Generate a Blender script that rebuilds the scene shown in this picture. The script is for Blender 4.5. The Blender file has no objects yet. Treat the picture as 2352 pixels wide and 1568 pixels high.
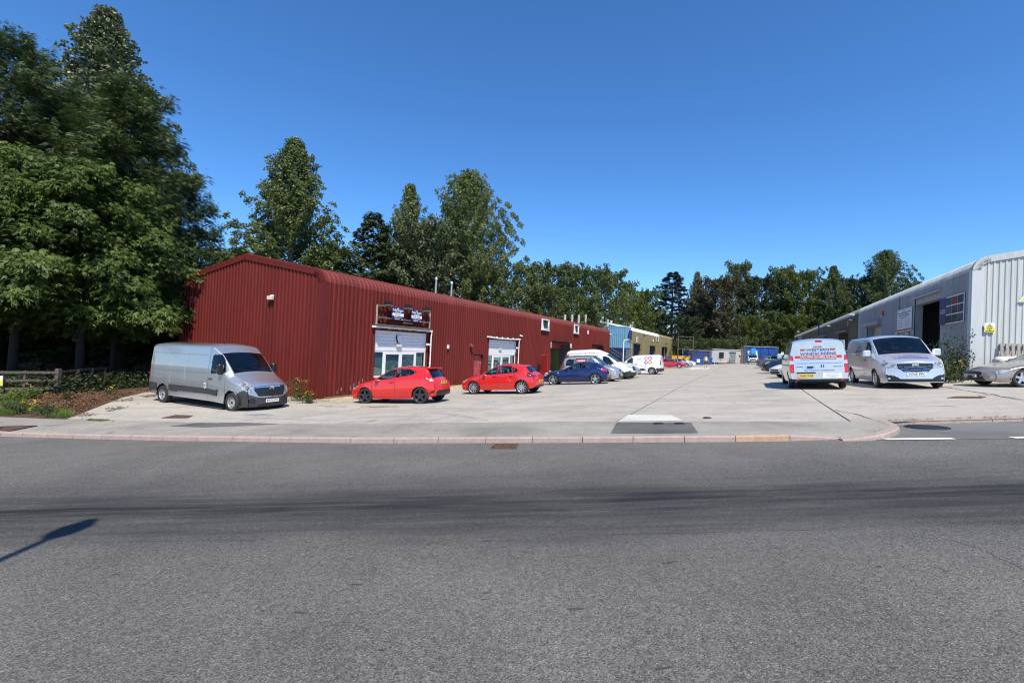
import bpy, bmesh, math, random
import numpy as np
from mathutils import Vector, Matrix
random.seed(7); rng = np.random.default_rng(7)
SC = bpy.context.scene
COL = SC.collection
pi = math.pi
# ------------------------------------------------------------------ camera
W0, F0, CX0, CY0 = 2352.0, 1045.0, 1176.0, 784.0      # a 16 mm lens on a 36 mm sensor
ROLL = math.atan(0.045); PITCH = math.radians(0.712); CAMZ = 1.505
_F = np.array([0, math.cos(PITCH), math.sin(PITCH)]); _R0 = np.array([1.0, 0, 0]); _U0 = np.cross(_R0, _F)
_R = _R0*math.cos(ROLL)+_U0*math.sin(ROLL); _U = -_R0*math.sin(ROLL)+_U0*math.cos(ROLL)
CAMP = np.array([0, 0, CAMZ])
cd = bpy.data.cameras.new('camera'); cam = bpy.data.objects.new('camera', cd); COL.objects.link(cam)
cd.sensor_width = 36; cd.lens = 36*F0/W0; cd.clip_end = 3000; cd.clip_start = 0.05
m = Matrix.Identity(4)
for r_ in range(3):
    m[r_][0] = _R[r_]; m[r_][1] = _U[r_]; m[r_][2] = -_F[r_]; m[r_][3] = CAMP[r_]
cam.matrix_world = m
SC.camera = cam
# ------------------------------------------------------------------ sky, sun, exposure
SUN_EL, SUN_AZ = math.radians(56), math.atan2(0.20, -0.98)      # azimuth measured from +Y towards +X
sundir = Vector((math.sin(SUN_AZ)*math.cos(SUN_EL), math.cos(SUN_AZ)*math.cos(SUN_EL), math.sin(SUN_EL)))
wd = bpy.data.worlds.new('World'); SC.world = wd; wd.use_nodes = True
nt = wd.node_tree; nt.nodes.clear()
sky = nt.nodes.new('ShaderNodeTexSky'); sky.sky_type = 'NISHITA'; sky.sun_disc = False
sky.sun_elevation = SUN_EL; sky.sun_rotation = SUN_AZ; sky.altitude = 1500; sky.air_density = 1.0; sky.dust_density = 0.0; sky.ozone_density = 8.0
bg = nt.nodes.new('ShaderNodeBackground'); bg.inputs[1].default_value = 0.15
wo = nt.nodes.new('ShaderNodeOutputWorld')
hsv = nt.nodes.new('ShaderNodeHueSaturation'); hsv.inputs['Saturation'].default_value = 1.13
nt.links.new(sky.outputs[0], hsv.inputs['Color']); nt.links.new(hsv.outputs[0], bg.inputs[0]); nt.links.new(bg.outputs[0], wo.inputs[0])
ld = bpy.data.lights.new('sun', 'SUN'); ld.energy = 4.45; ld.angle = math.radians(0.53); ld.color = (1, 0.925, 0.77)
sun = bpy.data.objects.new('sun', ld); COL.objects.link(sun); sun.location = (20, -40, 60)
sun.rotation_mode = 'QUATERNION'; sun.rotation_quaternion = sundir.to_track_quat('Z', 'Y')
SC.view_settings.view_transform = 'Standard'; SC.view_settings.look = 'None'; SC.view_settings.gamma = 1
SC.view_settings.exposure = 0.53; SC.view_settings.use_curve_mapping = False
SC.cycles.max_bounces = 6; SC.cycles.diffuse_bounces = 2; SC.cycles.glossy_bounces = 3; SC.cycles.transparent_max_bounces = 12
SC.cycles.use_adaptive_sampling = True; SC.cycles.adaptive_threshold = 0.008
SC.cycles.sample_clamp_indirect = 6; SC.cycles.use_denoising = True; SC.cycles.denoiser = 'OPENIMAGEDENOISE'; SC.cycles.filter_width = 1.15

# ------------------------------------------------------------------ ground shape: a yard that falls from right to left
GA, GB = 0.0750637, -0.034141
def G(x, y):
    q = GA*x+GB*y
    q = q+0.12*np.exp(-((x-14.0)**2+(y-22.0)**2)/72.0)-0.003*np.maximum(0, y-60)
    t = (q+1.3)/0.1
    return -1.3+0.1*np.where(t > 30, t, np.log1p(np.exp(np.minimum(t, 30))))
def gz(x, y): return float(G(x, y))
def gnormal(x, y, e=0.8):
    return Vector((-(gz(x+e, y)-gz(x-e, y))/(2*e), -(gz(x, y+e)-gz(x, y-e))/(2*e), 1)).normalized()
def ray(px, py): return _F+(px-CX0)/F0*_R-(py-CY0)/F0*_U
def gp(px, py, dz=0.0):                                 # picture point -> point of the ground
    d = ray(px, py); lo, hi = 0.5, 400.0
    for _ in range(60):
        mid = (lo+hi)/2; P = CAMP+mid*d
        if P[2] > gz(P[0], P[1])+dz: lo = mid
        else: hi = mid
    P = CAMP+lo*d
    return Vector((P[0], P[1], gz(P[0], P[1])+dz))
def at(px, py, Y):                                      # picture point at depth Y
    d = ray(px, py); P = CAMP+d*(Y/d[1]); return Vector(P)
def on_wall(px, py, o, dx):                             # picture point on a vertical wall through o along dx -> (s, z)
    d = ray(px, py); n = np.array([-dx[1], dx[0], 0])
    t = ((np.array(o)-CAMP)@n)/(d@n); P = CAMP+t*d
    return float((P-np.array(o))[:2]@np.array(dx[:2])), float(P[2])
YAW = math.radians(27.0)
DD = np.array([math.sin(YAW), math.cos(YAW), 0]); EE = np.array([math.cos(YAW), -math.sin(YAW), 0])

# ------------------------------------------------------------------ materials
MATS = {}
def rgb(h):
    h = h.lstrip('#'); c = [int(h[i:i+2], 16)/255 for i in (0, 2, 4)]
    return tuple(v/12.92 if v <= 0.04045 else ((v+0.055)/1.055)**2.4 for v in c)
def N(t, ty, **k):
    n = t.nodes.new(ty)
    for a, b in k.items(): setattr(n, a, b)
    return n
def mat(name, col, rough=0.6, metal=0.0, var=0.12, scale=6.0, bump=0.0, bscale=60.0, coat=0.0, spec=0.5, streak=None, dirt=None, emit=None):
    if name in MATS: return MATS[name]
    M = bpy.data.materials.new(name); M.use_nodes = True; t = M.node_tree; b = t.nodes['Principled BSDF']
    tc = N(t, 'ShaderNodeTexCoord'); mp = N(t, 'ShaderNodeMapping'); t.links.new(tc.outputs['Object'], mp.inputs[0])
    if streak: mp.inputs['Scale'].default_value = streak
    nz = N(t, 'ShaderNodeTexNoise'); nz.inputs['Scale'].default_value = scale; nz.inputs['Detail'].default_value = 6; nz.inputs['Roughness'].default_value = 0.62
    t.links.new(mp.outputs[0], nz.inputs['Vector'])
    rp = N(t, 'ShaderNodeValToRGB'); c = col
    rp.color_ramp.elements[0].position = 0.3; rp.color_ramp.elements[1].position = 0.7
    rp.color_ramp.elements[0].color = (c[0]*(1-var), c[1]*(1-var), c[2]*(1-var), 1)
    rp.color_ramp.elements[1].color = (min(1, c[0]*(1+var)), min(1, c[1]*(1+var)), min(1, c[2]*(1+var)), 1)
    t.links.new(nz.outputs[0], rp.inputs[0]); out = rp.outputs[0]
    if dirt:                                            # (colour, amount, scale): blotches with a shape of their own
        n2 = N(t, 'ShaderNodeTexNoise'); n2.inputs['Scale'].default_value = dirt[2]; n2.inputs['Detail'].default_value = 8; n2.inputs['Roughness'].default_value = 0.7
        t.links.new(mp.outputs[0], n2.inputs['Vector'])
        r2 = N(t, 'ShaderNodeValToRGB'); r2.color_ramp.elements[0].position = 0.52; r2.color_ramp.elements[1].position = 0.75
        r2.color_ramp.elements[1].color = (dirt[1],)*3+(1,)
        t.links.new(n2.outputs[0], r2.inputs[0])
        mx = N(t, 'ShaderNodeMixRGB'); t.links.new(r2.outputs[0], mx.inputs[0]); t.links.new(out, mx.inputs[1]); mx.inputs[2].default_value = (*dirt[0], 1); out = mx.outputs[0]
    t.links.new(out, b.inputs['Base Color'])
    b.inputs['Roughness'].default_value = rough; b.inputs['Metallic'].default_value = metal
    b.inputs['Coat Weight'].default_value = coat; b.inputs['Coat Roughness'].default_value = 0.04; b.inputs['Specular IOR Level'].default_value = spec
    if bump:
        n3 = N(t, 'ShaderNodeTexNoise'); n3.inputs['Scale'].default_value = bscale; n3.inputs['Detail'].default_value = 4; t.links.new(mp.outputs[0], n3.inputs['Vector'])
        bp = N(t, 'ShaderNodeBump'); bp.inputs['Strength'].default_value = bump; bp.inputs['Distance'].default_value = 0.02
        t.links.new(n3.outputs[0], bp.inputs['Height']); t.links.new(bp.outputs[0], b.inputs['Normal'])
    if emit:
        b.inputs['Emission Color'].default_value = (*emit[0], 1); b.inputs['Emission Strength'].default_value = emit[1]
    MATS[name] = M; return M
def flat(name, h, rough=0.5): return mat(name, rgb(h) if isinstance(h, str) else h, rough, var=0.04, scale=30)
def car_paint(name, col, metallic=False, rough=0.28, dust=0.12, met=0.6):
    return mat(name, col, rough if metallic else 0.3, met if metallic else 0.0, 0.03, 3.0, coat=1.0, dirt=((0.3, 0.28, 0.25), dust, 2.2))
def glass_mat(name, tint=(0.55, 0.6, 0.6), gloss=(0.9, 0.95, 1.0), refl=0.07):
    if name in MATS: return MATS[name]
    M = bpy.data.materials.new(name); M.use_nodes = True; t = M.node_tree; t.nodes.clear()
    tr = N(t, 'ShaderNodeBsdfTransparent'); tr.inputs[0].default_value = (*tint, 1)
    gl = N(t, 'ShaderNodeBsdfGlossy'); gl.inputs[0].default_value = (*gloss, 1); gl.inputs['Roughness'].default_value = 0.02
    nz = N(t, 'ShaderNodeTexNoise'); nz.inputs['Scale'].default_value = 1.5
    bp = N(t, 'ShaderNodeBump'); bp.inputs['Strength'].default_value = 0.03; t.links.new(nz.outputs[0], bp.inputs['Height']); t.links.new(bp.outputs[0], gl.inputs['Normal'])
    lw = N(t, 'ShaderNodeLayerWeight'); lw.inputs[0].default_value = 0.5; pw = N(t, 'ShaderNodeMath', operation='POWER'); pw.inputs[1].default_value = 4.0; t.links.new(lw.outputs['Facing'], pw.inputs[0])
    fr = N(t, 'ShaderNodeMath', operation='MULTIPLY_ADD'); fr.inputs[1].default_value = 0.85; fr.inputs[2].default_value = refl; t.links.new(pw.outputs[0], fr.inputs[0])
    mx = N(t, 'ShaderNodeMixShader'); o = N(t, 'ShaderNodeOutputMaterial')
    t.links.new(fr.outputs[0], mx.inputs[0]); t.links.new(tr.outputs[0], mx.inputs[1]); t.links.new(gl.outputs[0], mx.inputs[2]); t.links.new(mx.outputs[0], o.inputs[0])
    MATS[name] = M; return M

# ------------------------------------------------------------------ objects
def tag(o, label=None, cat=None, group=None, kind=None):
    if label: o['label'] = label
    if cat: o['category'] = cat
    if group: o['group'] = group
    if kind: o['kind'] = kind
    return o
def link(name, me, parent=None, mw=None):
    o = bpy.data.objects.new(name, me); COL.objects.link(o)
    if parent: o.parent = parent
    if mw is not None: o.matrix_basis = mw
    return o
def thing(name, label, cat, mw=None, group=None):
    o = link(name, None, None, mw); o.empty_display_size = 0.3
    return tag(o, label, cat, group)
def frame(origin, xdir, up=(0, 0, 1)):
    z = Vector(up).normalized(); x = Vector(xdir); x = (x-z*x.dot(z)).normalized(); y = z.cross(x)
    M = Matrix.Identity(4)
    for i in range(3): M[i][0], M[i][1], M[i][2], M[i][3] = x[i], y[i], z[i], origin[i]
    return M
def np_mesh(name, V, Fq, mats, smooth=False, mi=None):
    V = np.asarray(V, np.float32); Fq = np.asarray(Fq, np.int32); k = Fq.shape[1]; n = len(Fq)
    me = bpy.data.meshes.new(name); me.vertices.add(len(V)); me.vertices.foreach_set('co', V.ravel())
    me.loops.add(n*k); me.loops.foreach_set('vertex_index', Fq.ravel()); me.polygons.add(n)
    me.polygons.foreach_set('loop_start', np.arange(n, dtype=np.int32)*k)
    me.polygons.foreach_set('loop_total', np.full(n, k, np.int32))
    if smooth: me.polygons.foreach_set('use_smooth', np.ones(n, bool))
    for m_ in (mats if isinstance(mats, (list, tuple)) else [mats]): me.materials.append(m_)
    if mi is not None: me.polygons.foreach_set('material_index', np.asarray(mi, np.int32))
    me.update(calc_edges=True); return me
class MB:
    def __init__(s): s.v = []; s.f = []; s.m = []; s.sm = []
    def add(s, vs, fs, mi=0, smooth=False):
        o = len(s.v); s.v += [tuple(map(float, p)) for p in vs]; s.f += [tuple(i+o for i in f) for f in fs]; s.m += [mi]*len(fs); s.sm += [smooth]*len(fs); return s
    def box(s, x0, x1, y0, y1, z0, z1, mi=0, mw=None, bev=0.0):
        if bev > 0:
            b = bev; vs = []; 
            for x, X in ((x0, 1), (x1, -1)):
                for y, Y in ((y0, 1), (y1, -1)):
                    for z, Z in ((z0, 1), (z1, -1)):
                        vs += [(x, y+b*Y, z+b*Z), (x+b*X, y, z+b*Z), (x+b*X, y+b*Y, z)]
            bm = bmesh.new(); [bm.verts.new(v) for v in vs]; r = bmesh.ops.convex_hull(bm, input=bm.verts)
            bm.verts.index_update(); vs = [v.co for v in bm.verts]; fs = [[v.index for v in f.verts] for f in bm.faces]; bm.free()
        else:
            vs = [(x, y, z) for x in (x0, x1) for y in (y0, y1) for z in (z0, z1)]
            fs = [(0, 1, 3, 2), (4, 6, 7, 5), (0, 4, 5, 1), (2, 3, 7, 6), (0, 2, 6, 4), (1, 5, 7, 3)]
        if mw is not None: vs = [mw@Vector(v) for v in vs]
        return s.add(vs, fs, mi)
    def beam(s, p, q, w, h, mi=0, up=(0, 0, 1)):
        p, q = Vector(p), Vector(q); M = frame(p, q-p, up) if abs((q-p).normalized().dot(Vector(up))) < 0.98 else frame(p, q-p, (1, 0, 0))
        x = (q-p).normalized(); u = Vector(up); 
        if abs(x.dot(u)) > 0.98: u = Vector((1, 0, 0))
        y = u.cross(x).normalized(); z = x.cross(y); L = (q-p).length
        vs = [p+x*a*L+y*b*w/2+z*c*h/2 for a in (0, 1) for b in (-1, 1) for c in (-1, 1)]
        return s.add(vs, [(0, 1, 3, 2), (4, 6, 7, 5), (0, 4, 5, 1), (2, 3, 7, 6), (0, 2, 6, 4), (1, 5, 7, 3)], mi)
    def tube(s, pts, rad, n=8, mi=0, cap=True, smooth=True):
        pts = [Vector(p) for p in pts]; rad = rad if isinstance(rad, (list, tuple)) else [rad]*len(pts); vs = []
        u = None
        for i, p in enumerate(pts):
            t = (pts[min(i+1, len(pts)-1)]-pts[max(i-1, 0)]).normalized()
            if u is None: u = t.orthogonal().normalized()
            u = (u-t*u.dot(t)).normalized(); w = t.cross(u)
            vs += [p+(u*math.cos(2*pi*k/n)+w*math.sin(2*pi*k/n))*rad[i] for k in range(n)]
        fs = [(i*n+k, i*n+(k+1) % n, (i+1)*n+(k+1) % n, (i+1)*n+k) for i in range(len(pts)-1) for k in range(n)]
        s.add(vs, fs, mi, smooth)
        if cap: s.add(vs[:n], [tuple(range(n))[::-1]], mi); s.add(vs[-n:], [tuple(range(n))], mi)
        return s
    def lathe(s, prof, n=24, mi=0, axis='z', c=(0, 0, 0), smooth=True):
        vs = []
        for r, h in prof:
            for k in range(n):
                a = 2*pi*k/n; x, y = r*math.cos(a), r*math.sin(a)
                vs.append((x+c[0], y+c[1], h+c[2]) if axis == 'z' else ((x+c[0], h+c[1], y+c[2]) if axis == 'y' else (h+c[0], x+c[1], y+c[2])))
        fs = [(i*n+k, i*n+(k+1) % n, (i+1)*n+(k+1) % n, (i+1)*n+k) for i in range(len(prof)-1) for k in range(n)]
        return s.add(vs, fs, mi, smooth)
    def prism(s, poly, fn, a, b, mi=0):                  # polygon (u, v) extruded a..b; fn(u, v, w) -> point
        n = len(poly); vs = [fn(u, v, a) for u, v in poly]+[fn(u, v, b) for u, v in poly]
        fs = [tuple(range(n))[::-1], tuple(range(n, 2*n))]+[(i, (i+1) % n, n+(i+1) % n, n+i) for i in range(n)]
        return s.add(vs, fs, mi)
    def mesh(s, name, mats):
        me = bpy.data.meshes.new(name); me.from_pydata(s.v, [], s.f)
        for m_ in (mats if isinstance(mats, (list, tuple)) else [mats]): me.materials.append(m_)
        me.polygons.foreach_set('material_index', s.m); me.polygons.foreach_set('use_smooth', s.sm)
        bm = bmesh.new(); bm.from_mesh(me); bmesh.ops.recalc_face_normals(bm, faces=bm.faces); bm.to_mesh(me); bm.free()
        me.update(); return me
    def build(s, name, mats, parent=None, mw=None): return link(name, s.mesh(name, mats), parent, mw)
def text_mesh(body, size=1.0, width=None, bold=0.0, align='CENTER', spacing=1.0, height=None):
    cu = bpy.data.curves.new('t', 'FONT'); cu.body = body; cu.size = size; cu.align_x = align; cu.align_y = 'CENTER'; cu.offset = 0.018*size if bold else 0.0; cu.space_character = spacing
    cu.resolution_u = 2
    ob = bpy.data.objects.new('t', cu); COL.objects.link(ob); bpy.context.view_layer.update()
    me = bpy.data.meshes.new_from_object(ob.evaluated_get(bpy.context.evaluated_depsgraph_get())); bpy.data.objects.remove(ob); bpy.data.curves.remove(cu)
    V = np.array([v.co for v in me.vertices]) if len(me.vertices) else np.zeros((0, 3))
    if len(V):
        lo, hi = V.min(0), V.max(0); sx = sy = 1.0
        if height: sy = height/max(1e-6, hi[1]-lo[1]); sx = sy
        if width: sx = width/max(1e-6, hi[0]-lo[0])
        cx_ = (lo[0]+hi[0])/2 if align == 'CENTER' else lo[0]
        V[:, 0] = (V[:, 0]-cx_)*sx; V[:, 1] = (V[:, 1]-(lo[1]+hi[1])/2)*sy
        me.vertices.foreach_set('co', V.astype(np.float32).ravel()); me.update()
    return me
def text_obj(name, body, mtl, parent, x, y, z, size, width=None, bold=0.0, height=None, align='CENTER', spacing=1.0):
    # flat lettering standing in the local XZ plane, facing -Y
    me = text_mesh(body, size, width, bold, align, spacing, height); me.materials.append(mtl)
    return link(name, me, parent, Matrix.Translation((x, y, z))@Matrix.Rotation(pi/2, 4, 'X'))
def copy_tree(o, parent=None, mw=None):
    c = o.copy(); COL.objects.link(c); c.parent = parent
    if mw is not None: c.matrix_basis = mw
    for ch in list(o.children): copy_tree(ch, c)
    return c
# ================================================================== GROUND
def drape(name, poly, dz, mtl, res=2.0, parent=None, skirt=0.0, kind='structure', zfn=None):
    bm = bmesh.new(); vs = [bm.verts.new((p[0], p[1], 0)) for p in poly]; bm.faces.new(vs)
    xs = [p[0] for p in poly]; ys = [p[1] for p in poly]
    for ax, lo, hi in ((0, min(xs), max(xs)), (1, min(ys), max(ys))):
        k = math.floor(lo/res)+1
        while k*res < hi:
            co = [0, 0, 0]; co[ax] = k*res; no = [0, 0, 0]; no[ax] = 1
            bmesh.ops.bisect_plane(bm, geom=bm.verts[:]+bm.edges[:]+bm.faces[:], plane_co=co, plane_no=no); k += 1
    bmesh.ops.triangulate(bm, faces=[f for f in bm.faces if len(f.verts) > 4])
    if skirt:
        ed = [e for e in bm.edges if e.is_boundary]
        r = bmesh.ops.extrude_edge_only(bm, edges=ed); low = {v for v in r['geom'] if isinstance(v, bmesh.types.BMVert)}
    else: low = set()
    z_ = zfn or gz
    for v in bm.verts: v.co.z = z_(v.co.x, v.co.y)+dz-(skirt if v in low else 0)
    bmesh.ops.recalc_face_normals(bm, faces=bm.faces)
    if sum(f.normal.z for f in bm.faces) < 0: bmesh.ops.reverse_faces(bm, faces=bm.faces)
    me = bpy.data.meshes.new(name); bm.to_mesh(me); bm.free(); me.materials.append(mtl)
    o = link(name, me, parent)
    if kind and not parent: o['kind'] = kind
    return o
def ground_mat(name, base, light, dark, stones=None, stone_amt=0.0, stone_scale=70, blot=0.6, streak=(1, 1, 1), bump=0.3, rough=0.9, band=None, rot=0.0, fine=90, amp=(0.62, 1.34), scuff=0.0):
    M = bpy.data.materials.new(name); M.use_nodes = True; t = M.node_tree; b = t.nodes['Principled BSDF']; L = t.links.new
    tc = N(t, 'ShaderNodeTexCoord'); mp = N(t, 'ShaderNodeMapping'); L(tc.outputs['Object'], mp.inputs[0]); mp.inputs['Scale'].default_value = streak; mp.inputs['Rotation'].default_value = (0, 0, rot)
    n1 = N(t, 'ShaderNodeTexNoise'); n1.inputs['Scale'].default_value = 0.55; n1.inputs['Detail'].default_value = 9; n1.inputs['Roughness'].default_value = 0.65; L(mp.outputs[0], n1.inputs['Vector'])
    r1 = N(t, 'ShaderNodeValToRGB'); e = r1.color_ramp.elements; e[0].position = 0.5-0.22*blot; e[1].position = 0.5+0.22*blot
    e[0].color = (*dark, 1); e[1].color = (*light, 1); me_ = r1.color_ramp.elements.new(0.5); me_.color = (*base, 1)
    L(n1.outputs[0], r1.inputs[0]); col = r1.outputs[0]
    n2 = N(t, 'ShaderNodeTexNoise'); n2.inputs['Scale'].default_value = fine; n2.inputs['Detail'].default_value = 5; n2.inputs['Roughness'].default_value = 0.75; L(tc.outputs['Object'], n2.inputs['Vector'])
    r2 = N(t, 'ShaderNodeMapRange'); r2.inputs[1].default_value = 0.3; r2.inputs[2].default_value = 0.7; r2.inputs[3].default_value = amp[0]; r2.inputs[4].default_value = amp[1]; L(n2.outputs[0], r2.inputs[0])
    mu = N(t, 'ShaderNodeMixRGB', blend_type='MULTIPLY'); mu.inputs[0].default_value = 1; L(col, mu.inputs[1]); L(r2.outputs[0], mu.inputs[2]); col = mu.outputs[0]
    if amp[0] < 0.2:                                    # coarse chippings that still read some metres away
        n6 = N(t, 'ShaderNodeTexNoise'); n6.inputs['Scale'].default_value = 26; n6.inputs['Detail'].default_value = 3; n6.inputs['Roughness'].default_value = 0.8; L(tc.outputs['Object'], n6.inputs['Vector'])
        r6 = N(t, 'ShaderNodeMapRange'); r6.inputs[1].default_value = 0.32; r6.inputs[2].default_value = 0.68; r6.inputs[3].default_value = 0.70; r6.inputs[4].default_value = 1.30; L(n6.outputs[0], r6.inputs[0])
        m6 = N(t, 'ShaderNodeMixRGB', blend_type='MULTIPLY'); m6.inputs[0].default_value = 1; L(col, m6.inputs[1]); L(r6.outputs[0], m6.inputs[2]); col = m6.outputs[0]
    if scuff:                                           # worn, stained areas
        n4 = N(t, 'ShaderNodeTexNoise'); n4.inputs['Scale'].default_value = 1.6; n4.inputs['Detail'].default_value = 11; n4.inputs['Roughness'].default_value = 0.78; L(mp.outputs[0], n4.inputs['Vector'])
        r4 = N(t, 'ShaderNodeMapRange'); r4.inputs[1].default_value = 0.50; r4.inputs[2].default_value = 0.72; r4.inputs[3].default_value = 1.0; r4.inputs[4].default_value = 1-scuff; L(n4.outputs[0], r4.inputs[0])
        m4 = N(t, 'ShaderNodeMixRGB', blend_type='MULTIPLY'); m4.inputs[0].default_value = 1; L(col, m4.inputs[1]); L(r4.outputs[0], m4.inputs[2]); col = m4.outputs[0]
        n5 = N(t, 'ShaderNodeTexNoise'); n5.inputs['Scale'].default_value = 0.9; n5.inputs['Detail'].default_value = 5; n5.inputs['Distortion'].default_value = 0.6; L(tc.outputs['Object'], n5.inputs['Vector'])
        r5 = N(t, 'ShaderNodeMapRange'); r5.inputs[1].default_value = 0.66; r5.inputs[2].default_value = 0.74; r5.inputs[3].default_value = 1.0; r5.inputs[4].default_value = 0.62; L(n5.outputs[0], r5.inputs[0])
        m5 = N(t, 'ShaderNodeMixRGB', blend_type='MULTIPLY'); m5.inputs[0].default_value = 1; L(col, m5.inputs[1]); L(r5.outputs[0], m5.inputs[2]); col = m5.outputs[0]
    if stones:
        vo = N(t, 'ShaderNodeTexVoronoi'); vo.inputs['Scale'].default_value = stone_scale; L(tc.outputs['Object'], vo.inputs['Vector'])
        sp = N(t, 'ShaderNodeSeparateColor'); L(vo.outputs['Color'], sp.inputs[0])
        r3 = N(t, 'ShaderNodeMapRange'); r3.inputs[1].default_value = 1-stone_amt-0.03; r3.inputs[2].default_value = 1-stone_amt; L(sp.outputs[0], r3.inputs[0])
        dm = N(t, 'ShaderNodeMapRange'); dm.inputs[1].default_value = 0.32; dm.inputs[2].default_value = 0.22; L(vo.outputs['Distance'], dm.inputs[0])
        mm = N(t, 'ShaderNodeMath', operation='MULTIPLY'); L(r3.outputs[0], mm.inputs[0]); L(dm.outputs[0], mm.inputs[1])
        hs = N(t, 'ShaderNodeMixRGB'); L(sp.outputs[1], hs.inputs[0]); hs.inputs[1].default_value = (*stones[0], 1); hs.inputs[2].default_value = (*stones[1], 1)
        mx = N(t, 'ShaderNodeMixRGB'); L(mm.outputs[0], mx.inputs[0]); L(col, mx.inputs[1]); L(hs.outputs[0], mx.inputs[2]); col = mx.outputs[0]
    if band: col = band(t, L, tc, col)
    L(col, b.inputs['Base Color']); b.inputs['Roughness'].default_value = rough; b.inputs['Specular IOR Level'].default_value = 0.3
    n3 = N(t, 'ShaderNodeTexNoise'); n3.inputs['Scale'].default_value = fine*1.2; n3.inputs['Detail'].default_value = 3; L(tc.outputs['Object'], n3.inputs['Vector'])
    bp = N(t, 'ShaderNodeBump'); bp.inputs['Strength'].default_value = bump; bp.inputs['Distance'].default_value = 0.012; L(n3.outputs[0], bp.inputs['Height']); L(bp.outputs[0], b.inputs['Normal'])
    MATS[name] = M; return M
def tyre_band(t, L, tc, col):
    # rubber darkened wheel tracks and a hairline seam running along the carriageway
    sp = N(t, 'ShaderNodeSeparateXYZ'); L(tc.outputs['Object'], sp.inputs[0])
    wob = N(t, 'ShaderNodeTexNoise'); wob.inputs['Scale'].default_value = 0.35; wob.inputs['Detail'].default_value = 2; L(tc.outputs['Object'], wob.inputs['Vector'])
    st = N(t, 'ShaderNodeMapping'); st.inputs['Scale'].default_value = (0.35, 5.0, 1); L(tc.outputs['Object'], st.inputs[0])
    sn = N(t, 'ShaderNodeTexNoise'); sn.inputs['Scale'].default_value = 1.2; sn.inputs['Detail'].default_value = 7; sn.inputs['Roughness'].default_value = 0.7; L(st.outputs[0], sn.inputs['Vector'])
    bend = N(t, 'ShaderNodeMath', operation='MULTIPLY'); L(sp.outputs[0], bend.inputs[0]); bend.inputs[1].default_value = 0.035
    yy = N(t, 'ShaderNodeMath', operation='ADD'); L(sp.outputs[1], yy.inputs[0]); L(bend.outputs[0], yy.inputs[1])
    a = N(t, 'ShaderNodeMath', operation='MULTIPLY_ADD'); L(wob.outputs[0], a.inputs[0]); a.inputs[1].default_value = 0.9; L(yy.outputs[0], a.inputs[2])
    tot = None
    for c, w, amt in ((5.75, 2.3, 0.50), (5.62, 0.85, 0.42), (4.85, 0.42, 0.26), (2.6, 0.5, 0.06)):
        s1 = N(t, 'ShaderNodeMath', operation='SUBTRACT'); L(a.outputs[0], s1.inputs[0]); s1.inputs[1].default_value = c
        s2 = N(t, 'ShaderNodeMath', operation='ABSOLUTE'); L(s1.outputs[0], s2.inputs[0])
        mr = N(t, 'ShaderNodeMapRange', interpolation_type='SMOOTHSTEP'); mr.inputs[1].default_value = w; mr.inputs[2].default_value = 0.0; mr.inputs[4].default_value = amt; L(s2.outputs[0], mr.inputs[0])
        if tot is None: tot = mr.outputs[0]
        else:
            ad = N(t, 'ShaderNodeMath', operation='ADD'); L(tot, ad.inputs[0]); L(mr.outputs[0], ad.inputs[1]); tot = ad.outputs[0]
    k = N(t, 'ShaderNodeMapRange'); k.inputs[1].default_value = 0.3; k.inputs[2].default_value = 0.65; k.inputs[3].default_value = 0.55; k.inputs[4].default_value = 1.25; L(sn.outputs[0], k.inputs[0])
    f = N(t, 'ShaderNodeMath', operation='MULTIPLY', use_clamp=True); L(tot, f.inputs[0]); L(k.outputs[0], f.inputs[1])
    mx = N(t, 'ShaderNodeMixRGB'); L(f.outputs[0], mx.inputs[0]); L(col, mx.inputs[1]); mx.inputs[2].default_value = (0.018, 0.019, 0.021, 1)
    col = mx.outputs[0]
    for c, slope, wid in ((5.62, 0.0, 0.012), (4.35, -0.006, 0.009)):
        s0 = N(t, 'ShaderNodeMath', operation='MULTIPLY_ADD'); L(wob.outputs[0], s0.inputs[0]); s0.inputs[1].default_value = 0.25; L(yy.outputs[0], s0.inputs[2])
        s1 = N(t, 'ShaderNodeMath', operation='SUBTRACT'); L(s0.outputs[0], s1.inputs[0]); s1.inputs[1].default_value = c
        s2 = N(t, 'ShaderNodeMath', operation='ABSOLUTE'); L(s1.outputs[0], s2.inputs[0])
        mr = N(t, 'ShaderNodeMapRange'); mr.inputs[1].default_value = wid; mr.inputs[2].default_value = wid*0.3; mr.inputs[4].default_value = 0.75; L(s2.outputs[0], mr.inputs[0])
        gate = N(t, 'ShaderNodeMapRange'); gate.inputs[1].default_value = 0.45; gate.inputs[2].default_value = 0.55; L(sn.outputs[0], gate.inputs[0])
        fm = N(t, 'ShaderNodeMath', operation='MULTIPLY'); L(mr.outputs[0], fm.inputs[0]); L(gate.outputs[0], fm.inputs[1])
        mx = N(t, 'ShaderNodeMixRGB'); L(fm.outputs[0], mx.inputs[0]); L(col, mx.inputs[1]); mx.inputs[2].default_value = (0.02, 0.02, 0.02, 1); col = mx.outputs[0]
    # small dark pits and patches
    pv = N(t, 'ShaderNodeTexNoise'); pv.inputs['Scale'].default_value = 5.0; pv.inputs['Detail'].default_value = 3
    pm = N(t, 'ShaderNodeMapping'); pm.inputs['Scale'].default_value = (0.8, 2.2, 1); L(tc.outputs['Object'], pm.inputs[0]); L(pm.outputs[0], pv.inputs['Vector'])
    pr = N(t, 'ShaderNodeMapRange'); pr.inputs[1].default_value = 0.70; pr.inputs[2].default_value = 0.74; pr.inputs[4].default_value = 0.7; L(pv.outputs[0], pr.inputs[0])
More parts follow.
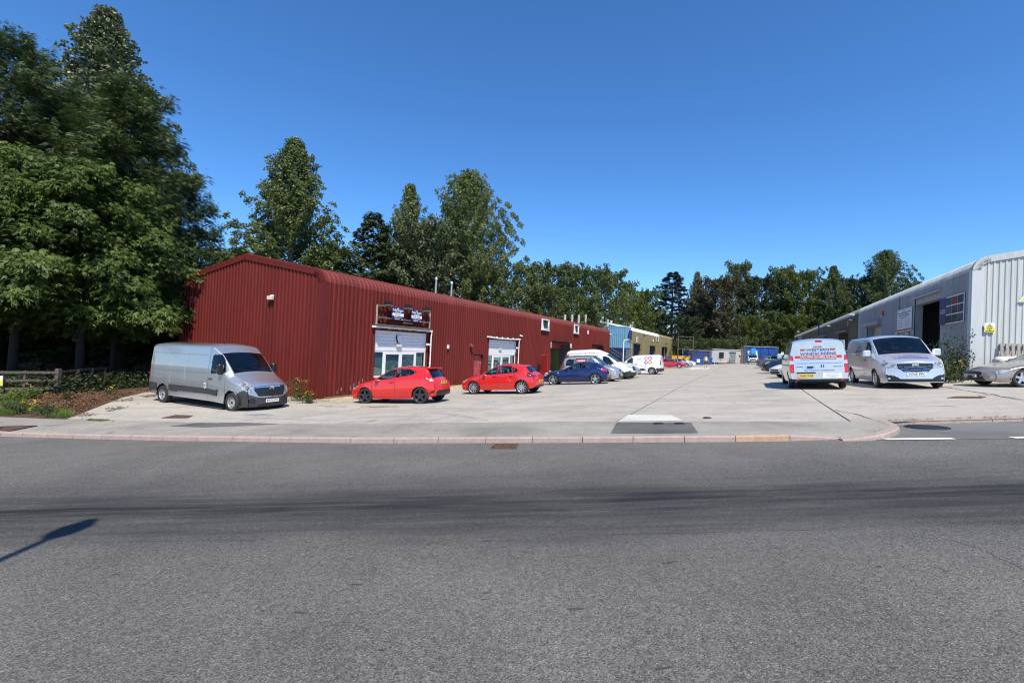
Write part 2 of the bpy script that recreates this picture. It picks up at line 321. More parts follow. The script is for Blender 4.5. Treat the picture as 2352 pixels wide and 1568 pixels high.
    mx = N(t, 'ShaderNodeMixRGB'); L(pr.outputs[0], mx.inputs[0]); L(col, mx.inputs[1]); mx.inputs[2].default_value = (0.025, 0.025, 0.027, 1)
    return mx.outputs[0]
STN = ((0.34, 0.34, 0.34), (0.36, 0.28, 0.23))
m_road = ground_mat('road_asphalt', (0.122, 0.117, 0.109), (0.144, 0.138, 0.129), (0.098, 0.094, 0.088), STN, 0.16, 80, 0.9, bump=1.0, band=tyre_band, fine=75, amp=(0.12, 2.0))
m_side = ground_mat('side_asphalt', (0.15, 0.148, 0.145), (0.17, 0.17, 0.165), (0.12, 0.12, 0.118), STN, 0.06, 62, bump=0.4)
m_pave = ground_mat('pavement_asphalt', (0.275, 0.254, 0.228), (0.315, 0.292, 0.262), (0.22, 0.203, 0.182), ((0.5, 0.5, 0.48), (0.4, 0.36, 0.3)), 0.07, 45, bump=0.5, fine=50, amp=(0.5, 1.5), scuff=0.25)
m_conc = ground_mat('yard_concrete', (0.385, 0.355, 0.312), (0.44, 0.408, 0.362), (0.30, 0.276, 0.24), ((0.55, 0.54, 0.5), (0.3, 0.29, 0.27)), 0.05, 30, 1.0, (0.75, 1.4, 1), 0.3, rot=YAW, fine=40, amp=(0.55, 1.4), scuff=0.35)
m_patch = ground_mat('new_concrete', (0.54, 0.525, 0.49), (0.60, 0.58, 0.54), (0.44, 0.43, 0.40), bump=0.2)
m_tar = ground_mat('dark_tarmac', (0.105, 0.101, 0.098), (0.135, 0.13, 0.125), (0.075, 0.072, 0.07), ((0.4, 0.4, 0.4), (0.3, 0.28, 0.25)), 0.05, 50, bump=0.5)
m_soil = ground_mat('woodland_soil', (0.085, 0.05, 0.032), (0.13, 0.075, 0.045), (0.04, 0.028, 0.02), ((0.2, 0.11, 0.06), (0.10, 0.06, 0.035)), 0.4, 26, 1.0, bump=1.0, fine=30)
m_grass = ground_mat('grass_ground', (0.055, 0.085, 0.025), (0.10, 0.12, 0.04), (0.03, 0.05, 0.015), bump=0.8, fine=25)
m_joint = mat('joint_filler', (0.16, 0.15, 0.12), 0.95, var=0.4, scale=3)
m_grav = ground_mat('gravel_bed', (0.47, 0.35, 0.22), (0.58, 0.45, 0.30), (0.3, 0.2, 0.12), ((0.6, 0.45, 0.3), (0.35, 0.24, 0.15)), 0.5, 28, bump=1.2, fine=30)

# terrain far around
tx = np.concatenate([np.linspace(-600, -90, 8), np.linspace(-70, 110, 46), np.linspace(140, 700, 8)])
ty = np.concatenate([np.linspace(-400, -30, 7), np.linspace(-20, 150, 44), np.linspace(180, 900, 8)])
XX, YY = np.meshgrid(tx, ty, indexing='ij')
ZZ = G(np.clip(XX, -60, 75), np.clip(YY, -20, 130))-0.20
nx_, ny_ = XX.shape; idx = np.arange(nx_*ny_).reshape(nx_, ny_)
fq = np.stack([idx[:-1, :-1], idx[1:, :-1], idx[1:, 1:], idx[:-1, 1:]], -1).reshape(-1, 4)
terrain = link('ground', np_mesh('ground', np.stack([XX, YY, ZZ], -1).reshape(-1, 3), fq, m_grass, True)); tag(terrain, kind='structure')

def g2(px, py, dz=0.0):
    p = gp(px, py, dz); return (p.x, p.y)
ROADZ = -0.10
road = drape('road', [(-75, -3.6), (80, -3.6), (80, 15), (14, 15), (-20, 15), (-75, 24)], ROADZ, m_road, 2.5)
far_pave = drape('far_pavement', [(-75, -6.5), (80, -6.5), (80, -3.75), (-75, -3.75)], 0.0, m_pave, 3.0)
# line of the kerb foot in the picture (x, y) -> ground
KX = [-60, 0, 50, 107, 166, 232, 300, 373, 451, 532, 619, 709, 804, 904, 1006, 1115, 1222, 1338, 1454, 1572, 1690, 1815, 1937]
def kfoot(x): return float(np.interp(x, [-60, 0, 166, 373, 804, 1263, 1689, 1814, 1937], [997, 1002, 1007, 1011.5, 1017.5, 1017, 1014.5, 1012.7, 1009]))
kfront = [g2(x, kfoot(x), ROADZ) for x in KX]
kfront = [(kfront[0][0]-9, kfront[0][1]+3.6), (kfront[0][0]-3.6, kfront[0][1]+1.35)]+kfront
rad_px = [(1937, 1009), (1968, 1009), (1997, 1008), (2025, 1005.5), (2047, 1001), (2062, 995), (2068, 989), (2062, 982), (2045, 975.5), (2013, 969)]
krad = [g2(x, y, ROADZ*0.7) for x, y in rad_px]
# yard front edge = back edge of the pavement
yf = [g2(x, y) for x, y in ((0, 957), (105, 961), (308, 966), (804, 973), (1263, 968.7), (1640, 967.5), (2008, 967))]
pav = [(yf[0][0]-14, yf[0][1]+5)]+yf+krad[::-1][1:]+[p for p in kfront[::-1]]
# pavement polygon, pulled in a little behind the kerb face
dip = krad[0]
def pave_z(x, y):                                       # the footway dips to the dropped kerb
    d = math.hypot((x-dip[0])/1.5, (y-dip[1])/0.9); return gz(x, y)-0.085*max(0.0, 1-d)**1.2
pavement = drape('pavement', [(x, y+0.06) if i > len(yf) else (x, y) for i, (x, y) in enumerate(pav)], 0.0, m_pave, 0.5, zfn=pave_z)
kerb = tag(link('kerb', None), kind='structure')
m_kerb = mat('pink_kerb', (0.35, 0.268, 0.238), 0.85, var=0.14, scale=9, bump=0.25, bscale=50, dirt=((0.25, 0.2, 0.17), 0.5, 5))
m_kerb2 = mat('orange_kerb', (0.40, 0.27, 0.19), 0.85, var=0.2, scale=9, bump=0.35, bscale=50, dirt=((0.24, 0.17, 0.12), 0.6, 6))
def kerb_stone(p, q, h0, h1, mtl, gap=0.006, wid=0.135):
    p, q = Vector((*p, 0)), Vector((*q, 0)); x = (q-p).normalized(); y = Vector((-x.y, x.x, 0)); p = p+x*gap; q = q-x*gap
    mb = MB(); sec = [(0.0, None), (0.012, -0.022), (0.034, 0.0), (wid, 0.0), (wid, None)]; vs = []
    for P, h in ((p, h0), (q, h1)):
        for off, k in sec:
            c = P+y*off; base = gz(c.x, c.y); vs.append((c.x, c.y, base+ROADZ-0.05 if k is None else base+ROADZ+h+k))
    n = len(sec); fs = [(i, i+1, n+i+1, n+i) for i in range(n-1)]+[tuple(range(n)), tuple(range(n, 2*n))]
    mb.add(vs, fs); return mb.build('kerb_stone', mtl, kerb)
for i in range(len(kfront)-1):
    last = i == len(kfront)-2
    kerb_stone(kfront[i], kfront[i+1], 0.108, 0.03 if last else 0.108+random.uniform(-.003, .003), m_kerb2 if i == len(kfront)-3 else m_kerb)
for i in range(len(krad)-1):
    h = lambda k: 0.03+0.075*min(1, k/4)
    kerb_stone(krad[i], krad[i+1], h(i), h(i+1), m_kerb, 0.002, 0.16)
k2 = [g2(x, y, -0.03) for x, y in ((2013, 969), (2100, 967), (2190, 964.8), (2280, 962.2), (2352, 960.2))]; k2 += [(k2[-1][0]+4, k2[-1][1]+0.15), (k2[-1][0]+12, k2[-1][1]+0.4)]
for i in range(len(k2)-1): kerb_stone(k2[i], k2[i+1], 0.104, 0.104, m_kerb, 0.004, 0.15)
side = drape('side_road', [krad[-1], k2[1], k2[2], k2[3], k2[4], k2[6], (k2[6][0], 8.0)]+[g2(x, y, ROADZ) for x, y in ((2352, 1007), (2196, 1009), (2040, 1011), (2000, 1010))]+krad[3:-1], ROADZ+0.006, m_side, 1.5)
m_line = mat('road_paint', (0.78, 0.78, 0.76), 0.7, var=0.1, scale=20, dirt=((0.4, 0.4, 0.4), 0.4, 25))
for k, (a, b) in enumerate((((2039, 1011.2), (2197, 1009.6)), ((2333, 1007.6), (2480, 1005.5)))):
    p, q = [Vector((*g2(*c, ROADZ), 0)) for c in (a, b)]; n = Vector((-(q-p).y, (q-p).x, 0)).normalized()*0.14
    ln = drape('road_marking', [(p.x, p.y), (q.x, q.y), (q.x+n.x, q.y+n.y), (p.x+n.x, p.y+n.y)], ROADZ+0.014, m_line, 1.0)

# concrete yard cast in bays
def ts(p): return float(np.dot(p[:2], EE[:2])), float(np.dot(p[:2], DD[:2]))
j1 = ts(gp(1506, 920)); j2 = ts(gp(1875, 917)); bay = j2[0]-j1[0]
L1, L2 = Vector((*g2(150, 962), 0)), Vector((*g2(330, 893), 0))
Lf = L2+Vector(DD)*135
yard_poly = [yf[2], yf[3], yf[4], yf[5], yf[6], k2[1], k2[2], k2[3], k2[4], k2[6], (48, 14.5), (48+60, 134)]+[(Lf.x, Lf.y), (L2.x, L2.y), (L1.x, L1.y)]
yard = drape('yard', [(x, y) for x, y in yard_poly], -0.03, m_joint, 3.0)
bm = bmesh.new(); bm.faces.new([bm.verts.new((x, y, 0)) for x, y in yard_poly])
tj = [j1[0]+k*bay for k in range(-8, 12)]
for t_ in tj:
    bmesh.ops.bisect_plane(bm, geom=bm.verts[:]+bm.edges[:]+bm.faces[:], plane_co=tuple(EE*t_), plane_no=tuple(EE))
for s_ in np.arange(16.5, 140, 9.2):
    bmesh.ops.bisect_plane(bm, geom=bm.verts[:]+bm.edges[:]+bm.faces[:], plane_co=tuple(DD*s_), plane_no=tuple(DD))
slabs = [[(v.co.x, v.co.y) for v in f.verts] for f in bm.faces]; bm.free()
def shrink(poly, g):
    n = len(poly); A = sum(poly[i][0]*poly[(i+1) % n][1]-poly[(i+1) % n][0]*poly[i][1] for i in range(n)); sg = 1 if A > 0 else -1; out = []
    for i in range(n):
        p0, p1, p2 = [Vector(poly[(i+k) % n]) for k in (-1, 0, 1)]
        a = (p1-p0); b = (p2-p1)
        if a.length < 1e-6 or b.length < 1e-6: continue
        a.normalize(); b.normalize(); na = Vector((-a.y, a.x))*sg; nb = Vector((-b.y, b.x))*sg; bi = na+nb
        if bi.length < 0.2: continue
        bi.normalize(); out.append(tuple(p1+bi*g/max(0.35, bi.dot(na))))
    return out, abs(A)/2
for poly in slabs:
    q, A = shrink(poly, 0.02)
    if A < 0.4 or len(q) < 3: continue
    cx_, cy_ = np.mean([p[0] for p in q]), np.mean([p[1] for p in q]); tt = ts((cx_, cy_))[0]
    if tt < -24 or tt > 26: continue
    try: drape('concrete_slab', q, random.uniform(-0.002, 0.003), m_conc, 4.0, yard, skirt=0.028)
    except Exception as e_: print('slab', e_)
# patches, covers
drape('tarmac_patch', [g2(*c) for c in ((1402, 996), (1416, 971), (1587, 970), (1603.5, 994))], 0.006, m_tar, 1.0)
drape('tarmac_patch', [g2(*c) for c in ((388, 978.5), (455, 971), (560, 970.5), (640, 973.2), (585, 977), (470, 981))], 0.006, m_tar, 1.0)
drape('concrete_patch', [g2(*c) for c in ((1418, 968.2), (1444, 952.6), (1541, 953.4), (1569, 966.4))], 0.007, m_patch, 1.0)
drape('concrete_patch', [g2(*c) for c in ((1582, 848.5), (1589, 843.5), (1630, 843.3), (1627, 848))], 0.007, m_patch, 2.0)
m_rust = mat('rusty_iron', (0.13, 0.07, 0.05), 0.8, 0.3, 0.4, 12, bump=0.4, bscale=40)
m_iron = mat('cast_iron', (0.045, 0.045, 0.048), 0.55, 0.6, 0.3, 20, bump=0.5, bscale=60)
m_galv = mat('galvanised', (0.45, 0.47, 0.48), 0.45, 0.6, 0.15, 10)
def cover(name, label, pts, mtl, rim, px_grid=5):
    P = [Vector((*g2(*c), 0)) for c in pts]; mb = MB()
    up = lambda p, h: (p.x, p.y, gz(p.x, p.y)+h)
    mid = (P[0]+P[1]+P[2]+P[3])/4; root = thing(name, label, 'access cover', Matrix.Translation(up(mid, 0)))
    fr = MB()
    for i in range(4): fr.beam(up(P[i], 0.004), up(P[(i+1) % 4], 0.004), 0.05, 0.03)
    for o_, nm, mt in ((fr, 'frame', rim),): o_.build(nm, mt, root, Matrix.Translation(up(mid, 0)).inverted())
    Q = [mid+(p-mid)*0.93 for p in P]
    mb.add([up(p, 0.010) for p in Q]+[up(p, -0.02) for p in Q], [(0, 1, 2, 3)]+[(i, (i+1) % 4, 4+(i+1) % 4, 4+i) for i in range(4)])
    for k in range(1, px_grid):
        a = k/px_grid; mb.beam(up(Q[0].lerp(Q[1], a), 0.012), up(Q[3].lerp(Q[2], a), 0.012), 0.02, 0.008)
    mb.build('lid', mtl, root, Matrix.Translation(up(mid, 0)).inverted()); return root
cover('access_cover', 'rusty square inspection cover in concrete in front of silver van', ((372, 960.5), (404, 953.8), (442, 955), (430, 961)), m_rust, m_rust)
cover('access_cover', 'grey galvanised square cover set in concrete below van nose', ((562, 952), (600, 950.5), (626, 953.5), (588, 955.8)), m_galv, m_galv, 3)
cover('access_cover', 'brown rectangular cover lying in pavement at far left kerb', ((-10, 989), (5, 980.5), (84, 978.5), (24, 990)), m_rust, m_iron, 3)
cover('access_cover', 'rusty flat cover in yard in front of champagne coupe', ((2178, 914.2), (2200, 911), (2262, 911.6), (2250, 914.6)), m_rust, m_rust, 3)
def round_cover(label, px, py, r, dz, mtl):
    c = gp(px, py, dz); n = gnormal(c.x, c.y); root = thing('manhole', label, 'manhole', frame(c, (1, 0, 0), n))
    MB().lathe([(r*1.1, -0.02), (r*1.1, 0.008), (r, 0.010), (r, 0.004)], 32).build('ring', m_iron, root)
    mb = MB().lathe([(r*0.985, 0.0), (r*0.985, 0.009), (0.001, 0.011)], 32)
    for k in range(-4, 5): 
        hw = math.sqrt(max(0, (r*.9)**2-(k*r*.2)**2)); mb.box(-hw, hw, k*r*.2-.02, k*r*.2+.02, 0.0095, 0.016)
    mb.build('lid', m_iron, root); return root
round_cover('round black manhole in tarmac of side entrance', 2129, 981, 0.33, ROADZ+0.008, m_iron)
round_cover('small round cover left of the dark pavement patch pair', 1560, 972.8, 0.11, 0.007, m_iron)
round_cover('small round cover nearer the pale concrete patch', 1512, 972.8, 0.11, 0.007, m_iron)
round_cover('tiny round cover alone in concrete by pavement edge', 1624, 959.5, 0.09, 0.004, m_iron)
# gully grate at the kerb
gq = [gp(x, y, ROADZ) for x, y in ((1126.7, 1030.5), (1138, 1020.5), (1189, 1020.5), (1184, 1030.5))]
gc = sum(gq, Vector())/4; groot = thing('drain_grate', 'iron gully grate in road against pink kerb', 'drain', Matrix.Translation(gc)); gi = Matrix.Translation(gc).inverted()
pit_dark = MB().add([p+Vector((0, 0, 0.004)) for p in gq], [(0, 1, 2, 3)]); pit_dark.build('pit_dark', mat('pit_shade', (0.006, 0.006, 0.006), 1.0), groot, gi)  # no hollow here: shade below the bars is a flat black sheet
fr = MB(); [fr.beam(gq[i]+Vector((0, 0, 0.01)), gq[(i+1) % 4]+Vector((0, 0, 0.01)), 0.03, 0.02) for i in range(4)]
fr.beam(gq[0].lerp(gq[3], 0.15)+Vector((0, 0, .014)), gq[1].lerp(gq[2], 0.8)+Vector((0, 0, .014)), 0.03, 0.016); fr.build('frame', m_rust, groot, gi)
for k in range(1, 9):
    a = k/9; MB().beam(gq[0].lerp(gq[1], a)+Vector((0, 0, .012)), gq[3].lerp(gq[2], a)+Vector((0, 0, .012)), 0.018, 0.014).build('bar', m_rust, groot, gi)
# left verge and woodland floor
verge = drape('woodland_floor', [(yf[0][0]-14, yf[0][1]+5), yf[0], yf[1], yf[2], (L1.x, L1.y), (L2.x, L2.y), (L2.x+0.45*60, L2.y+.9*60), (-20, 110), (-90, 110), (-90, 20)], 0.006, m_soil, 2.5)

# cracks wandering across the concrete
m_crack = mat('crack_dirt', (0.10, 0.09, 0.065), 0.95, var=0.5, scale=6)
def crack(pts, w=.02, seed=0, amp=.10):
    rg = np.random.default_rng(seed); P = [Vector((*g2(*c), 0)) for c in pts]; path = []
    for a, b in zip(P[:-1], P[1:]):
        n = max(2, int((b-a).length/.25)); side = Vector((-(b-a).y, (b-a).x, 0)).normalized()
        path += [a.lerp(b, i/n)+side*rg.normal(0, amp*.3) for i in range(n)]
    path.append(P[-1]); mb = MB()
    for a, b in zip(path[:-1], path[1:]):
        s_ = Vector((-(b-a).y, (b-a).x, 0)).normalized()*w*rg.uniform(.3, 1.0)/2; q = [a-s_, b-s_, b+s_, a+s_]; mb.add([(p.x, p.y, gz(p.x, p.y)+(.007 if p.y > 9 else ROADZ+.004)) for p in q], [(0, 1, 2, 3)])
    o = mb.build('crack', m_crack); o['kind'] = 'structure'
crack(((2150, 886), (2210, 896), (2280, 905), (2300, 910), (2352, 918)), .06, 1); crack(((2280, 905), (2240, 912)), .04, 2); crack(((735, 969), (790, 962), (870, 957), (960, 954)), .03, 3); crack(((1120, 966), (1060, 955), (1010, 949), (900, 947)), .02, 4); crack(((1921, 941), (1960, 950), (2000, 962)), .05, 5); crack(((420, 961), (520, 957), (640, 961), (760, 966)), .025, 6); crack(((1640, 930), (1720, 936), (1830, 934)), .015, 7); crack(((2185, 1210), (2260, 1232), (2300, 1248), (2352, 1275)), .012, 8, .06)
# ================================================================== BUILDINGS
class Unit:
    """A row of profiled-steel units. Local X runs along the yard wall, -Y faces the yard, z is world height."""
    def __init__(s, name, label, origin, xdir, length, depth, z0, ze, zr, pitch, mwall, meave, mroof, mtrim, openings, gable_at=0, R=0.6, rib=(0.055, 0.045, 0.05), sections=None, gable_pitch=None, fmat=None):
        s.o = origin; s.xd = xdir; s.z0, s.ze, s.R = z0, ze, R
        s.root = thing(name, label, 'building', frame((origin[0], origin[1], 0), xdir)); s.pitch = pitch; s.rib = rib
        s.length = length; sh = pitch*4; s.ops = openings
        a_end = math.atan2(zr-ze, depth/2); nseg = 12
        arc = []                                       # (y, z, normal) round the eave
        for k in range(nseg+1):
            th = (pi/2-a_end)*k/nseg; r_ = R+(0.010 if k % 2 else 0.0)
            arc.append((R-r_*math.cos(th), ze-R+r_*math.sin(th), (-math.cos(th), math.sin(th))))
        yl, zl, nl = arc[-1]; rs = (zr-zl)/(depth/2-yl); s.arc = arc
        arc.append((yl+0.35, zl+0.35*rs, nl)); roof = [(yl+0.30, zl+0.30*rs+0.004, nl), (depth/2, zr+0.004, nl)]
        lo, hi = (0, length) if length > 0 else (length, 0); x = lo; shared = {}
        n = int(round((hi-lo)/sh)); sh = (hi-lo)/n; p = sh/4
        for i in range(n):
            x0 = lo+i*sh; ov = [o for o in openings if o['x1'] > x0+1e-4 and o['x0'] < x0+sh-1e-4]
            sec = next((q for q in (sections or []) if q[0] <= x0+sh/2 < q[1]), None); mw_, me_, mr_ = (sec[2:] if sec else (mwall, meave, mroof))
            key = (mw_.name, me_.name)
            if ov or ('w',)+key not in shared:
                me = s.sheet(0, sh, p, [(0.0, z0, (-1, 0)), (0.0, ze-R+0.02, (-1, 0))], mw_, [(o['x0']-x0, o['x1']-x0, o.get('z0', -99), o['z1']) for o in ov])
                if not ov: shared[('w',)+key] = me
            else: me = shared[('w',)+key]
            link('cladding_sheet', me, s.root, Matrix.Translation((x0, 0, 0)))
            if ('e',)+key not in shared:
                shared[('e',)+key] = s.sheet(0, sh, p, arc, me_, [], 0.004); shared[('r',)+key] = s.sheet(0, sh, p, roof, mr_, [])
            link('eave_sheet', shared[('e',)+key], s.root, Matrix.Translation((x0, 0, 0)))
            link('roof_sheet', shared[('r',)+key], s.root, Matrix.Translation((x0, 0, 0)))
        # gables, back, other slope
        gp_ = gable_pitch or pitch; gmat = mwall
        for gx, nrm, mt in ((gable_at, 1, mwall), (length if gable_at == 0 else 0, 0, (sections[-1][2] if sections else mwall))):
            sg = -1 if (gx < length/2 if length > 0 else gx < length/2) else 1
            ng = max(1, int(round(depth/(gp_*4)))); gw = depth/ng
            for k in range(ng):
                y0 = k*gw; vs = []; fs = []; pts = s.prof_pts(0, gw, gw/4)
                for yy, off in pts:
                    y = y0+yy; zt = s.ztop(y, depth, zr); vs += [(gx+sg*off, y, z0), (gx+sg*off, y, zt-0.02)]
                fs = [(2*q, 2*q+2, 2*q+3, 2*q+1) for q in range(len(pts)-1)]
                MB().add(vs, fs).build('cladding_sheet', mt, s.root)
            fl = MB().box(gx-0.06 if sg < 0 else gx-0.30, gx+0.30 if sg < 0 else gx+0.06, -0.062, 0.30, z0-0.1, ze-R+0.05).build('corner_flashing', fmat or mtrim, s.root)
            tr = MB(); path = [(a[0], a[1]) for a in arc]+[(depth/2, zr)]+[(depth-a[0], a[1]) for a in arc[::-1]]
            for (ya, za), (yb, zb) in zip(path[:-1], path[1:]):
                dy, dz = yb-ya, zb-za; l_ = math.hypot(dy, dz); ny, nz = -dz/l_, dy/l_
                q = lambda y, z, h: (y+ny*h, z+nz*h)
                xa, xb = (gx-0.075, gx+0.16) if sg < 0 else (gx-0.16, gx+0.075)
                c = [q(ya, za, 0.05), q(yb, zb, 0.05), q(yb, zb, -0.24), q(ya, za, -0.24)]
                tr.add([(xx, a, b) for xx in (xa, xb) for a, b in c], [(0, 1, 2, 3), (4, 5, 6, 7), (0, 1, 5, 4), (2, 3, 7, 6)])
            tr.build('verge_trim', mtrim, s.root)
        MB().box(lo, hi, depth-0.02, depth+0.03, z0, ze-R).build('back_wall', mwall, s.root)
        MB().add([(lo, depth/2, zr+.003), (hi, depth/2, zr+.003), (hi, depth, ze-.3), (lo, depth, ze-.3)], [(0, 1, 2, 3)]).build('back_roof', mroof, s.root)
        MB().tube([(lo, depth/2, zr+.03), (hi, depth/2, zr+.03)], 0.07, 6).build('ridge_cap', mtrim, s.root)
        # inside lining so that an open door looks into a room
        MB().box(lo+.3, hi-.3, 5.5, 5.6, z0, ze-R).build('inner_wall', mat('inner_wall', (0.25, 0.25, 0.16), 0.9), s.root)
        MB().box(lo+.2, hi-.2, 0.1, depth-.1, z0-.1, z0+0.03).build('inner_floor', mat('inner_floor', (0.2, 0.2, 0.19), 0.9), s.root)
    def ztop(s, y, depth, zr):
        yy = min(y, depth-y); A = s.arc
        if yy <= A[-1][0]: return float(np.interp(yy, [a[0] for a in A], [a[1] for a in A]))
        return float(np.interp(yy, [A[-1][0], depth/2], [A[-1][1], zr]))
    def prof_pts(s, a, b, p):
        cw, sw, d = s.rib; out = []; k = 0
        while k*p < b-1e-6:
            c = k*p+p*0.5
            out += [(k*p, 0.0), (c-cw/2-sw, 0.0), (c-cw/2, d), (c+cw/2, d), (c+cw/2+sw, 0.0)]; k += 1
        return out+[(b, 0.0)]
    def sheet(s, a, b, p, line, mtl, holes, proud=0.0):
        pts = s.prof_pts(a, b, p); mb = MB()
        xs = sorted(set([round(q[0], 5) for q in pts]+[round(min(max(h[k], a), b), 5) for h in holes for k in (0, 1)]))
        pr = lambda x: float(np.interp(x, [q[0] for q in pts], [q[1] for q in pts]))
        for x0, x1 in zip(xs[:-1], xs[1:]):
            if x1-x0 < 1e-4: continue
            h = next((h for h in holes if h[0] <= (x0+x1)/2 <= h[1]), None)
            for (ya, za, na), (yb, zb, nb) in zip(line[:-1], line[1:]):
                segs = [(0.0, 1.0)]
                if h and len(line) == 2:
                    f = lambda z: (z-za)/(zb-za); segs = []
                    if h[2] > za+0.05: segs.append((0.0, f(h[2])))
                    if h[3] < zb-0.02: segs.append((f(h[3]), 1.0))
                for f0, f1 in segs:
                    vs = []
                    for x, f in ((x0, f0), (x1, f0), (x1, f1), (x0, f1)):
                        n_ = (na[0]*(1-f)+nb[0]*f, na[1]*(1-f)+nb[1]*f); o_ = pr(x)+proud
                        vs.append((x, ya*(1-f)+yb*f+n_[0]*o_, za*(1-f)+zb*f+n_[1]*o_))
                    mb.add(vs, [(0, 1, 2, 3)])
        return mb.mesh('sheet', mtl)
    def w(s, px, py):                                  # picture point -> (x, z) on this wall
        return on_wall(px/1.7415, py/1.7415, s.o, s.xd)

def clad(name, col, streaky=0.25, rough=0.55, dirt=None):
    if name in MATS: return MATS[name]
    M = mat(name, col, rough, 0.0, streaky, 2.2, streak=(3.0, 3.0, 0.28), dirt=dirt, spec=0.2); t = M.node_tree; b = t.nodes['Principled BSDF']; src = b.inputs['Base Color'].links[0].from_socket
    oi = N(t, 'ShaderNodeObjectInfo'); mr = N(t, 'ShaderNodeMapRange'); mr.inputs[3].default_value = 0.90; mr.inputs[4].default_value = 1.10; t.links.new(oi.outputs['Random'], mr.inputs[0])
    mu = N(t, 'ShaderNodeMixRGB', blend_type='MULTIPLY'); mu.inputs[0].default_value = 1; t.links.new(src, mu.inputs[1]); t.links.new(mr.outputs[0], mu.inputs[2]); t.links.new(mu.outputs[0], b.inputs['Base Color']); return M
m_red = clad('oxide_red_cladding', (0.126, 0.0165, 0.0132), 0.16, 0.6, ((0.16, 0.05, 0.042), 0.14, 1.4))
m_redroof = clad('oxide_red_eave', (0.145, 0.027, 0.024), 0.14, 0.6, ((0.18, 0.065, 0.06), 0.3, 1.6))
m_redtrim = clad('oxide_red_trim', (0.13, 0.0195, 0.016), 0.10, 0.5)
m_olive = clad('olive_cladding', (0.215, 0.185, 0.095), 0.30, 0.7, ((0.09, 0.085, 0.05), 0.55, 1.3))
m_olive2 = clad('dark_olive_cladding', (0.135, 0.122, 0.085), 0.22, 0.7, ((0.05, 0.05, 0.035), 0.5, 1.1))
m_greyc = clad('grey_cladding', (0.33, 0.338, 0.338), 0.16, 0.6, ((0.21, 0.215, 0.215), 0.45, 1.1))
m_greygab = clad('pale_grey_cladding', (0.52, 0.535, 0.52), 0.08, 0.6, ((0.40, 0.41, 0.40), 0.25, 1.0))
m_greytrim = clad('pale_grey_trim', (0.52, 0.54, 0.54), 0.08, 0.55)
m_white_eave = mat('white_eave', (0.72, 0.72, 0.70), 0.6, var=0.1, scale=2)
m_upvc = mat('white_upvc', (0.78, 0.79, 0.80), 0.35, var=0.04, scale=4, dirt=((0.5, 0.5, 0.47), 0.25, 3))
m_glass = glass_mat('window_glass', (0.60, 0.70, 0.69), refl=0.12)
m_blk = mat('black_plastic', (0.015, 0.015, 0.016), 0.5, var=0.2)
m_dkgrey = mat('dark_grey_metal', (0.08, 0.085, 0.09), 0.5, 0.2)
m_redroll = mat('red_roller', (0.36, 0.03, 0.03), 0.45, var=0.12, scale=3)
m_wood = mat('weathered_timber', (0.105, 0.082, 0.062), 0.9, var=0.5, scale=14, streak=(1, 1, 1), bump=0.5, bscale=30, dirt=((0.22, 0.22, 0.18), 0.6, 7))
m_woodp = mat('pale_timber', (0.36, 0.32, 0.28), 0.9, var=0.3, scale=8)
m_blue = mat('blue_paint', (0.03, 0.11, 0.27), 0.5, var=0.15, scale=3)

RO = (-8.66, 20.56, 0.0); Z0L = -1.42
def span(fn, xa, ya, xb, yb):
    a, za = fn(xa, ya); b, zb = fn(xb, yb); return a, b, za, zb
_w = lambda px, py: on_wall(px/1.7415, py/1.7415, RO, DD)
o1 = _w(1499, 1322); o1b = _w(1716.6, 1322); o2 = _w(1955, 1352); o2b = _w(2072.6, 1352); o3 = _w(2206, 1372); o3b = _w(2272, 1374); o4 = _w(2366, 1381); o4b = _w(2411, 1383)
rd = _w(1894.7, 1410); rdb = _w(1929, 1410); sd = _w(2164, 1420); sdb = _w(2191, 1420)
OPS = [dict(x0=o1[0], x1=o1b[0], z1=2.12), dict(x0=o2[0], x1=o2b[0], z1=2.05), dict(x0=o3[0], x1=o3b[0], z1=2.12), dict(x0=o4[0], x1=o4b[0], z1=2.12),
       dict(x0=rd[0], x1=rdb[0], z1=0.86), dict(x0=sd[0], x1=sdb[0], z1=0.86)]
print('openings', [(round(o['x0'], 2), round(o['x1'], 2), o['z1']) for o in OPS], o1, o2, o3, o4, rd, sd)
LEN = 49.5
red = Unit('red_industrial_unit', 'long dark red profiled-steel industrial unit with rounded eave behind parked cars', RO, DD, LEN, 11.4, Z0L, 4.66, 5.58, 0.27, m_red, m_redroof, m_redroof, m_redtrim, OPS)
RR = red.root
# flaking paint low on the wall near the corner
fl_ = MB(); rf = np.random.default_rng(77)
for k in range(46):
    x = rf.choice([rf.uniform(1.6, 3.3), rf.uniform(2.0, 3.2), rf.uniform(.5, 8.0)]); x = round(x/.27)*.27+rf.uniform(-.05, .03); z = -1.15+abs(rf.normal(0, .35)); r_ = rf.uniform(.02, .07)
    fl_.add([(x+r_*.6*math.cos(a)*rf.uniform(.5, 1.2), -.003, z+r_*1.8*math.sin(a)*rf.uniform(.5, 1.2)) for a in np.linspace(0, 2*pi, 9)[:-1]], [tuple(range(8))])
o_ = fl_.build('flaked_paint', mat('bare_primer', (0.30, 0.27, 0.24), 0.8, var=0.3), RR); o_['kind'] = 'stuff'
# plinth board
for x0, x1 in ((0.35, OPS[0]['x0']-.1), (OPS[0]['x1']+.1, OPS[4]['x0']-.1)):
    MB().box(x0, x1, -0.14, -0.045, -1.36, -1.16).build('plinth_board', mat('green_timber', (0.12, 0.12, 0.075), 0.9, var=0.4, scale=5), RR)
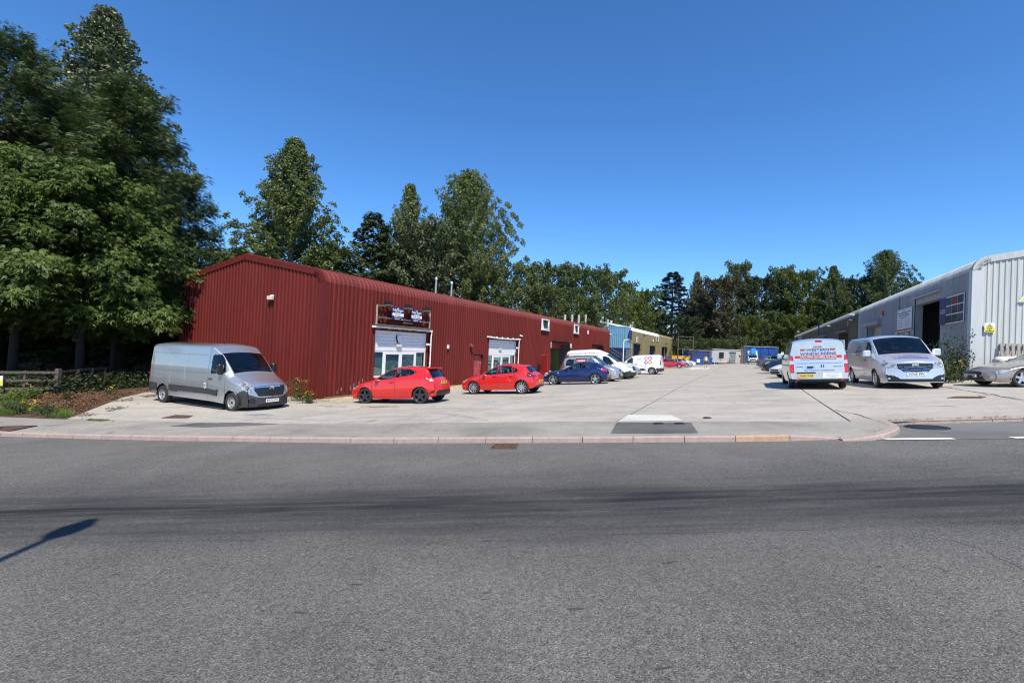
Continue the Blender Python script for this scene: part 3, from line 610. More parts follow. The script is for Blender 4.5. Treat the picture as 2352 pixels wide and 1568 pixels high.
# ---- glazed infill of an opening: boards over a pair of doors between side lights
def glazed(op, depth, zt, zdoor, nb, bottom):
    x0, x1 = op['x0'], op['x1']; e = MB()
    e.box(x0-.0, x0+.03, 0.02, depth, Z0L, zt).box(x1-.03, x1, 0.02, depth, Z0L, zt).box(x0+.03, x1-.03, 0.02, depth, zt-.03, zt)
    e.build('opening_reveal', m_redtrim, RR)
    ent = MB(); y0, y1 = depth-.07, depth; a, b = x0+.03, x1-.05
    fx = [a, a+(b-a)*.20, a+(b-a)*.5, a+(b-a)*.80, b]
    for k, xx in enumerate(fx):
        if k != 2: ent.box(xx-.035 if 0 < k < 4 else (xx if k == 0 else xx-.07), xx+.035 if 0 < k < 4 else (xx+.07 if k == 0 else xx), y0, y1, bottom if k in (0, 4) else Z0L+.05, zdoor+.08)
    ent.box(a+.07, b-.07, y0+.003, y1-.003, zdoor, zdoor+.08)
    for i, j in ((0, 1), (3, 4)): ent.box(fx[i]+.03, fx[j]-.03, y0+.004, y1-.004, bottom, bottom+.09)
    en = ent.build('glazed_entrance', m_upvc, RR)
    for i, j in ((0, 1), (3, 4)):
        MB().box(fx[i]+.03, fx[j]-.03, y0+.03, y0+.045, bottom+.09, zdoor).build('window_pane', m_glass, en)
        MB().box(fx[i], fx[j], y0+.01, y1-.01, Z0L, bottom).build('stall_riser', m_redtrim, en)
    for i, j in ((1, 2), (2, 3)):
        xa, xb = fx[i]+.04, fx[j]-.005 if i == 1 else fx[j]-.04
        if i == 2: xa = fx[i]+.005
        d = MB(); zb_ = Z0L+.08; w_ = .11
        d.box(xa, xa+w_, y0-.02, y1-.02, zb_, zdoor-.01).box(xb-w_, xb, y0-.02, y1-.02, zb_, zdoor-.01).box(xa+w_, xb-w_, y0-.018, y1-.022, zdoor-.01-w_, zdoor-.01).box(xa+w_, xb-w_, y0-.018, y1-.022, zb_, zb_+.25).box(xa+w_, xb-w_, y0-.018, y1-.022, zb_+.85, zb_+.95)
        d.build('door', m_upvc, en)
        MB().box(xa+w_, xb-w_, y0+.01, y0+.02, zb_+.2, zdoor-w_).build('door_pane', m_glass, en)
        hx = xb-.05 if i == 1 else xa+.05
        MB().box(hx-.015, hx+.015, y0-.05, y0-.02, zdoor-1.05, zdoor-.85).build('door_handle', mat('chrome', (0.6, 0.6, 0.6), 0.25, 1.0), en)
    hb = (zt-.03-zdoor-.08)/nb
    for k in range(nb):
        MB().box(a, b, y0-.012+0.004*(k % 2), y1, zdoor+.08+k*hb+.006, zdoor+.08+(k+1)*hb-.004, bev=.004).build('fascia_board', m_upvc, en)
    MB().box(a, b, y0+.02, y1+.02, zdoor+.08, zt-.03).build('backing', m_dkgrey, en)
    # dim room behind the glass with a pale blind
    MB().box(a+.1, b-.1, depth+.06, depth+.07, Z0L+.1, zdoor).build('blind', mat('pale_blind', (0.66, 0.70, 0.68), 0.8, var=0.1), en)
    return en
def gutter(xa, xb, z, pipe_x, zb, sag=0.0):
    g = MB(); n = 6
    for k in range(n):
        f0, f1 = k/n, (k+1)/n; za = z-sag*math.sin(pi*f0); zb_ = z-sag*math.sin(pi*f1)
        g.beam((xa+(xb-xa)*f0, -.12, za), (xa+(xb-xa)*f1, -.12, zb_), 0.11, 0.10)
    gu = g.build('gutter', m_upvc, RR)
    for k in range(6):
        xx = xa+(xb-xa)*(k+.5)/6; MB().box(xx-.02, xx+.02, -.19, -.03, z-.075, z+.055).build('gutter_bracket', m_upvc, gu)
    if pipe_x:
        MB().tube([(pipe_x, -.12, z), (pipe_x, -.12, z-.18), (pipe_x, -.10, z-.34), (pipe_x, -.09, zb)], 0.04, 8).build('downpipe', m_upvc, gu)
        for zz in (z-.9, z-2.0): MB().tube([(pipe_x, -.09, zz), (pipe_x, -.09, zz+.07)], 0.052, 8).build('pipe_clip', m_upvc, gu)
E1 = glazed(OPS[0], 0.24, 2.12, 0.93, 6, -0.42); E2 = glazed(OPS[1], 0.24, 2.05, 0.80, 6, -0.50)
g1a, g1b = _w(1484, 1308), _w(1722, 1326); g2a, g2b = _w(1945, 1345), _w(2076, 1357)
gutter(g1a[0], g1b[0], 2.25, _w(1720, 1335)[0], -1.3); gutter(g2a[0], g2b[0], 2.2, _w(2072.5, 1362)[0], -1.3, 0.06)
m_canopy = mat('mossy_canopy', (0.07, 0.055, 0.045), 0.9, var=0.5, scale=8)
for op, ext in ((OPS[0], .12), (OPS[1], .12), (OPS[2], .45), (OPS[3], .45)):
    MB().box(op['x0']-.12, op['x1']+.25, -ext+.03, 0.0, op['z1']+.21, op['z1']+.25).build('door_canopy', m_canopy, RR)
# ---- roller shutters
def roller(unit, op, depth, mtl, zb, mjamb, slat=0.075, ztop=None):
    x0, x1, zt = op['x0'], op['x1'], op['z1']; RT = unit.root
    MB().box(x0, x0+.04, .02, depth+.2, unit.z0, zt).box(x1-.04, x1, .02, depth+.2, unit.z0, zt).box(x0+.04, x1-.04, .02, depth+.2, zt-.04, zt).build('door_jamb', mjamb, RT)
    n = max(2, int((zt-.04-zb)/slat)); sl = (zt-.04-zb)/n; me = MB()
    me.add([(x0+.04, depth, 0), (x1-.04, depth, 0), (x0+.04, depth-.02, sl*.25), (x1-.04, depth-.02, sl*.25), (x0+.04, depth-.02, sl*.75), (x1-.04, depth-.02, sl*.75), (x0+.04, depth, sl), (x1-.04, depth, sl)], [(0, 1, 3, 2), (2, 3, 5, 4), (4, 5, 7, 6)])
    me = me.mesh('shutter_slat', mtl); sh = MB().box(x0+.04, x1-.04, depth+.005, depth+.012, zb, zt-.04).build('roller_shutter', mtl, RT)
    for k in range(n): link('shutter_slat', me, sh, Matrix.Translation((0, 0, zb+k*sl)))
    MB().box(x0+.04, x1-.04, depth-.03, depth+.02, zb-.06, zb).build('bottom_rail', m_dkgrey, sh)
roller(red, OPS[2], 0.7, m_redroll, 1.62, m_dkgrey); roller(red, OPS[3], 0.7, m_redroll, -1.3, m_redtrim)
# open room seen through the third opening
x0, x1 = OPS[2]['x0'], OPS[2]['x1']
MB().box(x1+.05, x1+.1, .9, 5.4, Z0L, 3).build('side_partition', mat('olive_partition', (0.16, 0.17, 0.06), 0.8), RR)
MB().box(x0-1.2, x0-1.1, .8, 5.4, Z0L, 3).build('side_partition', mat('olive_partition', (0.16, 0.17, 0.06), 0.8), RR)
MB().box(x0+1.1, x0+2.2, 1.9, 1.96, Z0L, .9).build('inner_door', m_upvc, RR)
# ---- steel personnel doors
m_reddoor = mat('peeling_red_door', (0.36, 0.032, 0.045), 0.5, var=0.1, scale=3, dirt=((0.6, 0.5, 0.48), 0.9, 5))
MB().box(OPS[4]['x0']+.05, OPS[4]['x1']-.05, .06, .11, Z0L, .80).build('door', m_reddoor, RR)['label'] = 'peeling bright red steel door'
MB().box(OPS[4]['x0'], OPS[4]['x0']+.05, -.02, .12, Z0L, .86).box(OPS[4]['x1']-.05, OPS[4]['x1'], -.02, .12, Z0L, .86).box(OPS[4]['x0']-.08, OPS[4]['x1']+.08, -.14, .1, .86, .90).build('door_frame', m_redtrim, RR)
MB().box(OPS[5]['x0'], OPS[5]['x0']+.06, -.03, .3, Z0L, .86).box(OPS[5]['x1']-.06, OPS[5]['x1'], -.03, .3, Z0L, .86).box(OPS[5]['x0'], OPS[5]['x1'], -.14, .3, .862, .91).build('door_frame', m_redroll, RR)
MB().box(OPS[5]['x0']+.06, OPS[5]['x1']-.06, .28, .30, Z0L, .86).build('door', mat('cream_door', (0.62, 0.58, 0.48), 0.6), RR)
hd = link('door', MB().box(0, .95, -.02, .02, Z0L, .84).mesh('door', m_redroll), RR, Matrix.Translation((OPS[5]['x0']+.02, -.05, 0))@Matrix.Rotation(math.radians(-118), 4, 'Z')); hd['label'] = 'red side door standing open'
# ---- upper casement windows
def casement(P0, P1, wz):
    a, za = _w(*P0); b, zb = _w(*P1); w_ = b-a; f = MB()
    z0_, z1_ = wz
    f.box(a, b, -.16, -.03, z0_, z0_+.09).box(a, b, -.16, -.03, z1_-.09, z1_).box(a, a+.1, -.16, -.03, z0_+.09, z1_-.09).box(b-.1, b, -.16, -.03, z0_+.09, z1_-.09).box(a-.06, b+.06, -.22, -.03, z0_-.05, z0_)
    wn = f.build('window', m_upvc, RR)
    MB().box(a+.1, b-.1, -.09, -.08, z0_+.09, z1_-.09).build('window_pane', m_glass, wn)
    MB().box(a+.1, b-.1, -.05, -.045, z0_+.09, z1_-.09).build('blind', MATS['pale_blind'], wn)
    op_ = MB(); op_.box(0, .07, -.025, .025, 0, z1_-z0_-.1).box(w_-.2-.07, w_-.2, -.025, .025, 0, z1_-z0_-.1).box(.07, w_-.27, -.024, .024, 0, .07).box(.07, w_-.27, -.024, .024, z1_-z0_-.17, z1_-z0_-.1)
    op_.build('sash', m_upvc, wn, Matrix.Translation((a+.1, -.19, z0_+.05))@Matrix.Rotation(math.radians(-8), 4, 'X'))
wa = _w(2178, 1276); wb = _w(2178, 1320); wc = _w(2302, 1298); wd2 = _w(2302, 1333)
casement((2164.5, 1297), (2192, 1297), (wb[1], wa[1])); casement((2294, 1315), (2311, 1315), (wd2[1], wc[1]))
# ---- board rack over the first opening
fa, fb = _w(1496.3, 1257), _w(1709, 1280); zt_, zb_ = _w(1497.3, 1219)[1], _w(1495.3, 1297)[1]
rack = thing('sign_rack', 'weathered grey timber batten rack on red wall above white entrance', 'rack', frame((RO[0], RO[1], 0), DD))
for f_, zz in enumerate((zt_, zt_-.62, zb_)):
    MB().box(fa[0], fb[0], -.30 if f_ == 2 else -.20, -.13, zz-.045, zz+.045).build('batten', m_wood, rack)
    for k in range(12): 
        xx = fa[0]+(fb[0]-fa[0])*(k+.5)/12; MB().box(xx-.04, xx+.04, -.14, -.03, zz-.03, zz+.03).build('bracket', m_wood, rack)
xm = fa[0]+(fb[0]-fa[0])*.54
for zz in (zt_-.78, zt_-1.0): MB().box(xm-.35, xm+.45, -.20, -.13, zz-.03, zz+.03).build('batten', m_wood, rack)
for xx in (fa[0], fb[0]): MB().box(xx-.03, xx+.03, -.22, -.16, zb_, zt_).build('upright', m_woodp, rack)
m_navy = flat('navy_board', (0.012, 0.016, 0.115), 0.4); m_wht = flat('white_print', (0.8, 0.8, 0.8)); m_grey_t = flat('grey_print', (0.12, 0.12, 0.13))
def agent_board(P, line, label):
    (a, _), (b, _) = _w(*P[0]), _w(*P[1]); zt, zb = _w(*P[0])[1], _w(*P[2])[1]; w_, h_ = b-a, zt-zb
    s_ = thing('agent_board', label, 'sign', frame(Vector(RO)+Vector(DD)*((a+b)/2)+Vector(EE)*0.225+Vector((0, 0, (zt+zb)/2)), DD))
    MB().box(-w_/2, w_/2, 0, .02, -h_/2, h_/2).build('board', m_navy, s_); Y = -.004
    MB().box(-w_/2, w_/2, Y-.002, 0.001, -h_*.2, h_*.035).build('white_band', m_wht, s_)
    text_obj('lettering', 'Philips Rogers', m_wht, s_, 0, Y-.004, h_*.24, .2, w_*.88, .006, None)
    text_obj('lettering', 'Commercial', m_wht, s_, .0, Y-.004, h_*.10, .1, w_*.44, .003)
    text_obj('lettering', line, m_grey_t, s_, 0, Y-.006, -h_*.083, .2, w_*(.46 if 'LET' in line else .62), .004, h_*.14)
    text_obj('lettering', '01208 812 812', m_wht, s_, 0, Y-.004, -h_*.285, .15, w_*.62, .003, h_*.075)
    text_obj('lettering', 'philiprogers.co.uk', m_wht, s_, -.05, Y-.004, -h_*.42, .1, w_*.4, .001)
    MB().beam((-.1*w_, Y, h_*.36), (.02*w_, Y, h_*.41), .004, .04).beam((.02*w_, Y, h_*.41), (.07*w_, Y, h_*.385), .004, .04).build('emblem', m_wht, s_)
    MB().box(w_*.33, w_*.44, Y-.002, 0, -h_*.46, -h_*.40).build('emblem', m_wht, s_)
agent_board(((1556, 1225.4), (1603.5, 1232), (1553.5, 1277)), 'TO LET', 'navy estate agent board reading TO LET on rack')
agent_board(((1633, 1237), (1676, 1243.3), (1631, 1285)), 'FOR SALE', 'navy estate agent board reading FOR SALE on rack')
def wall_thing(name, label, cat, unit, px, py, z=None, group=None, y=-.05):
    s_, zz = unit.w(px, py); M = unit.root.matrix_basis@Matrix.Translation((s_, y, z if z is not None else zz)); return thing(name, label, cat, M, group)
for k, (px, py, lab) in enumerate(((1539, 1213, 'nearest black floodlight above the agent boards'), (1617.5, 1226, 'middle black floodlight between the two agent boards'), (1693, 1236, 'furthest black floodlight at right end of board rack'))):
    t_ = wall_thing('floodlight', lab, 'light', red, px, py, None, 'floodlights over the board rack', -.3)
    MB().prism([(-.17, -.1), (.17, -.1), (.13, .12), (-.13, .12)], lambda u, v, w: (u, w, v), -.13, .10).build('housing', m_blk, t_)
    MB().box(-.17, .17, -.16, .12, -.125, -.1).build('lens', mat('dull_lens', (0.3, 0.28, 0.22), 0.4), t_)
    MB().box(-.03, .03, 0.0, .27, -.06, -.02).build('arm', m_blk, t_)
# ---- small fittings on the red wall
def box_thing(name, label, cat, unit, px, py, size, mtl, group=None, extra=None, bev=.01):
    t_ = wall_thing(name, label, cat, unit, px, py, None, group); w_, d_, h_ = size
    MB().box(-w_/2, w_/2, -d_, .0, -h_/2, h_/2, bev=bev).build('housing', mtl, t_)
    MB().box(-w_/2-.01, w_/2+.01, 0, .02, -h_/2-.01, h_/2+.01).build('backplate', m_dkgrey, t_)
    if extra: extra(t_)
    return t_
m_cream = mat('cream_plastic', (0.62, 0.58, 0.45), 0.5)
al = wall_thing('alarm_box', 'white and black alarm box on boards above first entrance', 'alarm', red, 1602, 1355, None, None, .15)
MB().prism([(-.16, .2), (.16, .2), (.18, .08), (.08, -.2), (-.08, -.2), (-.18, .08)], lambda u, v, w: (u, w, v), -.09, 0).build('case', m_upvc, al); MB().prism([(-.19, .19), (.12, .19), (.14, .05), (.05, -.235), (-.11, -.235), (-.21, .06)], lambda u, v, w: (u, w, v), -.06, -.001).build('base', m_blk, al)
for px, py, lab in ((1601.5, 1384, 'cream bulkhead lamp on boards above first entrance'), (2006, 1397, 'cream bulkhead lamp on boards above second entrance')):
    t_ = wall_thing('bulkhead_lamp', lab, 'light', red, px, py, None, 'bulkhead lamps', .15); MB().box(-.2, .2, -.1, 0, -.06, .08, bev=.02).build('diffuser', m_cream, t_); MB().box(-.2, .2, -.04, 0.02, -.08, -.061).build('base', m_upvc, t_)
box_thing('sensor_box', 'small white box on red wall between the two entrances', 'box', red, 1787.4, 1386.6, (.14, .1, .24), m_upvc)
def hood(t_): MB().prism([(0, .16), (-.2, .02), (-.2, -.06), (0, -.02)], lambda u, v, w: (w, u, v), -.12, .12).build('hood', mat('brown_plastic', (0.16, 0.07, 0.045), 0.6), t_)
box_thing('porch_lamp', 'brown hooded lamp beside the peeling red door', 'light', red, 1879.3, 1383, (.16, .12, .2), mat('brown_plastic', (0.16, 0.07, 0.045), 0.6), None, hood)
def cam_head(t_): MB().tube([(0.02, -.1, 0), (.04, -.24, -.05)], .05, 8).build('head', m_upvc, t_)
for px, py, lab in ((1704.5, 1377, 'twin white spotlight beside first entrance downpipe'), (2063, 1391, 'white spotlight beside second entrance downpipe'), (2078, 1342, 'white camera above second entrance gutter'), (2317, 1402, 'left of two white lamps over the white high-roof van'), (2334, 1402.5, 'right of two white lamps over the white high-roof van'), (2437, 1335, 'white camera at far top corner of red wall')):
    box_thing('wall_camera', lab, 'light', red, px, py, (.12, .08, .12), m_upvc, 'white lamps and cameras on the red wall', cam_head)
for px, py, lab in ((2279.5, 1384, 'white oblong lamp right of open shutter doorway'), (2348.6, 1329, 'white oblong lamp right of the second upper window')):
    box_thing('oblong_lamp', lab, 'light', red, px, py, (.2, .12, .5), m_upvc, 'oblong lamps on the red wall', None, .03)
t_ = wall_thing('cable_coil', 'coil of pale cable hung on red wall left of open shutter', 'cable', red, 2199.5, 1380); 
MB().tube([(0.13*math.sin(a), -.08, .3*math.cos(a)) for a in np.linspace(0, 2*pi, 20)], .03, 6).tube([(0.09*math.sin(a), -.11, .24*math.cos(a)) for a in np.linspace(0, 2*pi, 20)], .025, 6).build('coil', m_woodp, t_); MB().box(-.03, .03, -.1, 0, .28, .36).build('hook', m_dkgrey, t_)
def slot(t_): MB().box(-.16, .16, -.29, -.26, .1, .14).build('slot', m_dkgrey, t_)
box_thing('post_box', 'black post box on red wall beside the open red door', 'box', red, 2150, 1466, (.34, .26, .5), m_blk, None, slot)
# gable light and stub mast
gl_ = on_wall(627, 685, RO, EE); gx = gl_[0]
t_ = thing('gable_lamp', 'small cream lamp high on the red gable end', 'light', red.root.matrix_basis@Matrix.Translation((-.06, -gx, gl_[1])))
MB().box(-.16, 0, -.17, .17, -.09, .10, bev=.02).build('housing', m_cream, t_); MB().box(-.02, .03, -.12, .12, .1, .16).build('bracket', m_upvc, t_)
# flues standing on the roof
def flue(label, px, pt, pb, y, r, mtl, cap=True):
    M = red.root.matrix_basis; o = Vector(RO)-Vector(EE)*y
    s_, zt = on_wall(px/1.7415, pt/1.7415, o, DD); zb = 4.7
    t_ = thing('flue_pipe', label, 'flue', M@Matrix.Translation((s_, y, zb)), 'flues on the red roof')
    MB().tube([(0, 0, -.2), (0, 0, zt-zb)], r, 10).build('pipe', mtl, t_)
    if cap: MB().lathe([(r*1.5, zt-zb-.05), (r*1.5, zt-zb+.12), (0.01, zt-zb+.16)], 10).build('cowl', mtl, t_)
    MB().lathe([(r*1.9, -.05), (r*1.1, .15)], 10).build('collar', m_dkgrey, t_)
flue('steel flue nearest the tall poplars, left of the pair', 1745, 1117, 1164, 1.6, .065, m_galv); flue('steel flue right of the near pair', 1807, 1134, 1176, 1.6, .065, m_galv)
m_flue = mat('grey_flue', (0.42, 0.41, 0.40), 0.8)
for px, pt, lab in ((2260, 1258.5, 'first of four grey flues at far end of red roof'), (2289, 1257, 'second of four grey flues at far end of red roof'), (2315.5, 1259, 'third of four grey flues at far end of red roof'), (2343.5, 1258, 'last of four grey flues at far end of red roof')):
    flue(lab, px, pt, 0, 3.0, .16, m_flue, False)

# ================================================================== olive units further along
OZ = 68.5; oc = at(2520/1.7415, 1307/1.7415, OZ); OO = (oc.x, oc.y, 0); zeO = oc.z+0.05; z0O = gz(oc.x, oc.y)-0.6
end = at(2714.7/1.7415, 1356.6/1.7415, 110.0)
od = np.array([end.x-oc.x, end.y-oc.y, 0]); 
# far end from the level eave
k = None
d_ = ray(2714.7/1.7415, 1356.6/1.7415); tt = (zeO-.05-CAMZ)/d_[2]; PE = CAMP+d_*tt; od = PE-np.array([oc.x, oc.y, PE[2]]); LO = float(np.linalg.norm(od)); od = od/LO
print('olive', OO, PE, LO, zeO)
_wo = lambda px, py: on_wall(px/1.7415, py/1.7415, OO, od)
def zo(x, y): return 2380+x/6.918, 1340+y/6.918
OOP = []
for a, b, yy in ((1060, 1240, 243), (1512, 1655, 298), (1845, 1990, 330), (2150, 2238, 370)):
    A, B = _wo(*zo(a, yy)), _wo(*zo(b, yy)); OOP.append(dict(x0=A[0], x1=B[0], z1=A[1]))
print([(round(o['x0'], 1), round(o['x1'], 1), round(o['z1'], 2)) for o in OOP])
split = _wo(2636, 1340)[0]
olive = Unit('olive_industrial_unit', 'long olive drab industrial unit with white eave beyond the blue containers', OO, od, LO, 11.6, z0O, zeO, zeO+0.95, 0.34, m_olive, m_white_eave, m_white_eave, mat('white_trim', (0.7, 0.7, 0.68), 0.6), OOP, sections=[(0, split, m_olive, m_white_eave, m_white_eave), (split, 999, m_olive, m_olive, m_olive)], rib=(0.07, 0.04, 0.03), fmat=m_olive)
OR = olive.root
for op, mtl, zb in ((OOP[0], m_blue, z0O), (OOP[1], m_blue, z0O), (OOP[2], m_redroll, z0O), (OOP[3], m_dkgrey, OOP[3]['z1']-.6)):
    roller(olive, op, 0.8, mtl, zb, m_dkgrey, 0.16)
    MB().box(op['x0']-.2, op['x1']+.3, -.45, 0, op['z1']+.03, op['z1']+.09).build('door_canopy', m_canopy, OR)
q = OOP[2]; MB().box(q['x1']-.9, q['x1']-.4, .35, .4, z0O, q['z1']-.1).build('door_leaf', m_upvc, OR)
for (a, b, c, d, lab) in ((1132, 1176, 45, 210, 'tall white notice above first blue shutter on olive wall'), (952, 990, 252, 358, 'small white notice at near corner of olive wall')):
    A, B = _wo(*zo(a, c)), _wo(*zo(b, d)); s_ = thing('wall_notice', lab, 'sign', OR.matrix_basis@Matrix.Translation(((A[0]+B[0])/2, -.06, (A[1]+B[1])/2))); w_, h_ = max(.5, abs(B[0]-A[0])), A[1]-B[1]
    MB().box(-w_/2, w_/2, -.03, 0, -h_/2, h_/2).build('panel', m_upvc, s_)
    for kk in range(3): MB().box(-w_*.3, w_*.3, -.036, -.03, h_*(.25-.28*kk)-.05, h_*(.25-.28*kk)+.08).build('print_line', m_navy, s_)
A, B = _wo(*zo(1700, 30)), _wo(*zo(1742, 180)); wn = MB().box(A[0], B[0], -.12, -.04, B[1], B[1]+.1).box(A[0], B[0], -.12, -.04, A[1]-.1, A[1]).box(A[0], A[0]+.12, -.12, -.04, B[1]+.1, A[1]-.1).box(B[0]-.12, B[0], -.12, -.04, B[1]+.1, A[1]-.1).build('window', m_upvc, OR)
MB().box(A[0]+.12, B[0]-.12, -.08, -.07, B[1]+.1, A[1]-.1).build('window_pane', m_glass, wn)
for x, y, lab in ((1345, 10, 'dark lamp arm between first blue doors on olive wall'), (1590, 150, 'white twin lamp above second blue door'), (1955, 240, 'dark lamp above red door on olive wall'), (2110, 280, 'dark lamp left of last dark doorway'), (2225, 275, 'dark lamp right of last dark doorway')):
    box_thing('wall_lamp', lab, 'light', olive, *zo(x, y), (.3, .2, .25), m_upvc if 'white' in lab else m_blk, 'lamps on the olive wall', lambda t_: MB().tube([(0, -.15, 0), (.2, -.7, .1)], .06, 6).build('arm', m_dkgrey, t_))
for x, hgt, y in ((1075, .9, 3.2), (1128, .8, 3.2), (1425, .7, 2.0), (1460, 1.5, 1.2)):
    px, py = 2150+x*.26144, 1150+ {1075: 495, 1128: 507, 1425: 567, 1460: 530}[x]*.26144
    o = Vector(OO)+Vector((-od[1], od[0], 0))*y; s_, zt = on_wall(px/1.7415, py/1.7415, o, od)
    t_ = thing('flue_pipe', {1075: 'stubby grey flue on white edged roof, left of pair', 1128: 'stubby grey flue on white edged roof, right of pair', 1425: 'short grey flue beside thin pole on olive roof', 1460: 'thin pale pole on olive roof'}[x], 'flue', OR.matrix_basis@Matrix.Translation((s_, y, zt-hgt)), 'flues on the olive roof')
    MB().tube([(0, 0, -1), (0, 0, hgt)], .18 if x < 1200 else (.14 if x < 1450 else .05), 10).build('pipe', m_flue, t_)
    MB().lathe([(.21 if x < 1200 else .15, hgt-.1), (.21 if x < 1200 else .15, hgt+.02), (0.01, hgt+.05)], 10).build('cap', m_flue, t_)

# ================================================================== right hand row
RC = (20.9, 20.7, 0.0); RZ0 = 0.35; LR = 81.5
xd = -DD
_wr = lambda px, py: on_wall(px/1.7415, py/1.7415, RC, xd)
def rop(xa, xb, y):
    a, b = _wr(xa, y), _wr(xb, y); lo, hi = sorted((a[0], b[0])); return lo, hi
ba = rop(3662.4, 3767.6, 1180); bb = rop(3471, 3527, 1310); b3 = rop(3358, 3395, 1340); b4 = rop(3285, 3310, 1350)
ztr = _wr(3768, 1150)[1]-.18; zt3 = _wr(3527, 1297)[1]; zt5 = _wr(3358, 1334)[1]; zt6 = _wr(3285, 1349)[1]
ROP = [dict(x0=ba[0], x1=ba[1], z1=ztr), dict(x0=bb[0], x1=bb[1], z1=zt3), dict(x0=b3[0], x1=b3[1], z1=zt5), dict(x0=b4[0], x1=b4[1], z1=zt6)]
print('right', [(round(o['x0'], 1), round(o['x1'], 1), round(o['z1'], 2)) for o in ROP])
rs_ = _wr(3434.4, 1300)[0]
rgt = Unit('grey_industrial_unit', 'long grey and dark olive industrial unit with curved eave along right side', RC, xd, -LR, 14.0, RZ0, 6.55, 7.7, 0.2, m_greygab, m_greyc, m_greyc, m_greytrim, ROP, gable_at=0, rib=(0.05, 0.03, 0.032), sections=[(-LR, rs_, m_olive2, clad('dull_metal_eave', (0.30, 0.30, 0.31), 0.2), m_olive2), (rs_, 0.1, m_greyc, m_greygab, m_greygab)])
RT = rgt.root
m_dark_in = mat('dark_interior', (0.16, 0.14, 0.12), 0.9)
m_galvroll = mat('grey_roller', (0.42, 0.43, 0.43), 0.5, 0.2)
q = ROP[0]
MB().box(q['x0'], q['x0']+.05, .02, .36, RZ0, q['z1']).box(q['x1']-.05, q['x1'], .02, .36, RZ0, q['z1']).box(q['x0']+.05, q['x1']-.05, .02, .36, q['z1']-.35, q['z1']).build('door_jamb', m_greyc, RT)
MB().box(q['x0']-.2, q['x1']+.2, -.16, 0.0, q['z1']+.02, q['z1']+.07).build('door_canopy', m_greytrim, RT)
# workshop seen through the big doorway: shelving, bench, pale lower wall
MB().box(q['x0']-2, q['x1']+4, 4.9, 5.0, RZ0, 6).build('back_partition', m_dark_in, RT)
MB().box(q['x0']-3.5, q['x0']-3.4, .9, 4.9, RZ0, 6).build('side_partition', m_dark_in, RT)
MB().box(q['x0']-2, q['x1']+2, 4.80, 4.89, RZ0, 2.4).build('wall_panel', mat('pale_panel', (0.5, 0.5, 0.5), 0.7), RT)
sh = thing('shelf_rack', 'dark shelving with boxes inside the open workshop doorway', 'shelves', RT.matrix_basis@Matrix.Translation((q['x0']+1.2, 3.6, RZ0)))
for xx in (0, 2.0):
    for yy in (0, .6): MB().box(xx-.03, xx+.03, yy-.03, yy+.03, 0, 4.4).build('upright', m_rust, sh)
for zz in (1.0, 1.9, 2.8, 3.7):
    MB().box(-.05, 2.05, -.05, .65, zz, zz+.05).build('shelf', m_wood, sh)
m_card = mat('cardboard', (0.24, 0.15, 0.08), 0.8, var=0.2)
for k in range(7): 
    MB().box(0, .4, 0, .45, 0, .35+.1*(k % 3)).build('cardboard_box', m_card, None, sh.matrix_basis@Matrix.Translation((.1+.5*(k % 4), .08, (1.05, 1.95, 2.85)[k//3])))['label'] = 'cardboard box number %s on shelves in workshop doorway' % ('one', 'two', 'three', 'four', 'five', 'six', 'seven')[k]
for o_ in [o for o in bpy.data.objects if o.name.startswith('cardboard_box')]: tag(o_, None, 'box', 'boxes on the workshop shelves')
roller(rgt, ROP[1], 0.42, m_galvroll, RZ0, m_greyc, .11); q = ROP[1]; MB().box(q['x0']-.5, q['x1']+.1, -.30, 0.0, q['z1']+.02, q['z1']+.32).build('door_canopy', m_greyc, RT)
roller(rgt, ROP[2], 0.9, m_galvroll, RZ0, m_olive2, .14); roller(rgt, ROP[3], 0.9, m_redroll, RZ0, m_olive2, .14)
for q in ROP[2:]: MB().box(q['x0']-.3, q['x1']+.3, -.4, 0.0, q['z1']+.02, q['z1']+.09).build('door_canopy', m_greyc, RT)
MB().tube([(_wr(3597, 1350)[0], -.07, RZ0), (_wr(3597, 1350)[0], -.07, 6.0)], .035, 6).build('downpipe', m_greyc, RT)
# ---- signs on the right wall
def board(name, label, unit, P, Q, mtl, y=-.07, th=.03, zt=None, zb=None):
    a, za = unit.w(*P); b, zb_ = unit.w(*Q); w_, h_ = abs(b-a), abs(za-zb_); c = (a+b)/2
    s_ = thing(name, label, 'sign', unit.root.matrix_basis@Matrix.Translation((c, y, (za+zb_)/2)))
    MB().box(-w_/2, w_/2, -.03, -.03+th, -h_/2, h_/2).build('panel', mtl, s_); return s_, w_, h_
m_pr = flat('print_red', (0.55, 0.02, 0.03)); m_pb = flat('print_blue', (0.05, 0.06, 0.32)); m_orange = mat('orange_plastic', (0.75, 0.17, 0.03), 0.5)
s_, w_, h_ = board('company_sign', 'white windscreen company sign left of the big open doorway', rgt, (3597.5, 1243), (3652, 1321), m_upvc)
Y = -.034
text_obj('lettering', '24HR', m_pr, s_, 0, Y, h_*.42, .2, w_*.16, .004, h_*.05)
text_obj('lettering', 'WESTERN', m_navy, s_, 0, Y, h_*.32, .3, w_*.46, .012, h_*.075); text_obj('lettering', 'WINDSCREENS', m_navy, s_, 0, Y, h_*.215, .3, w_*.72, .012, h_*.075)
text_obj('lettering', '01208 77204', m_pr, s_, 0, Y, h_*.11, .3, w_*.5, .008, h_*.06)
for sx in (-1, 1): MB().box(sx*w_*.36-w_*.09, sx*w_*.36+w_*.09, Y-.002, Y+.003, h_*.31, h_*.35).build('red_bar', m_pr, s_)
MB().box(-w_/2, w_/2, Y-.002, Y+.003, -h_*.46, -h_*.39).build('red_band', m_pr, s_)
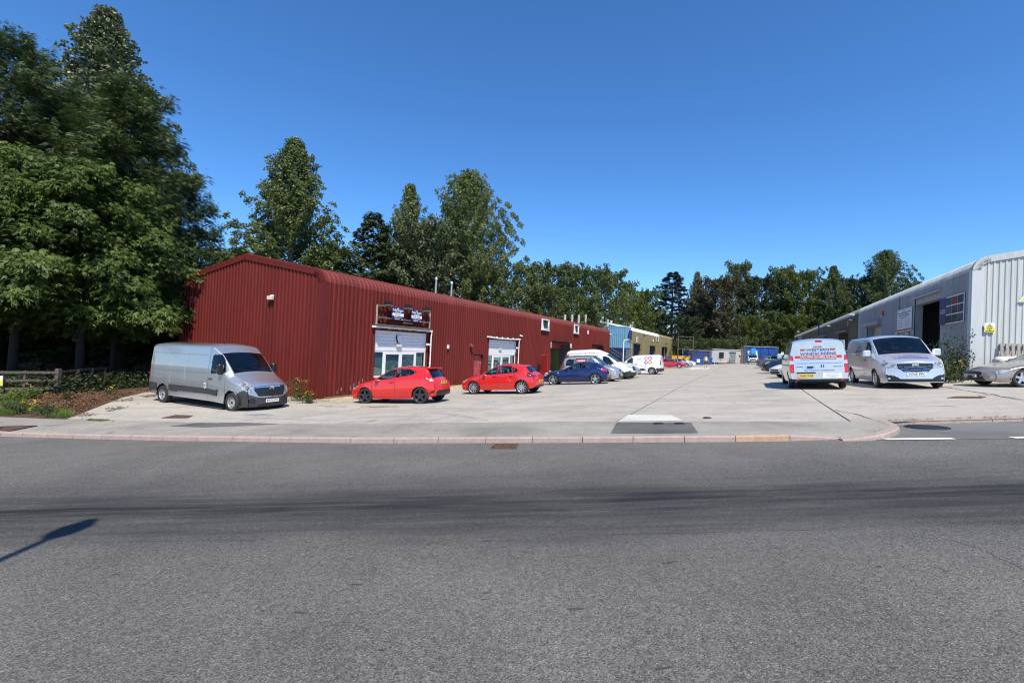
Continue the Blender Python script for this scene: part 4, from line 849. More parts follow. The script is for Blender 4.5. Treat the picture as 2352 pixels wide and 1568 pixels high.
for kx in (-.24, .26):
    for kk, tx in enumerate(('WINDSCREENS', 'SIDE GLASS', 'REAR GLASS', 'CHIP REPAIRS', 'TINTING')): text_obj('lettering', tx, m_grey_t, s_, kx*w_, Y, h_*(.0-.07*kk), .1, w_*.3, 0, h_*.028)
s_, w_, h_ = board('photo_board', 'navy and photo panel board right of the big open doorway', rgt, (3770, 1197), (3864, 1286), m_upvc)
MB().box(-w_/2, -w_*.21, Y-.003, Y+.003, -h_/2, h_/2).build('navy_panel', m_navy, s_)
text_obj('lettering', 'VAN WINDOW', m_wht, s_, -w_*.355, Y-.006, h_*.04, .2, w_*.24, .008, h_*.055); text_obj('lettering', 'CONVERSIONS', m_wht, s_, -w_*.355, Y-.006, -h_*.05, .2, w_*.24, .008, h_*.055)
text_obj('lettering', 'WESTERN', m_pb, s_, -w_*.355, Y-.006, h_*.32, .2, w_*.2, .008, h_*.04); text_obj('lettering', 'WINDSCREENS', m_pb, s_, -w_*.355, Y-.006, h_*.26, .2, w_*.24, .008, h_*.04)
pcs = [mat('photo_print_%d' % k, c, 0.3, var=0.9, scale=3.5+k, dirt=((0.01, 0.01, 0.01), 0.9, 3+k), spec=0.1) for k, c in enumerate(((0.06, 0.07, 0.08), (0.09, 0.09, 0.10), (0.05, 0.06, 0.05), (0.25, 0.02, 0.02)))]
for r_ in range(3):
    for c_ in range(3):
        xx, zz = w_*(-.205+.235*c_), h_*(.17-.32*r_)
        MB().box(xx+.01, xx+w_*.225, Y-.003, Y+.003, zz+.01, zz+h_*.29).build('photo', pcs[3] if (r_, c_) == (0, 1) else pcs[(r_+c_) % 3], s_)
def obox(unit, px, py, lab):
    t_ = box_thing('alarm_box', lab, 'alarm', unit, px, py, (.26, .12, .36), m_orange, 'orange alarm boxes'); MB().box(-.1, .1, -.13, -.11, -.24, -.16).build('strobe', m_upvc, t_)
obox(rgt, 3536, 1253.5, 'orange alarm box on pale grey wall above shutter'); obox(rgt, 3399.3, 1292.8, 'orange alarm box on dark olive wall')
for px, py, lab in ((3637.8, 1334, 'cream lamp under the white company sign'), (3593.5, 1333, 'small cream box beside downpipe on grey wall')): box_thing('wall_lamp', lab, 'light', rgt, px, py, (.3, .14, .14) if 'lamp' in lab else (.12, .1, .2), m_cream)
for px, py, lab in ((3420, 1259, 'white camera high at dark end of grey wall'), (3418, 1280, 'blue camera below white camera on dark wall'), (3326, 1304, 'pair of white floodlights on dark olive wall'), (3198, 1326, 'furthest white floodlight on dark olive wall')):
    box_thing('wall_camera', lab, 'light', rgt, px, py, (.2, .1, .2), m_blue if 'blue' in lab else m_upvc, 'cameras and lamps on the right wall', lambda t_: MB().tube([(0, -.1, 0), (-.12, -.34, .03)], .06, 8).build('head', m_upvc, t_))
a, za = rgt.w(3276, 1325); MB().box(a-.5, a+.5, -.06, -.03, za-1.0, za+1.0).build('window_pane', m_navy, RT)
s_, w_, h_ = board('wall_notice', 'pale blue notice at far end of dark olive wall', rgt, (3197, 1343), (3208, 1362), mat('pale_blue_board', (0.35, 0.42, 0.5), 0.6))
for kk in range(2): MB().box(-w_*.3, w_*.3, -.036, -.028, h_*(.2-.3*kk), h_*(.3-.3*kk)).build('print_line', m_navy, s_)
# CCTV sign on the gable of the right row (faces -x' end): gable plane is local x = 0
GM = frame((RC[0], RC[1], 0), EE)                       # local X along the gable, -Y towards the road
def gable_pt(px, py): return on_wall(px/1.7415, py/1.7415, RC, EE)
a, za = gable_pt(3934, 1291); b, zb_ = gable_pt(3975.5, 1330); w_, h_ = b-a, za-zb_
s_ = thing('warning_sign', 'yellow and white CCTV in operation sign on pale gable', 'sign', GM@Matrix.Translation(((a+b)/2, -.09, (za+zb_)/2)))
m_yel = flat('sign_yellow', (0.78, 0.68, 0.02)); MB().box(-w_/2, w_/2, -.005, .01, -h_/2, h_/2).build('panel', m_upvc, s_)
MB().box(-w_*.47, w_*.47, -.009, -.004, -h_*.46, -.02*h_).build('yellow_panel', m_yel, s_)
MB().prism([(-.32*w_, .02*h_), (.32*w_, .02*h_), (0, .46*h_)], lambda u, v, w: (u, w, v), -.010, -.004).build('triangle_border', m_blk, s_); MB().prism([(-.27*w_, .05*h_), (.27*w_, .05*h_), (0, .42*h_)], lambda u, v, w: (u, w, v), -.014, -.009).build('triangle', m_yel, s_)
MB().box(-.12*w_, .08*w_, -.019, -.013, .17*h_, .24*h_).beam((.05*w_, -.017, .18*h_), (.15*w_, -.017, .09*h_), .006, .012).build('camera_symbol', m_blk, s_)
for kk, (tx, ww) in enumerate((('CCTV', .5), ('in', .12), ('operation', .8))): text_obj('lettering', tx, m_blk, s_, 0, -.013, h_*(-.10-.14*kk), .1, w_*ww, .004)
a, za = gable_pt(4100, 1192); s_ = thing('warning_sign', 'white triangular sign at right picture edge on gable', 'sign', GM@Matrix.Translation((a, -.09, za)))
MB().prism([(-.24, -.18), (.24, -.18), (0, .24)], lambda u, v, w: (u, w, v), -.006, .01).build('panel', m_upvc, s_); MB().prism([(-.17, -.14), (.17, -.14), (0, .15)], lambda u, v, w: (u, w, v), -.011, -.005).build('symbol', m_yel, s_)
# ================================================================== VEHICLES
def gsm(A, sig, axis):
    if sig <= 0: return A
    r_ = int(math.ceil(3*sig)); k = np.exp(-0.5*(np.arange(-r_, r_+1)/sig)**2); k /= k.sum()
    P = np.moveaxis(A, axis, 0); lo = 2*P[:1]-P[1:r_+1][::-1]; hi = 2*P[-1:]-P[-r_-1:-1][::-1]; Q = np.concatenate([lo, P, hi], 0)
    out = sum(k[i]*Q[i:i+len(P)] for i in range(len(k))); return np.moveaxis(out, 0, axis)
def inpoly(x, y, poly):
    c = np.zeros(x.shape, bool); n = len(poly)
    for i in range(n):
        (x1, y1), (x2, y2) = poly[i], poly[(i+1) % n]
        if y1 == y2: continue
        h = ((y1 > y) != (y2 > y)) & (x < (x2-x1)*(y-y1)/(y2-y1)+x1); c ^= h
    return c
def li(s, pts): return np.interp(s, [p[0] for p in pts], [p[1] for p in pts])
m_tyre = mat('tyre_rubber', (0.02, 0.02, 0.021), 0.85, var=0.3, scale=8, dirt=((0.09, 0.08, 0.07), 0.6, 6)); m_alloy = mat('alloy_silver', (0.62, 0.63, 0.64), 0.28, 0.85, 0.05); m_darkalloy = mat('dark_alloy', (0.07, 0.07, 0.075), 0.3, 0.7, 0.05); m_steelw = mat('wheel_trim_silver', (0.42, 0.43, 0.44), 0.4, 0.5)
m_cblack = mat('car_black_trim', (0.014, 0.014, 0.015), 0.35, var=0.2); m_cplast = mat('car_grey_plastic', (0.035, 0.036, 0.038), 0.65, var=0.2, scale=5); m_seat = mat('car_seat', (0.03, 0.03, 0.032), 0.8); m_under = mat('car_underside', (0.01, 0.01, 0.01), 0.9)
m_cglass = glass_mat('car_glass', (0.42, 0.48, 0.47)); m_dglass = glass_mat('car_privacy_glass', (0.07, 0.08, 0.09)); m_chrome = mat('bright_chrome', (0.72, 0.73, 0.74), 0.12, 1.0, 0.03)
m_lamp = mat('lamp_lens', (0.36, 0.37, 0.38), 0.12, 0.25, 0.9, 8, coat=0.8, dirt=((0.015, 0.015, 0.017), 1.0, 5)); m_tail = mat('tail_lens', (0.50, 0.008, 0.012), 0.15, 0.0, 0.3, 12, coat=1.0); m_amber = mat('amber_lens', (0.85, 0.22, 0.02), 0.2, coat=0.5); m_clear = mat('clear_lens', (0.6, 0.55, 0.53), 0.15, 0.2, 0.2, coat=1.0)
m_plw = flat('plate_white', (0.75, 0.75, 0.72), 0.35); m_ply = flat('plate_yellow', (0.80, 0.52, 0.02), 0.35)
WHEELS = {}
def wheel_meshes(r, wid, style):
    key = (r, wid, style)
    if key in WHEELS: return WHEELS[key]
    rr = r*(0.60 if style == 'steel' else 0.715 if 'big' not in style else 0.755); h = wid/2
    t = MB(); t.lathe([(rr, -h), (r*.93, -h), (r*.985, -h*.85), (r, -h*.55), (r, h*.55), (r*.985, h*.85), (r*.93, h), (rr+.012, h), (rr, h*.92)], 36, 0, 'y')
    tm = t.mesh('tyre', m_tyre); R_ = MB(); y = h*.80      # outer face at +y
    R_.lathe([(rr, h*.98), (rr*.965, h*.98), (rr*.93, h*.80), (rr*.90, -h*.2), (rr*.9, -h)], 36, 0, 'y')
    R_.lathe([(0.01, y*.2), (rr*.9, y*.15)], 24, 1, 'y')
    if style == 'steel':
        R_.lathe([(0.01, y*.9), (rr*.30, y*.9), (rr*.42, y*.55), (rr*.62, y*.75), (rr*.90, y*.85), (rr*.95, y*.6)], 32, 0, 'y')
        for k in range(14):
            a = 2*pi*k/14; c, s_ = math.cos(a), math.sin(a); rr2 = rr*.80
            M = Matrix.Translation((c*rr2, y*.86, s_*rr2))@Matrix.Rotation(-a, 4, 'Y'); R_.box(-rr*.06, rr*.06, -.01, .006, -rr*.05, rr*.05, 1, M)
        R_.lathe([(0.01, y*1.02), (rr*.2, y*1.0), (rr*.24, y*.8)], 16, 1, 'y')
    else:
        n = int(''.join(ch for ch in style if ch.isdigit()) or 5); dbl = 'd' in style.replace('dark', ''); 
        for k in range(n):
            for off in ((-.13, .13) if dbl else (0,)):
                a = 2*pi*k/n+pi/2; w0, w1 = (rr*.07, rr*.05) if dbl else (rr*(.9/n+.05), rr*(.5/n+.05))
                M = Matrix.Rotation(-a, 4, 'Y'); o0, o1 = off*rr*.8, off*rr*1.25
                vs = [(rr*.12, y*.86, o0-w0), (rr*.12, y*.86, o0+w0), (rr*.93, y*.98, o1+w1), (rr*.93, y*.98, o1-w1)]; vs += [(p[0], p[1]-h*.35, p[2]) for p in vs]
                R_.add([M@Vector(v) for v in vs], [(0, 1, 2, 3), (4, 5, 6, 7), (0, 1, 5, 4), (1, 2, 6, 5), (2, 3, 7, 6), (3, 0, 4, 7)])
        R_.lathe([(0.005, y*.95), (rr*.14, y*.95), (rr*.2, y*.8)], 16, 0, 'y')
    rm = R_.mesh('rim', [m_darkalloy if 'dark' in style else (m_steelw if style == 'steel' else m_alloy), m_under]); WHEELS[key] = (tm, rm); return WHEELS[key]
class Car:
    def __init__(c, name, label, cat, P, paint, Pf, Pr, side, group=None, scale=None, wz=None):
        """P: profile dict; Pf/Pr: ground points of the camera-side front and rear wheel; side +1 = the car's left side faces us"""
        c.P = P; L = P['L']; sf, sr = P['sf'], P['sr']; sm = (sf+sr)/2; W = P['W']/2; c.W = W; c.sm = sm; r = P['r']; c.paint = paint
        Pf, Pr = Vector(Pf), Vector(Pr); hd = (Pf-Pr); hd.z = 0; k = scale or 1.0
        mid = (Pf+Pr)/2; lat = Vector((-hd.y, hd.x, 0)).normalized(); ctr = mid-lat*side*(W-.11)*k
        n_ = gnormal(ctr.x, ctr.y, 1.3); c.root = thing(name, label, cat, frame((ctr.x, ctr.y, gz(ctr.x, ctr.y)+0.004), hd, n_)@Matrix.Scale(k, 4), group)
        ds = P.get('ds', .03); s = np.linspace(0, L, int(L/ds)+1)
        for q in P.get('seams', []): s = np.concatenate([s[np.abs(s-q) > .016], [q-.0065, q+.0065]])
        s = np.sort(s); ns = len(s)
        top = gsm(li(s, P['top']), P.get('sg', 1.6), 0); belt = gsm(li(s, P['belt']), 2, 0); bot = li(s, P['bot']); w = gsm(li(s, P['wid']), 1.5, 0)*W
        wt = gsm(li(s, P['tw']), 2, 0)*W; dr = gsm(li(s, P['drop']), 2, 0); belt = np.minimum(belt, top-dr-.02)
        mz = bot+(belt-bot)*P.get('mid', .42)
        ctl = [(w*P.get('sill', .93), bot), (w, mz), (w*P.get('bw', .965), belt), (wt, top-dr), (wt*0, top)]
        cnt = P.get('cnt', (9, 12, 16, 20)); Yl, Zl, Vl = [], [], []
        for q in range(4):
            (ya, za), (yb, zb) = ctl[q], ctl[q+1]
            for i in range(cnt[q]+(1 if q == 3 else 0)):
                f = i/cnt[q]; zz = za*(1-f)+zb*f
                if q == 3: zz = zb-(zb-za)*(1-f)**2.2
                Yl.append(ya*(1-f)+yb*f); Zl.append(zz); Vl.append(q+f)
        Y = np.stack(Yl, 1); Z = np.stack(Zl, 1); v = np.array(Vl); nv = len(v)
        Y = gsm(Y, P.get('vs', 1.5), 1); Z2 = gsm(Z, P.get('vs', 1.5), 1); Z2[:, -1] = Z[:, -1]; Z = Z2; Y[:, -1] = 0
        S = np.repeat(s[:, None], nv, 1)
        def shape(S_, Y_, Z_):
            f = np.clip(1-S_/P.get('ff', .8), 0, 1)**1.6; g = np.clip(1-(L-S_)/P.get('rf', .6), 0, 1)**1.6
            off = -f*(P['bowf']*np.abs(Y_/W)**P.get('bpf', 2.2)+np.interp(Z_, *zip(*P['leanf'])))+g*(P['bowr']*np.abs(Y_/W)**2.4+np.interp(Z_, *zip(*P['leanr'])))
            return np.stack([sm-S_+off, Y_, Z_], -1)
        Yf = np.concatenate([-Y, Y[:, -2::-1]], 1); Zf = np.concatenate([Z, Z[:, -2::-1]], 1); vf = np.concatenate([v, v[-2::-1]]); Sf = np.repeat(s[:, None], 2*nv-1, 1); nj = 2*nv-1
        V = shape(Sf, Yf, Zf).reshape(-1, 3); ix = np.arange(ns*nj).reshape(ns, nj)
        Fq = np.stack([ix[:-1, :-1], ix[:-1, 1:], ix[1:, 1:], ix[1:, :-1]], -1).reshape(-1, 4)
        fs = ((s[:-1]+s[1:])/2)[:, None].repeat(nj-1, 1).ravel(); fv = ((vf[:-1]+vf[1:])/2)[None].repeat(ns-1, 0).ravel()
        reg = np.where(fv > 3, 1, 0); nk = P.get('nk', 56)
        for which, row in ((2, 0), (3, ns-1)):
            base = len(V); t = 1-2*np.arange(1, nk)/nk
            yy = -Y[row][:, None]*t[None]; zz = Z[row][:, None].repeat(nk-1, 1); ss = np.full(yy.shape, s[row])
            V = np.concatenate([V, shape(ss, yy, zz).reshape(-1, 3)]); ci = np.concatenate([ix[row, :nv][:, None], base+np.arange(nv*(nk-1)).reshape(nv, nk-1), ix[row, ::-1][:nv][:, None]], 1)
            q = np.stack([ci[:-1, :-1], ci[:-1, 1:], ci[1:, 1:], ci[1:, :-1]], -1).reshape(-1, 4)
            if which == 2: q = q[:, ::-1]
            Fq = np.concatenate([Fq, q]); fs = np.concatenate([fs, np.full(len(q), s[row])]); fv = np.concatenate([fv, ((v[:-1]+v[1:])/2)[:, None].repeat(nk, 1).ravel()]); reg = np.concatenate([reg, np.full(len(q), which)])
        # vertex normals
        a = V[Fq]; nf = np.cross(a[:, 2]-a[:, 0], a[:, 3]-a[:, 1]); vn = np.zeros_like(V)
        for q in range(4): np.add.at(vn, Fq[:, q], nf)
        vn /= np.maximum(1e-9, np.linalg.norm(vn, axis=1))[:, None]
        cen = a.mean(1); fy = cen[:, 1]; fz = cen[:, 2]; ay = np.abs(fy)
        if (vn[:, 2]*(V[:, 2] > P['top'][len(P['top'])//2][1]*.9)).sum() < 0: Fq = Fq[:, ::-1]; vn = -vn
        own = np.full(len(Fq), -1); keep = np.ones(len(Fq), bool)
        for sw in (sf, sr): keep &= ~((reg == 0) & (fv < 2.3) & ((fs-sw)**2+(fz-r)**2 < (P['R'])**2))
        rules = P['rules']; offs = [0.0]
        for i, ru in enumerate(rules):
            rg, poly, part, mt = ru[:4]; m_ = np.zeros(len(Fq), bool)
            for ch in rg:
                if ch == 'S': m_ |= (reg == 0) & inpoly(fs, fz, poly)
                elif ch == 'T': m_ |= (reg == 1) & inpoly(fs, ay, poly)
                elif ch == 'F': m_ |= (reg == 2) & inpoly(ay, fz, poly)
                elif ch == 'R': m_ |= (reg == 3) & inpoly(ay, fz, poly)
                elif ch == 'f': m_ |= (reg == 2) & inpoly(fy, fz, poly)
                elif ch == 'r': m_ |= (reg == 3) & inpoly(fy, fz, poly)
                elif ch == 'W': m_ |= (reg == 1) & (fs > poly[0]) & (fs < poly[1]) & (fv > 3.0+(poly[2] if len(poly) > 2 else .05))
            opt = ru[4] if len(ru) > 4 else {}
            if 'side' in opt: m_ &= (fy*opt['side'] > 0)
            own[m_] = i
        # seams: thin dark lines along stations
        sm_mask = np.zeros(len(Fq), bool)
        for q in P.get('seams', []): sm_mask |= (reg == 0) & (np.abs(fs-q) < .006) & (fz > P.get('seamz', (.3, 9))[0]) & (own == -1)
        def emit(name, mask, mats, parent, off=0.0, mi=None):
            f = Fq[mask]
            if len(f) == 0: return None
            u, inv = np.unique(f, return_inverse=True); me = np_mesh(name, V[u]+vn[u]*off, inv.reshape(f.shape), mats, True, mi); me.normals_split_custom_set_from_vertices([tuple(q) for q in vn[u]])
            return link(name, me, parent)
        c.body = emit('body', keep & (own == -1), [paint, m_cblack], c.root, 0, sm_mask[keep & (own == -1)].astype(int))
        for i, ru in enumerate(rules):
            opt = ru[4] if len(ru) > 4 else {}; mk = keep & (own == i); mt = ru[3] or paint; off = opt.get('off', -.006 if 'window' in ru[2] or 'windscreen' in ru[2] else .003)
            par = c.root
            if opt.get('split', ru[0] in ('S', 'FS', 'RS', 'SF', 'SR', 'SFT', 'F', 'R', 'FST', 'SRT') and opt.get('one') is None):
                for sg in (-1, 1):
                    o = emit(ru[2], mk & (fy*sg > 0), mt, par, off)
                    if o and opt.get('label'): o['label'] = opt['label']
            else:
                o = emit(ru[2], mk, mt, par, off)
                if o and opt.get('label'): o['label'] = opt['label']
        c.V, c.Fq = V, Fq
        # underside, wheel arches, wheels
        ub = MB(); zb = float(np.median(bot))+.03; ub.box(sm-L+.25, sm-.25, -W*.66, W*.66, zb, zb+.05); ub.build('underside', m_under, c.root)
        tm, rm = wheel_meshes(r, P.get('tw_', .2), P.get('style', '5'))
        for sw in (sf, sr):
            for sg in (-1, 1):
                xw = sm-sw; ar = MB(); R = P['R']; n = 14; yo, yi = sg*W*P.get('archy', .965), sg*W*.55
                vs = []; 
                for q in range(n+1):
                    a_ = pi*(q/n)*1.1-.157; vs += [(xw+R*math.cos(a_), yo, r+R*math.sin(a_)), (xw+R*math.cos(a_), yi, r+R*math.sin(a_))]
                ar.add(vs, [(2*q, 2*q+1, 2*q+3, 2*q+2) for q in range(n)]); ar.add([vs[2*q+1] for q in range(n+1)], [tuple(range(n+1))]); ar.build('wheel_arch', m_under, c.root)
                M = Matrix.Translation((xw, sg*(W-.025-P.get('tw_', .2)/2), r-.004))@(Matrix.Identity(4) if sg > 0 else Matrix.Rotation(pi, 4, 'Z'))
                wo_ = link('wheel', tm, c.root, M); link('rim', rm, wo_)
        c.interior()
    def X(c, s): return c.sm-s
    def interior(c):
        P = c.P; it = P.get('inter')
        if not it: return
        W = c.W
        for s0, rows in it.get('seats', []):
            for yy in rows:
                b = MB(); x = c.X(s0); zb = it['z']
                b.box(x-.05, x+.45, yy-.23, yy+.23, zb, zb+.16, bev=.05); b.box(x-.16, x, yy-.22, yy+.22, zb+.12, zb+.62, bev=.05, mw=Matrix.Translation((x, 0, zb))@Matrix.Rotation(-.25, 4, 'Y')@Matrix.Translation((-x, 0, -zb)))
                b.box(x-.25, x-.15, yy-.13, yy+.13, zb+.64, zb+.82, bev=.04); b.build('seat', m_seat, c.root)
        sd, zd = it['dash']; MB().box(c.X(sd+.55), c.X(sd), -W*.8, W*.8, zd-.35, zd, bev=.06).build('dashboard', m_cplast, c.root)
        b = MB(); x, z = c.X(sd+.62), zd+.02; y0 = -W*.42
        b.tube([(x-.06*math.cos(a)*.5, y0+.18*math.sin(a), z+.17*math.cos(a)) for a in np.linspace(0, 2*pi, 21)], .016, 6); b.tube([(x, y0-.17, z), (x, y0+.17, z)], .02, 5); b.build('steering_wheel', m_cblack, c.root)
    def surf(c, p, d):
        from mathutils.bvhtree import BVHTree
        if not hasattr(c, 'bvh'): c.bvh = BVHTree.FromPolygons([tuple(q) for q in c.V], [tuple(map(int, q)) for q in c.Fq])
        h = c.bvh.ray_cast(Vector(p), Vector(d)); return h[0]
    def decal(c, name, me, mtl, M, d, off=.005, parent=None):
        """lay a flat mesh (local XY, reading along +X) onto the body by projecting it along d"""
        V = [M@v.co for v in me.vertices]; d = Vector(d).normalized(); out = []
        bad = []
        for i, p in enumerate(V):
            h = c.surf(p-d*.8, d); out.append((h if h else p)-d*off)
            if not h: bad.append(i)
        me.vertices.foreach_set('co', np.array([tuple(q) for q in out], np.float32).ravel()); me.update()
        if bad:
            bm = bmesh.new(); bm.from_mesh(me); bm.verts.ensure_lookup_table(); bmesh.ops.delete(bm, geom=[bm.verts[i] for i in bad], context='VERTS'); bm.to_mesh(me); bm.free()
        if not me.materials: me.materials.append(mtl)
        return link(name, me, parent or c.root)
    def plate(c, front, z, text, y=0.0, w=.52, h=.112):
        x = 3 if front else -3; d = (-1, 0, 0) if front else (1, 0, 0); p = c.surf((x, y, z), d)
        hit = [c.surf((x, y+dy, z+dz), d) for dy in (-.2, .2) for dz in (-.05, .05)]; hx = max((q.x for q in hit if q), default=p.x) if front else min((q.x for q in hit if q), default=p.x)
        M = Matrix.Translation((hx+(.012 if front else -.012), y, z))@Matrix.Rotation(pi/2 if front else -pi/2, 4, 'Z')
        pl = MB().box(-w/2, w/2, -.006, .012, -h/2, h/2).build('number_plate', m_plw if front else m_ply, c.root, M)
        text_obj('lettering', text, m_cblack, pl, 0, -.009, 0, .1, w*.88, .0015, h*.66)
    def lay(c, text, mtl, s=None, y=None, z=None, face='L', w=None, h=None, bold=0.0, size=.1, name='lettering', rot=0):
        me = text_mesh(text, size, w, bold, 'CENTER', 1.0, h); return c.place(name, me, mtl, s, y, z, face, rot)
    def place(c, name, me, mtl, s, y, z, face, rot=0):
        R = Matrix.Rotation(rot, 4, 'Z')
        if face == 'L': M = Matrix.Translation((c.X(s), 1.5, z))@Matrix.Rotation(pi, 4, 'Z')@Matrix.Rotation(pi/2, 4, 'X')@R; d = (0, -1, 0)
        elif face == 'Rt': M = Matrix.Translation((c.X(s), -1.5, z))@Matrix.Rotation(pi/2, 4, 'X')@R; d = (0, 1, 0)
        elif face == 'rear': M = Matrix.Translation((-4, y, z))@Matrix.Rotation(-pi/2, 4, 'Z')@Matrix.Rotation(pi/2, 4, 'X')@R; d = (1, 0, 0)
        elif face == 'front': M = Matrix.Translation((4, y, z))@Matrix.Rotation(pi/2, 4, 'Z')@Matrix.Rotation(pi/2, 4, 'X')@R; d = (-1, 0, 0)
        else: M = Matrix.Translation((c.X(s), y, 3))@Matrix.Rotation(pi/2, 4, 'Z')@R; d = (0, 0, -1)   # bonnet, read from the front
        return c.decal(name, me, mtl, M, d)
    def rect(c, name, mtl, s=None, y=None, z=None, face='L', w=.1, h=.1, n=6):
        V = [(-w/2+w*i/n, -h/2+h*j/n, 0) for j in range(n+1) for i in range(n+1)]; F = [(j*(n+1)+i, j*(n+1)+i+1, (j+1)*(n+1)+i+1, (j+1)*(n+1)+i) for j in range(n) for i in range(n)]
        me = bpy.data.meshes.new(name); me.from_pydata(V, [], F); return c.place(name, me, mtl, s, y, z, face)
    def mirrors(c, s, z, out=.17, size=(.12, .2, .16), mtl=None):
        for sg in (-1, 1):
            h = c.surf((c.X(s), sg*3, z), (0, -sg, 0)); y = abs(h.y) if h else c.W*.9
            b = MB().box(-size[0]/2, size[0]/2, sg*(y+out-size[1]/2) if sg > 0 else -(y+out+size[1]/2), sg*(y+out+size[1]/2) if sg > 0 else -(y+out-size[1]/2), -size[2]/2, size[2]/2, bev=min(size)*.28)
            b.beam((0, sg*(y-.02), -size[2]*.35), (0, sg*(y+out), -size[2]*.3), .05, .04); o = b.build('door_mirror', mtl or c.paint, c.root, Matrix.Translation((c.X(s), 0, z)))
            MB().box(-size[0]/2-.004, -size[0]/2+.01, sg*(y+out)-size[1]*.38, sg*(y+out)+size[1]*.38, -size[2]*.36, size[2]*.36).build('mirror_glass', m_chrome, o)
    def handles(c, ss, z, mtl=None, both=True):
        for s in ss:
            for sg in ((-1, 1) if both else (both,)):
                h = c.surf((c.X(s), sg*3, z), (0, -sg, 0)); 
                if h: MB().box(-.1, .1, min(0, sg*.035), max(0, sg*.035), -.018, .018, bev=.008).build('door_handle', mtl or c.paint, c.root, Matrix.Translation((c.X(s), h.y, z)))
    def wipers(c, s, z):
        for y0, y1 in ((.55, .0), (-.1, -.65)):
            a = c.surf((c.X(s-.02), y0*c.W, 3), (0, 0, -1)); b = c.surf((c.X(s+.1), y1*c.W, 3), (0, 0, -1))
            if a and b: MB().beam(a+Vector((.01, 0, .015)), b+Vector((.01, 0, .015)), .02, .02).build('wiper', m_cblack, c.root)
    def badge(c, front, z, r, y=0):
        d = (-1, 0, 0) if front else (1, 0, 0); p = c.surf((3 if front else -3, y, z), d)
        if p: MB().lathe([(r, 0), (r, .015), (r*.8, .022), (r*.72, .008), (0.003, .02)], 20, 0, 'x').build('badge', m_chrome, c.root, Matrix.Translation(p)@(Matrix.Identity(4) if front else Matrix.Rotation(pi, 4, 'Z')))
def G2(px, py): return gp(px, py)
def grow(poly, d):
    cx_ = sum(p[0] for p in poly)/len(poly); cy_ = sum(p[1] for p in poly)/len(poly); out = []
    for x, y in poly:
        l_ = math.hypot(x-cx_, y-cy_); out.append((x+(x-cx_)/l_*d*1.3, y+(y-cy_)/l_*d))
    return out
def hatch(L, W, H, sf, sr, r, cw, cz, wt, re, tz, hz=.70, wins=(), style='5', seams=(), glass=None, rg=None, tail=None, head=None, grille=None, extra=(), nose=.10, sill=.20, belt=None, notch=None, roofdrop=.07, tw=.70, rake=.16, tailx=None, ds=.03, seats=True, rwin=True):
    glass = glass or m_cglass; rg = rg or m_dglass; tx_ = tailx or L-.14
    top = [(0, hz), (.08, hz+.04), (.45, hz+(cz-hz)*.62), (cw, cz), (wt-.12, H-.095), (wt+.08, H-.035), (wt+.45, H), (re-.55, H-.03), (re, H-.095)]
    top += notch or [(tx_, tz+.06), (L-.05, tz-.02), (L, tz-.06)]
    bl = belt or [(0, hz-.06), (.5, hz+.06), (cw, cz-.10), ((cw+re)/2, cz-.03), (re, cz+.04), (L, tz-.12)]
    rules = []
    if wins:
        for wn in wins: rules.append(('S', grow(wn, .028), 'window_trim', m_cblack, {'off': .001}))
        for wn in wins: rules.append(('S', wn, 'side_window', glass))
    rules.append(('W', (cw+.01, wt-.04, .03), 'windscreen', glass))
    if rwin: rules.append(('W', (re+.035, tx_-.02, .10), 'rear_window', rg))
    hd = head or [(.50, hz-.10), (.72, hz-.12), (.80, hz+.05), (.55, hz-.01)]
    rules.append(('F', hd, 'headlight', m_lamp)); rules.append(('S', [(.0, hz-.12), (.0, hz+.04), (.42, hz+.13), (.46, hz+.08), (.20, hz-.10)], 'headlight', m_lamp))
    gr = grille or [(0, hz-.14), (.40, hz-.13), (.36, hz-.21), (0, hz-.22)]
    rules.append(('F', gr, 'grille', m_cblack, {'split': False, 'off': -.01})); rules.append(('F', [(0, .24), (.50, .24), (.42, .40), (0, .42)], 'lower_intake', m_cblack, {'split': False, 'off': -.01}))
    rules.append(('F', [(.56, .30), (.70, .30), (.68, .40), (.58, .40)], 'fog_lamp', m_lamp))
    tl = tail or [[(.50, tz-.16), (.86, tz-.22), (.86, tz+.06), (.60, tz+.02)], [(L-.30, tz-.02), (L-.22, tz+.13), (L-.02, tz+.04), (L-.0, tz-.2), (L-.08, tz-.16)]]
    rules.append(('R', tl[0], 'tail_light', m_tail)); rules.append(('S', tl[1], 'tail_light', m_tail))
    rules.append(('R', [(0, .26), (.62, .24), (.55, .40), (0, .42)], 'rear_diffuser', m_cblack, {'split': False}))
    rules += list(extra); wf = W/2
    return dict(L=L, W=W, sf=sf, sr=sr, r=r, R=r+.045, top=top, belt=bl, bot=[(0, sill+.02), (.25, sill-.02), (sf, sill), (sr, sill), (L-.2, sill+.05), (L, sill+.10)],
                wid=[(0, .84), (.12, .90), (.45, .965), (sf, 1), (sr, 1), (L-.35, .97), (L-.1, .92), (L, .86)], tw=[(0, .70), (.5, .80), (cw, .82), (wt, tw), (re, tw-.04), (L-.12, tw+.06), (L, .74)], drop=[(0, .05), (cw-.2, .06), (cw+.3, .05), (wt, roofdrop), (re, roofdrop), (L, .05)],
                bowf=.20, bowr=.13, leanf=[(0, .10), (.32, .0), (.55, .0), (hz, nose), (hz+.1, nose+.05)], leanr=[(0, .10), (.35, .0), (.62, .0), (tz-.05, .06), (tz+.4, rake)], rules=rules, seams=list(seams), style=style, ds=ds, tw_=.2,
                inter=dict(seats=[(cw+1.05, (-.36, .36)), (cw+1.95, (-.36, .36))] if seats else [], z=.32, dash=(cw+.18, cz-.02)))
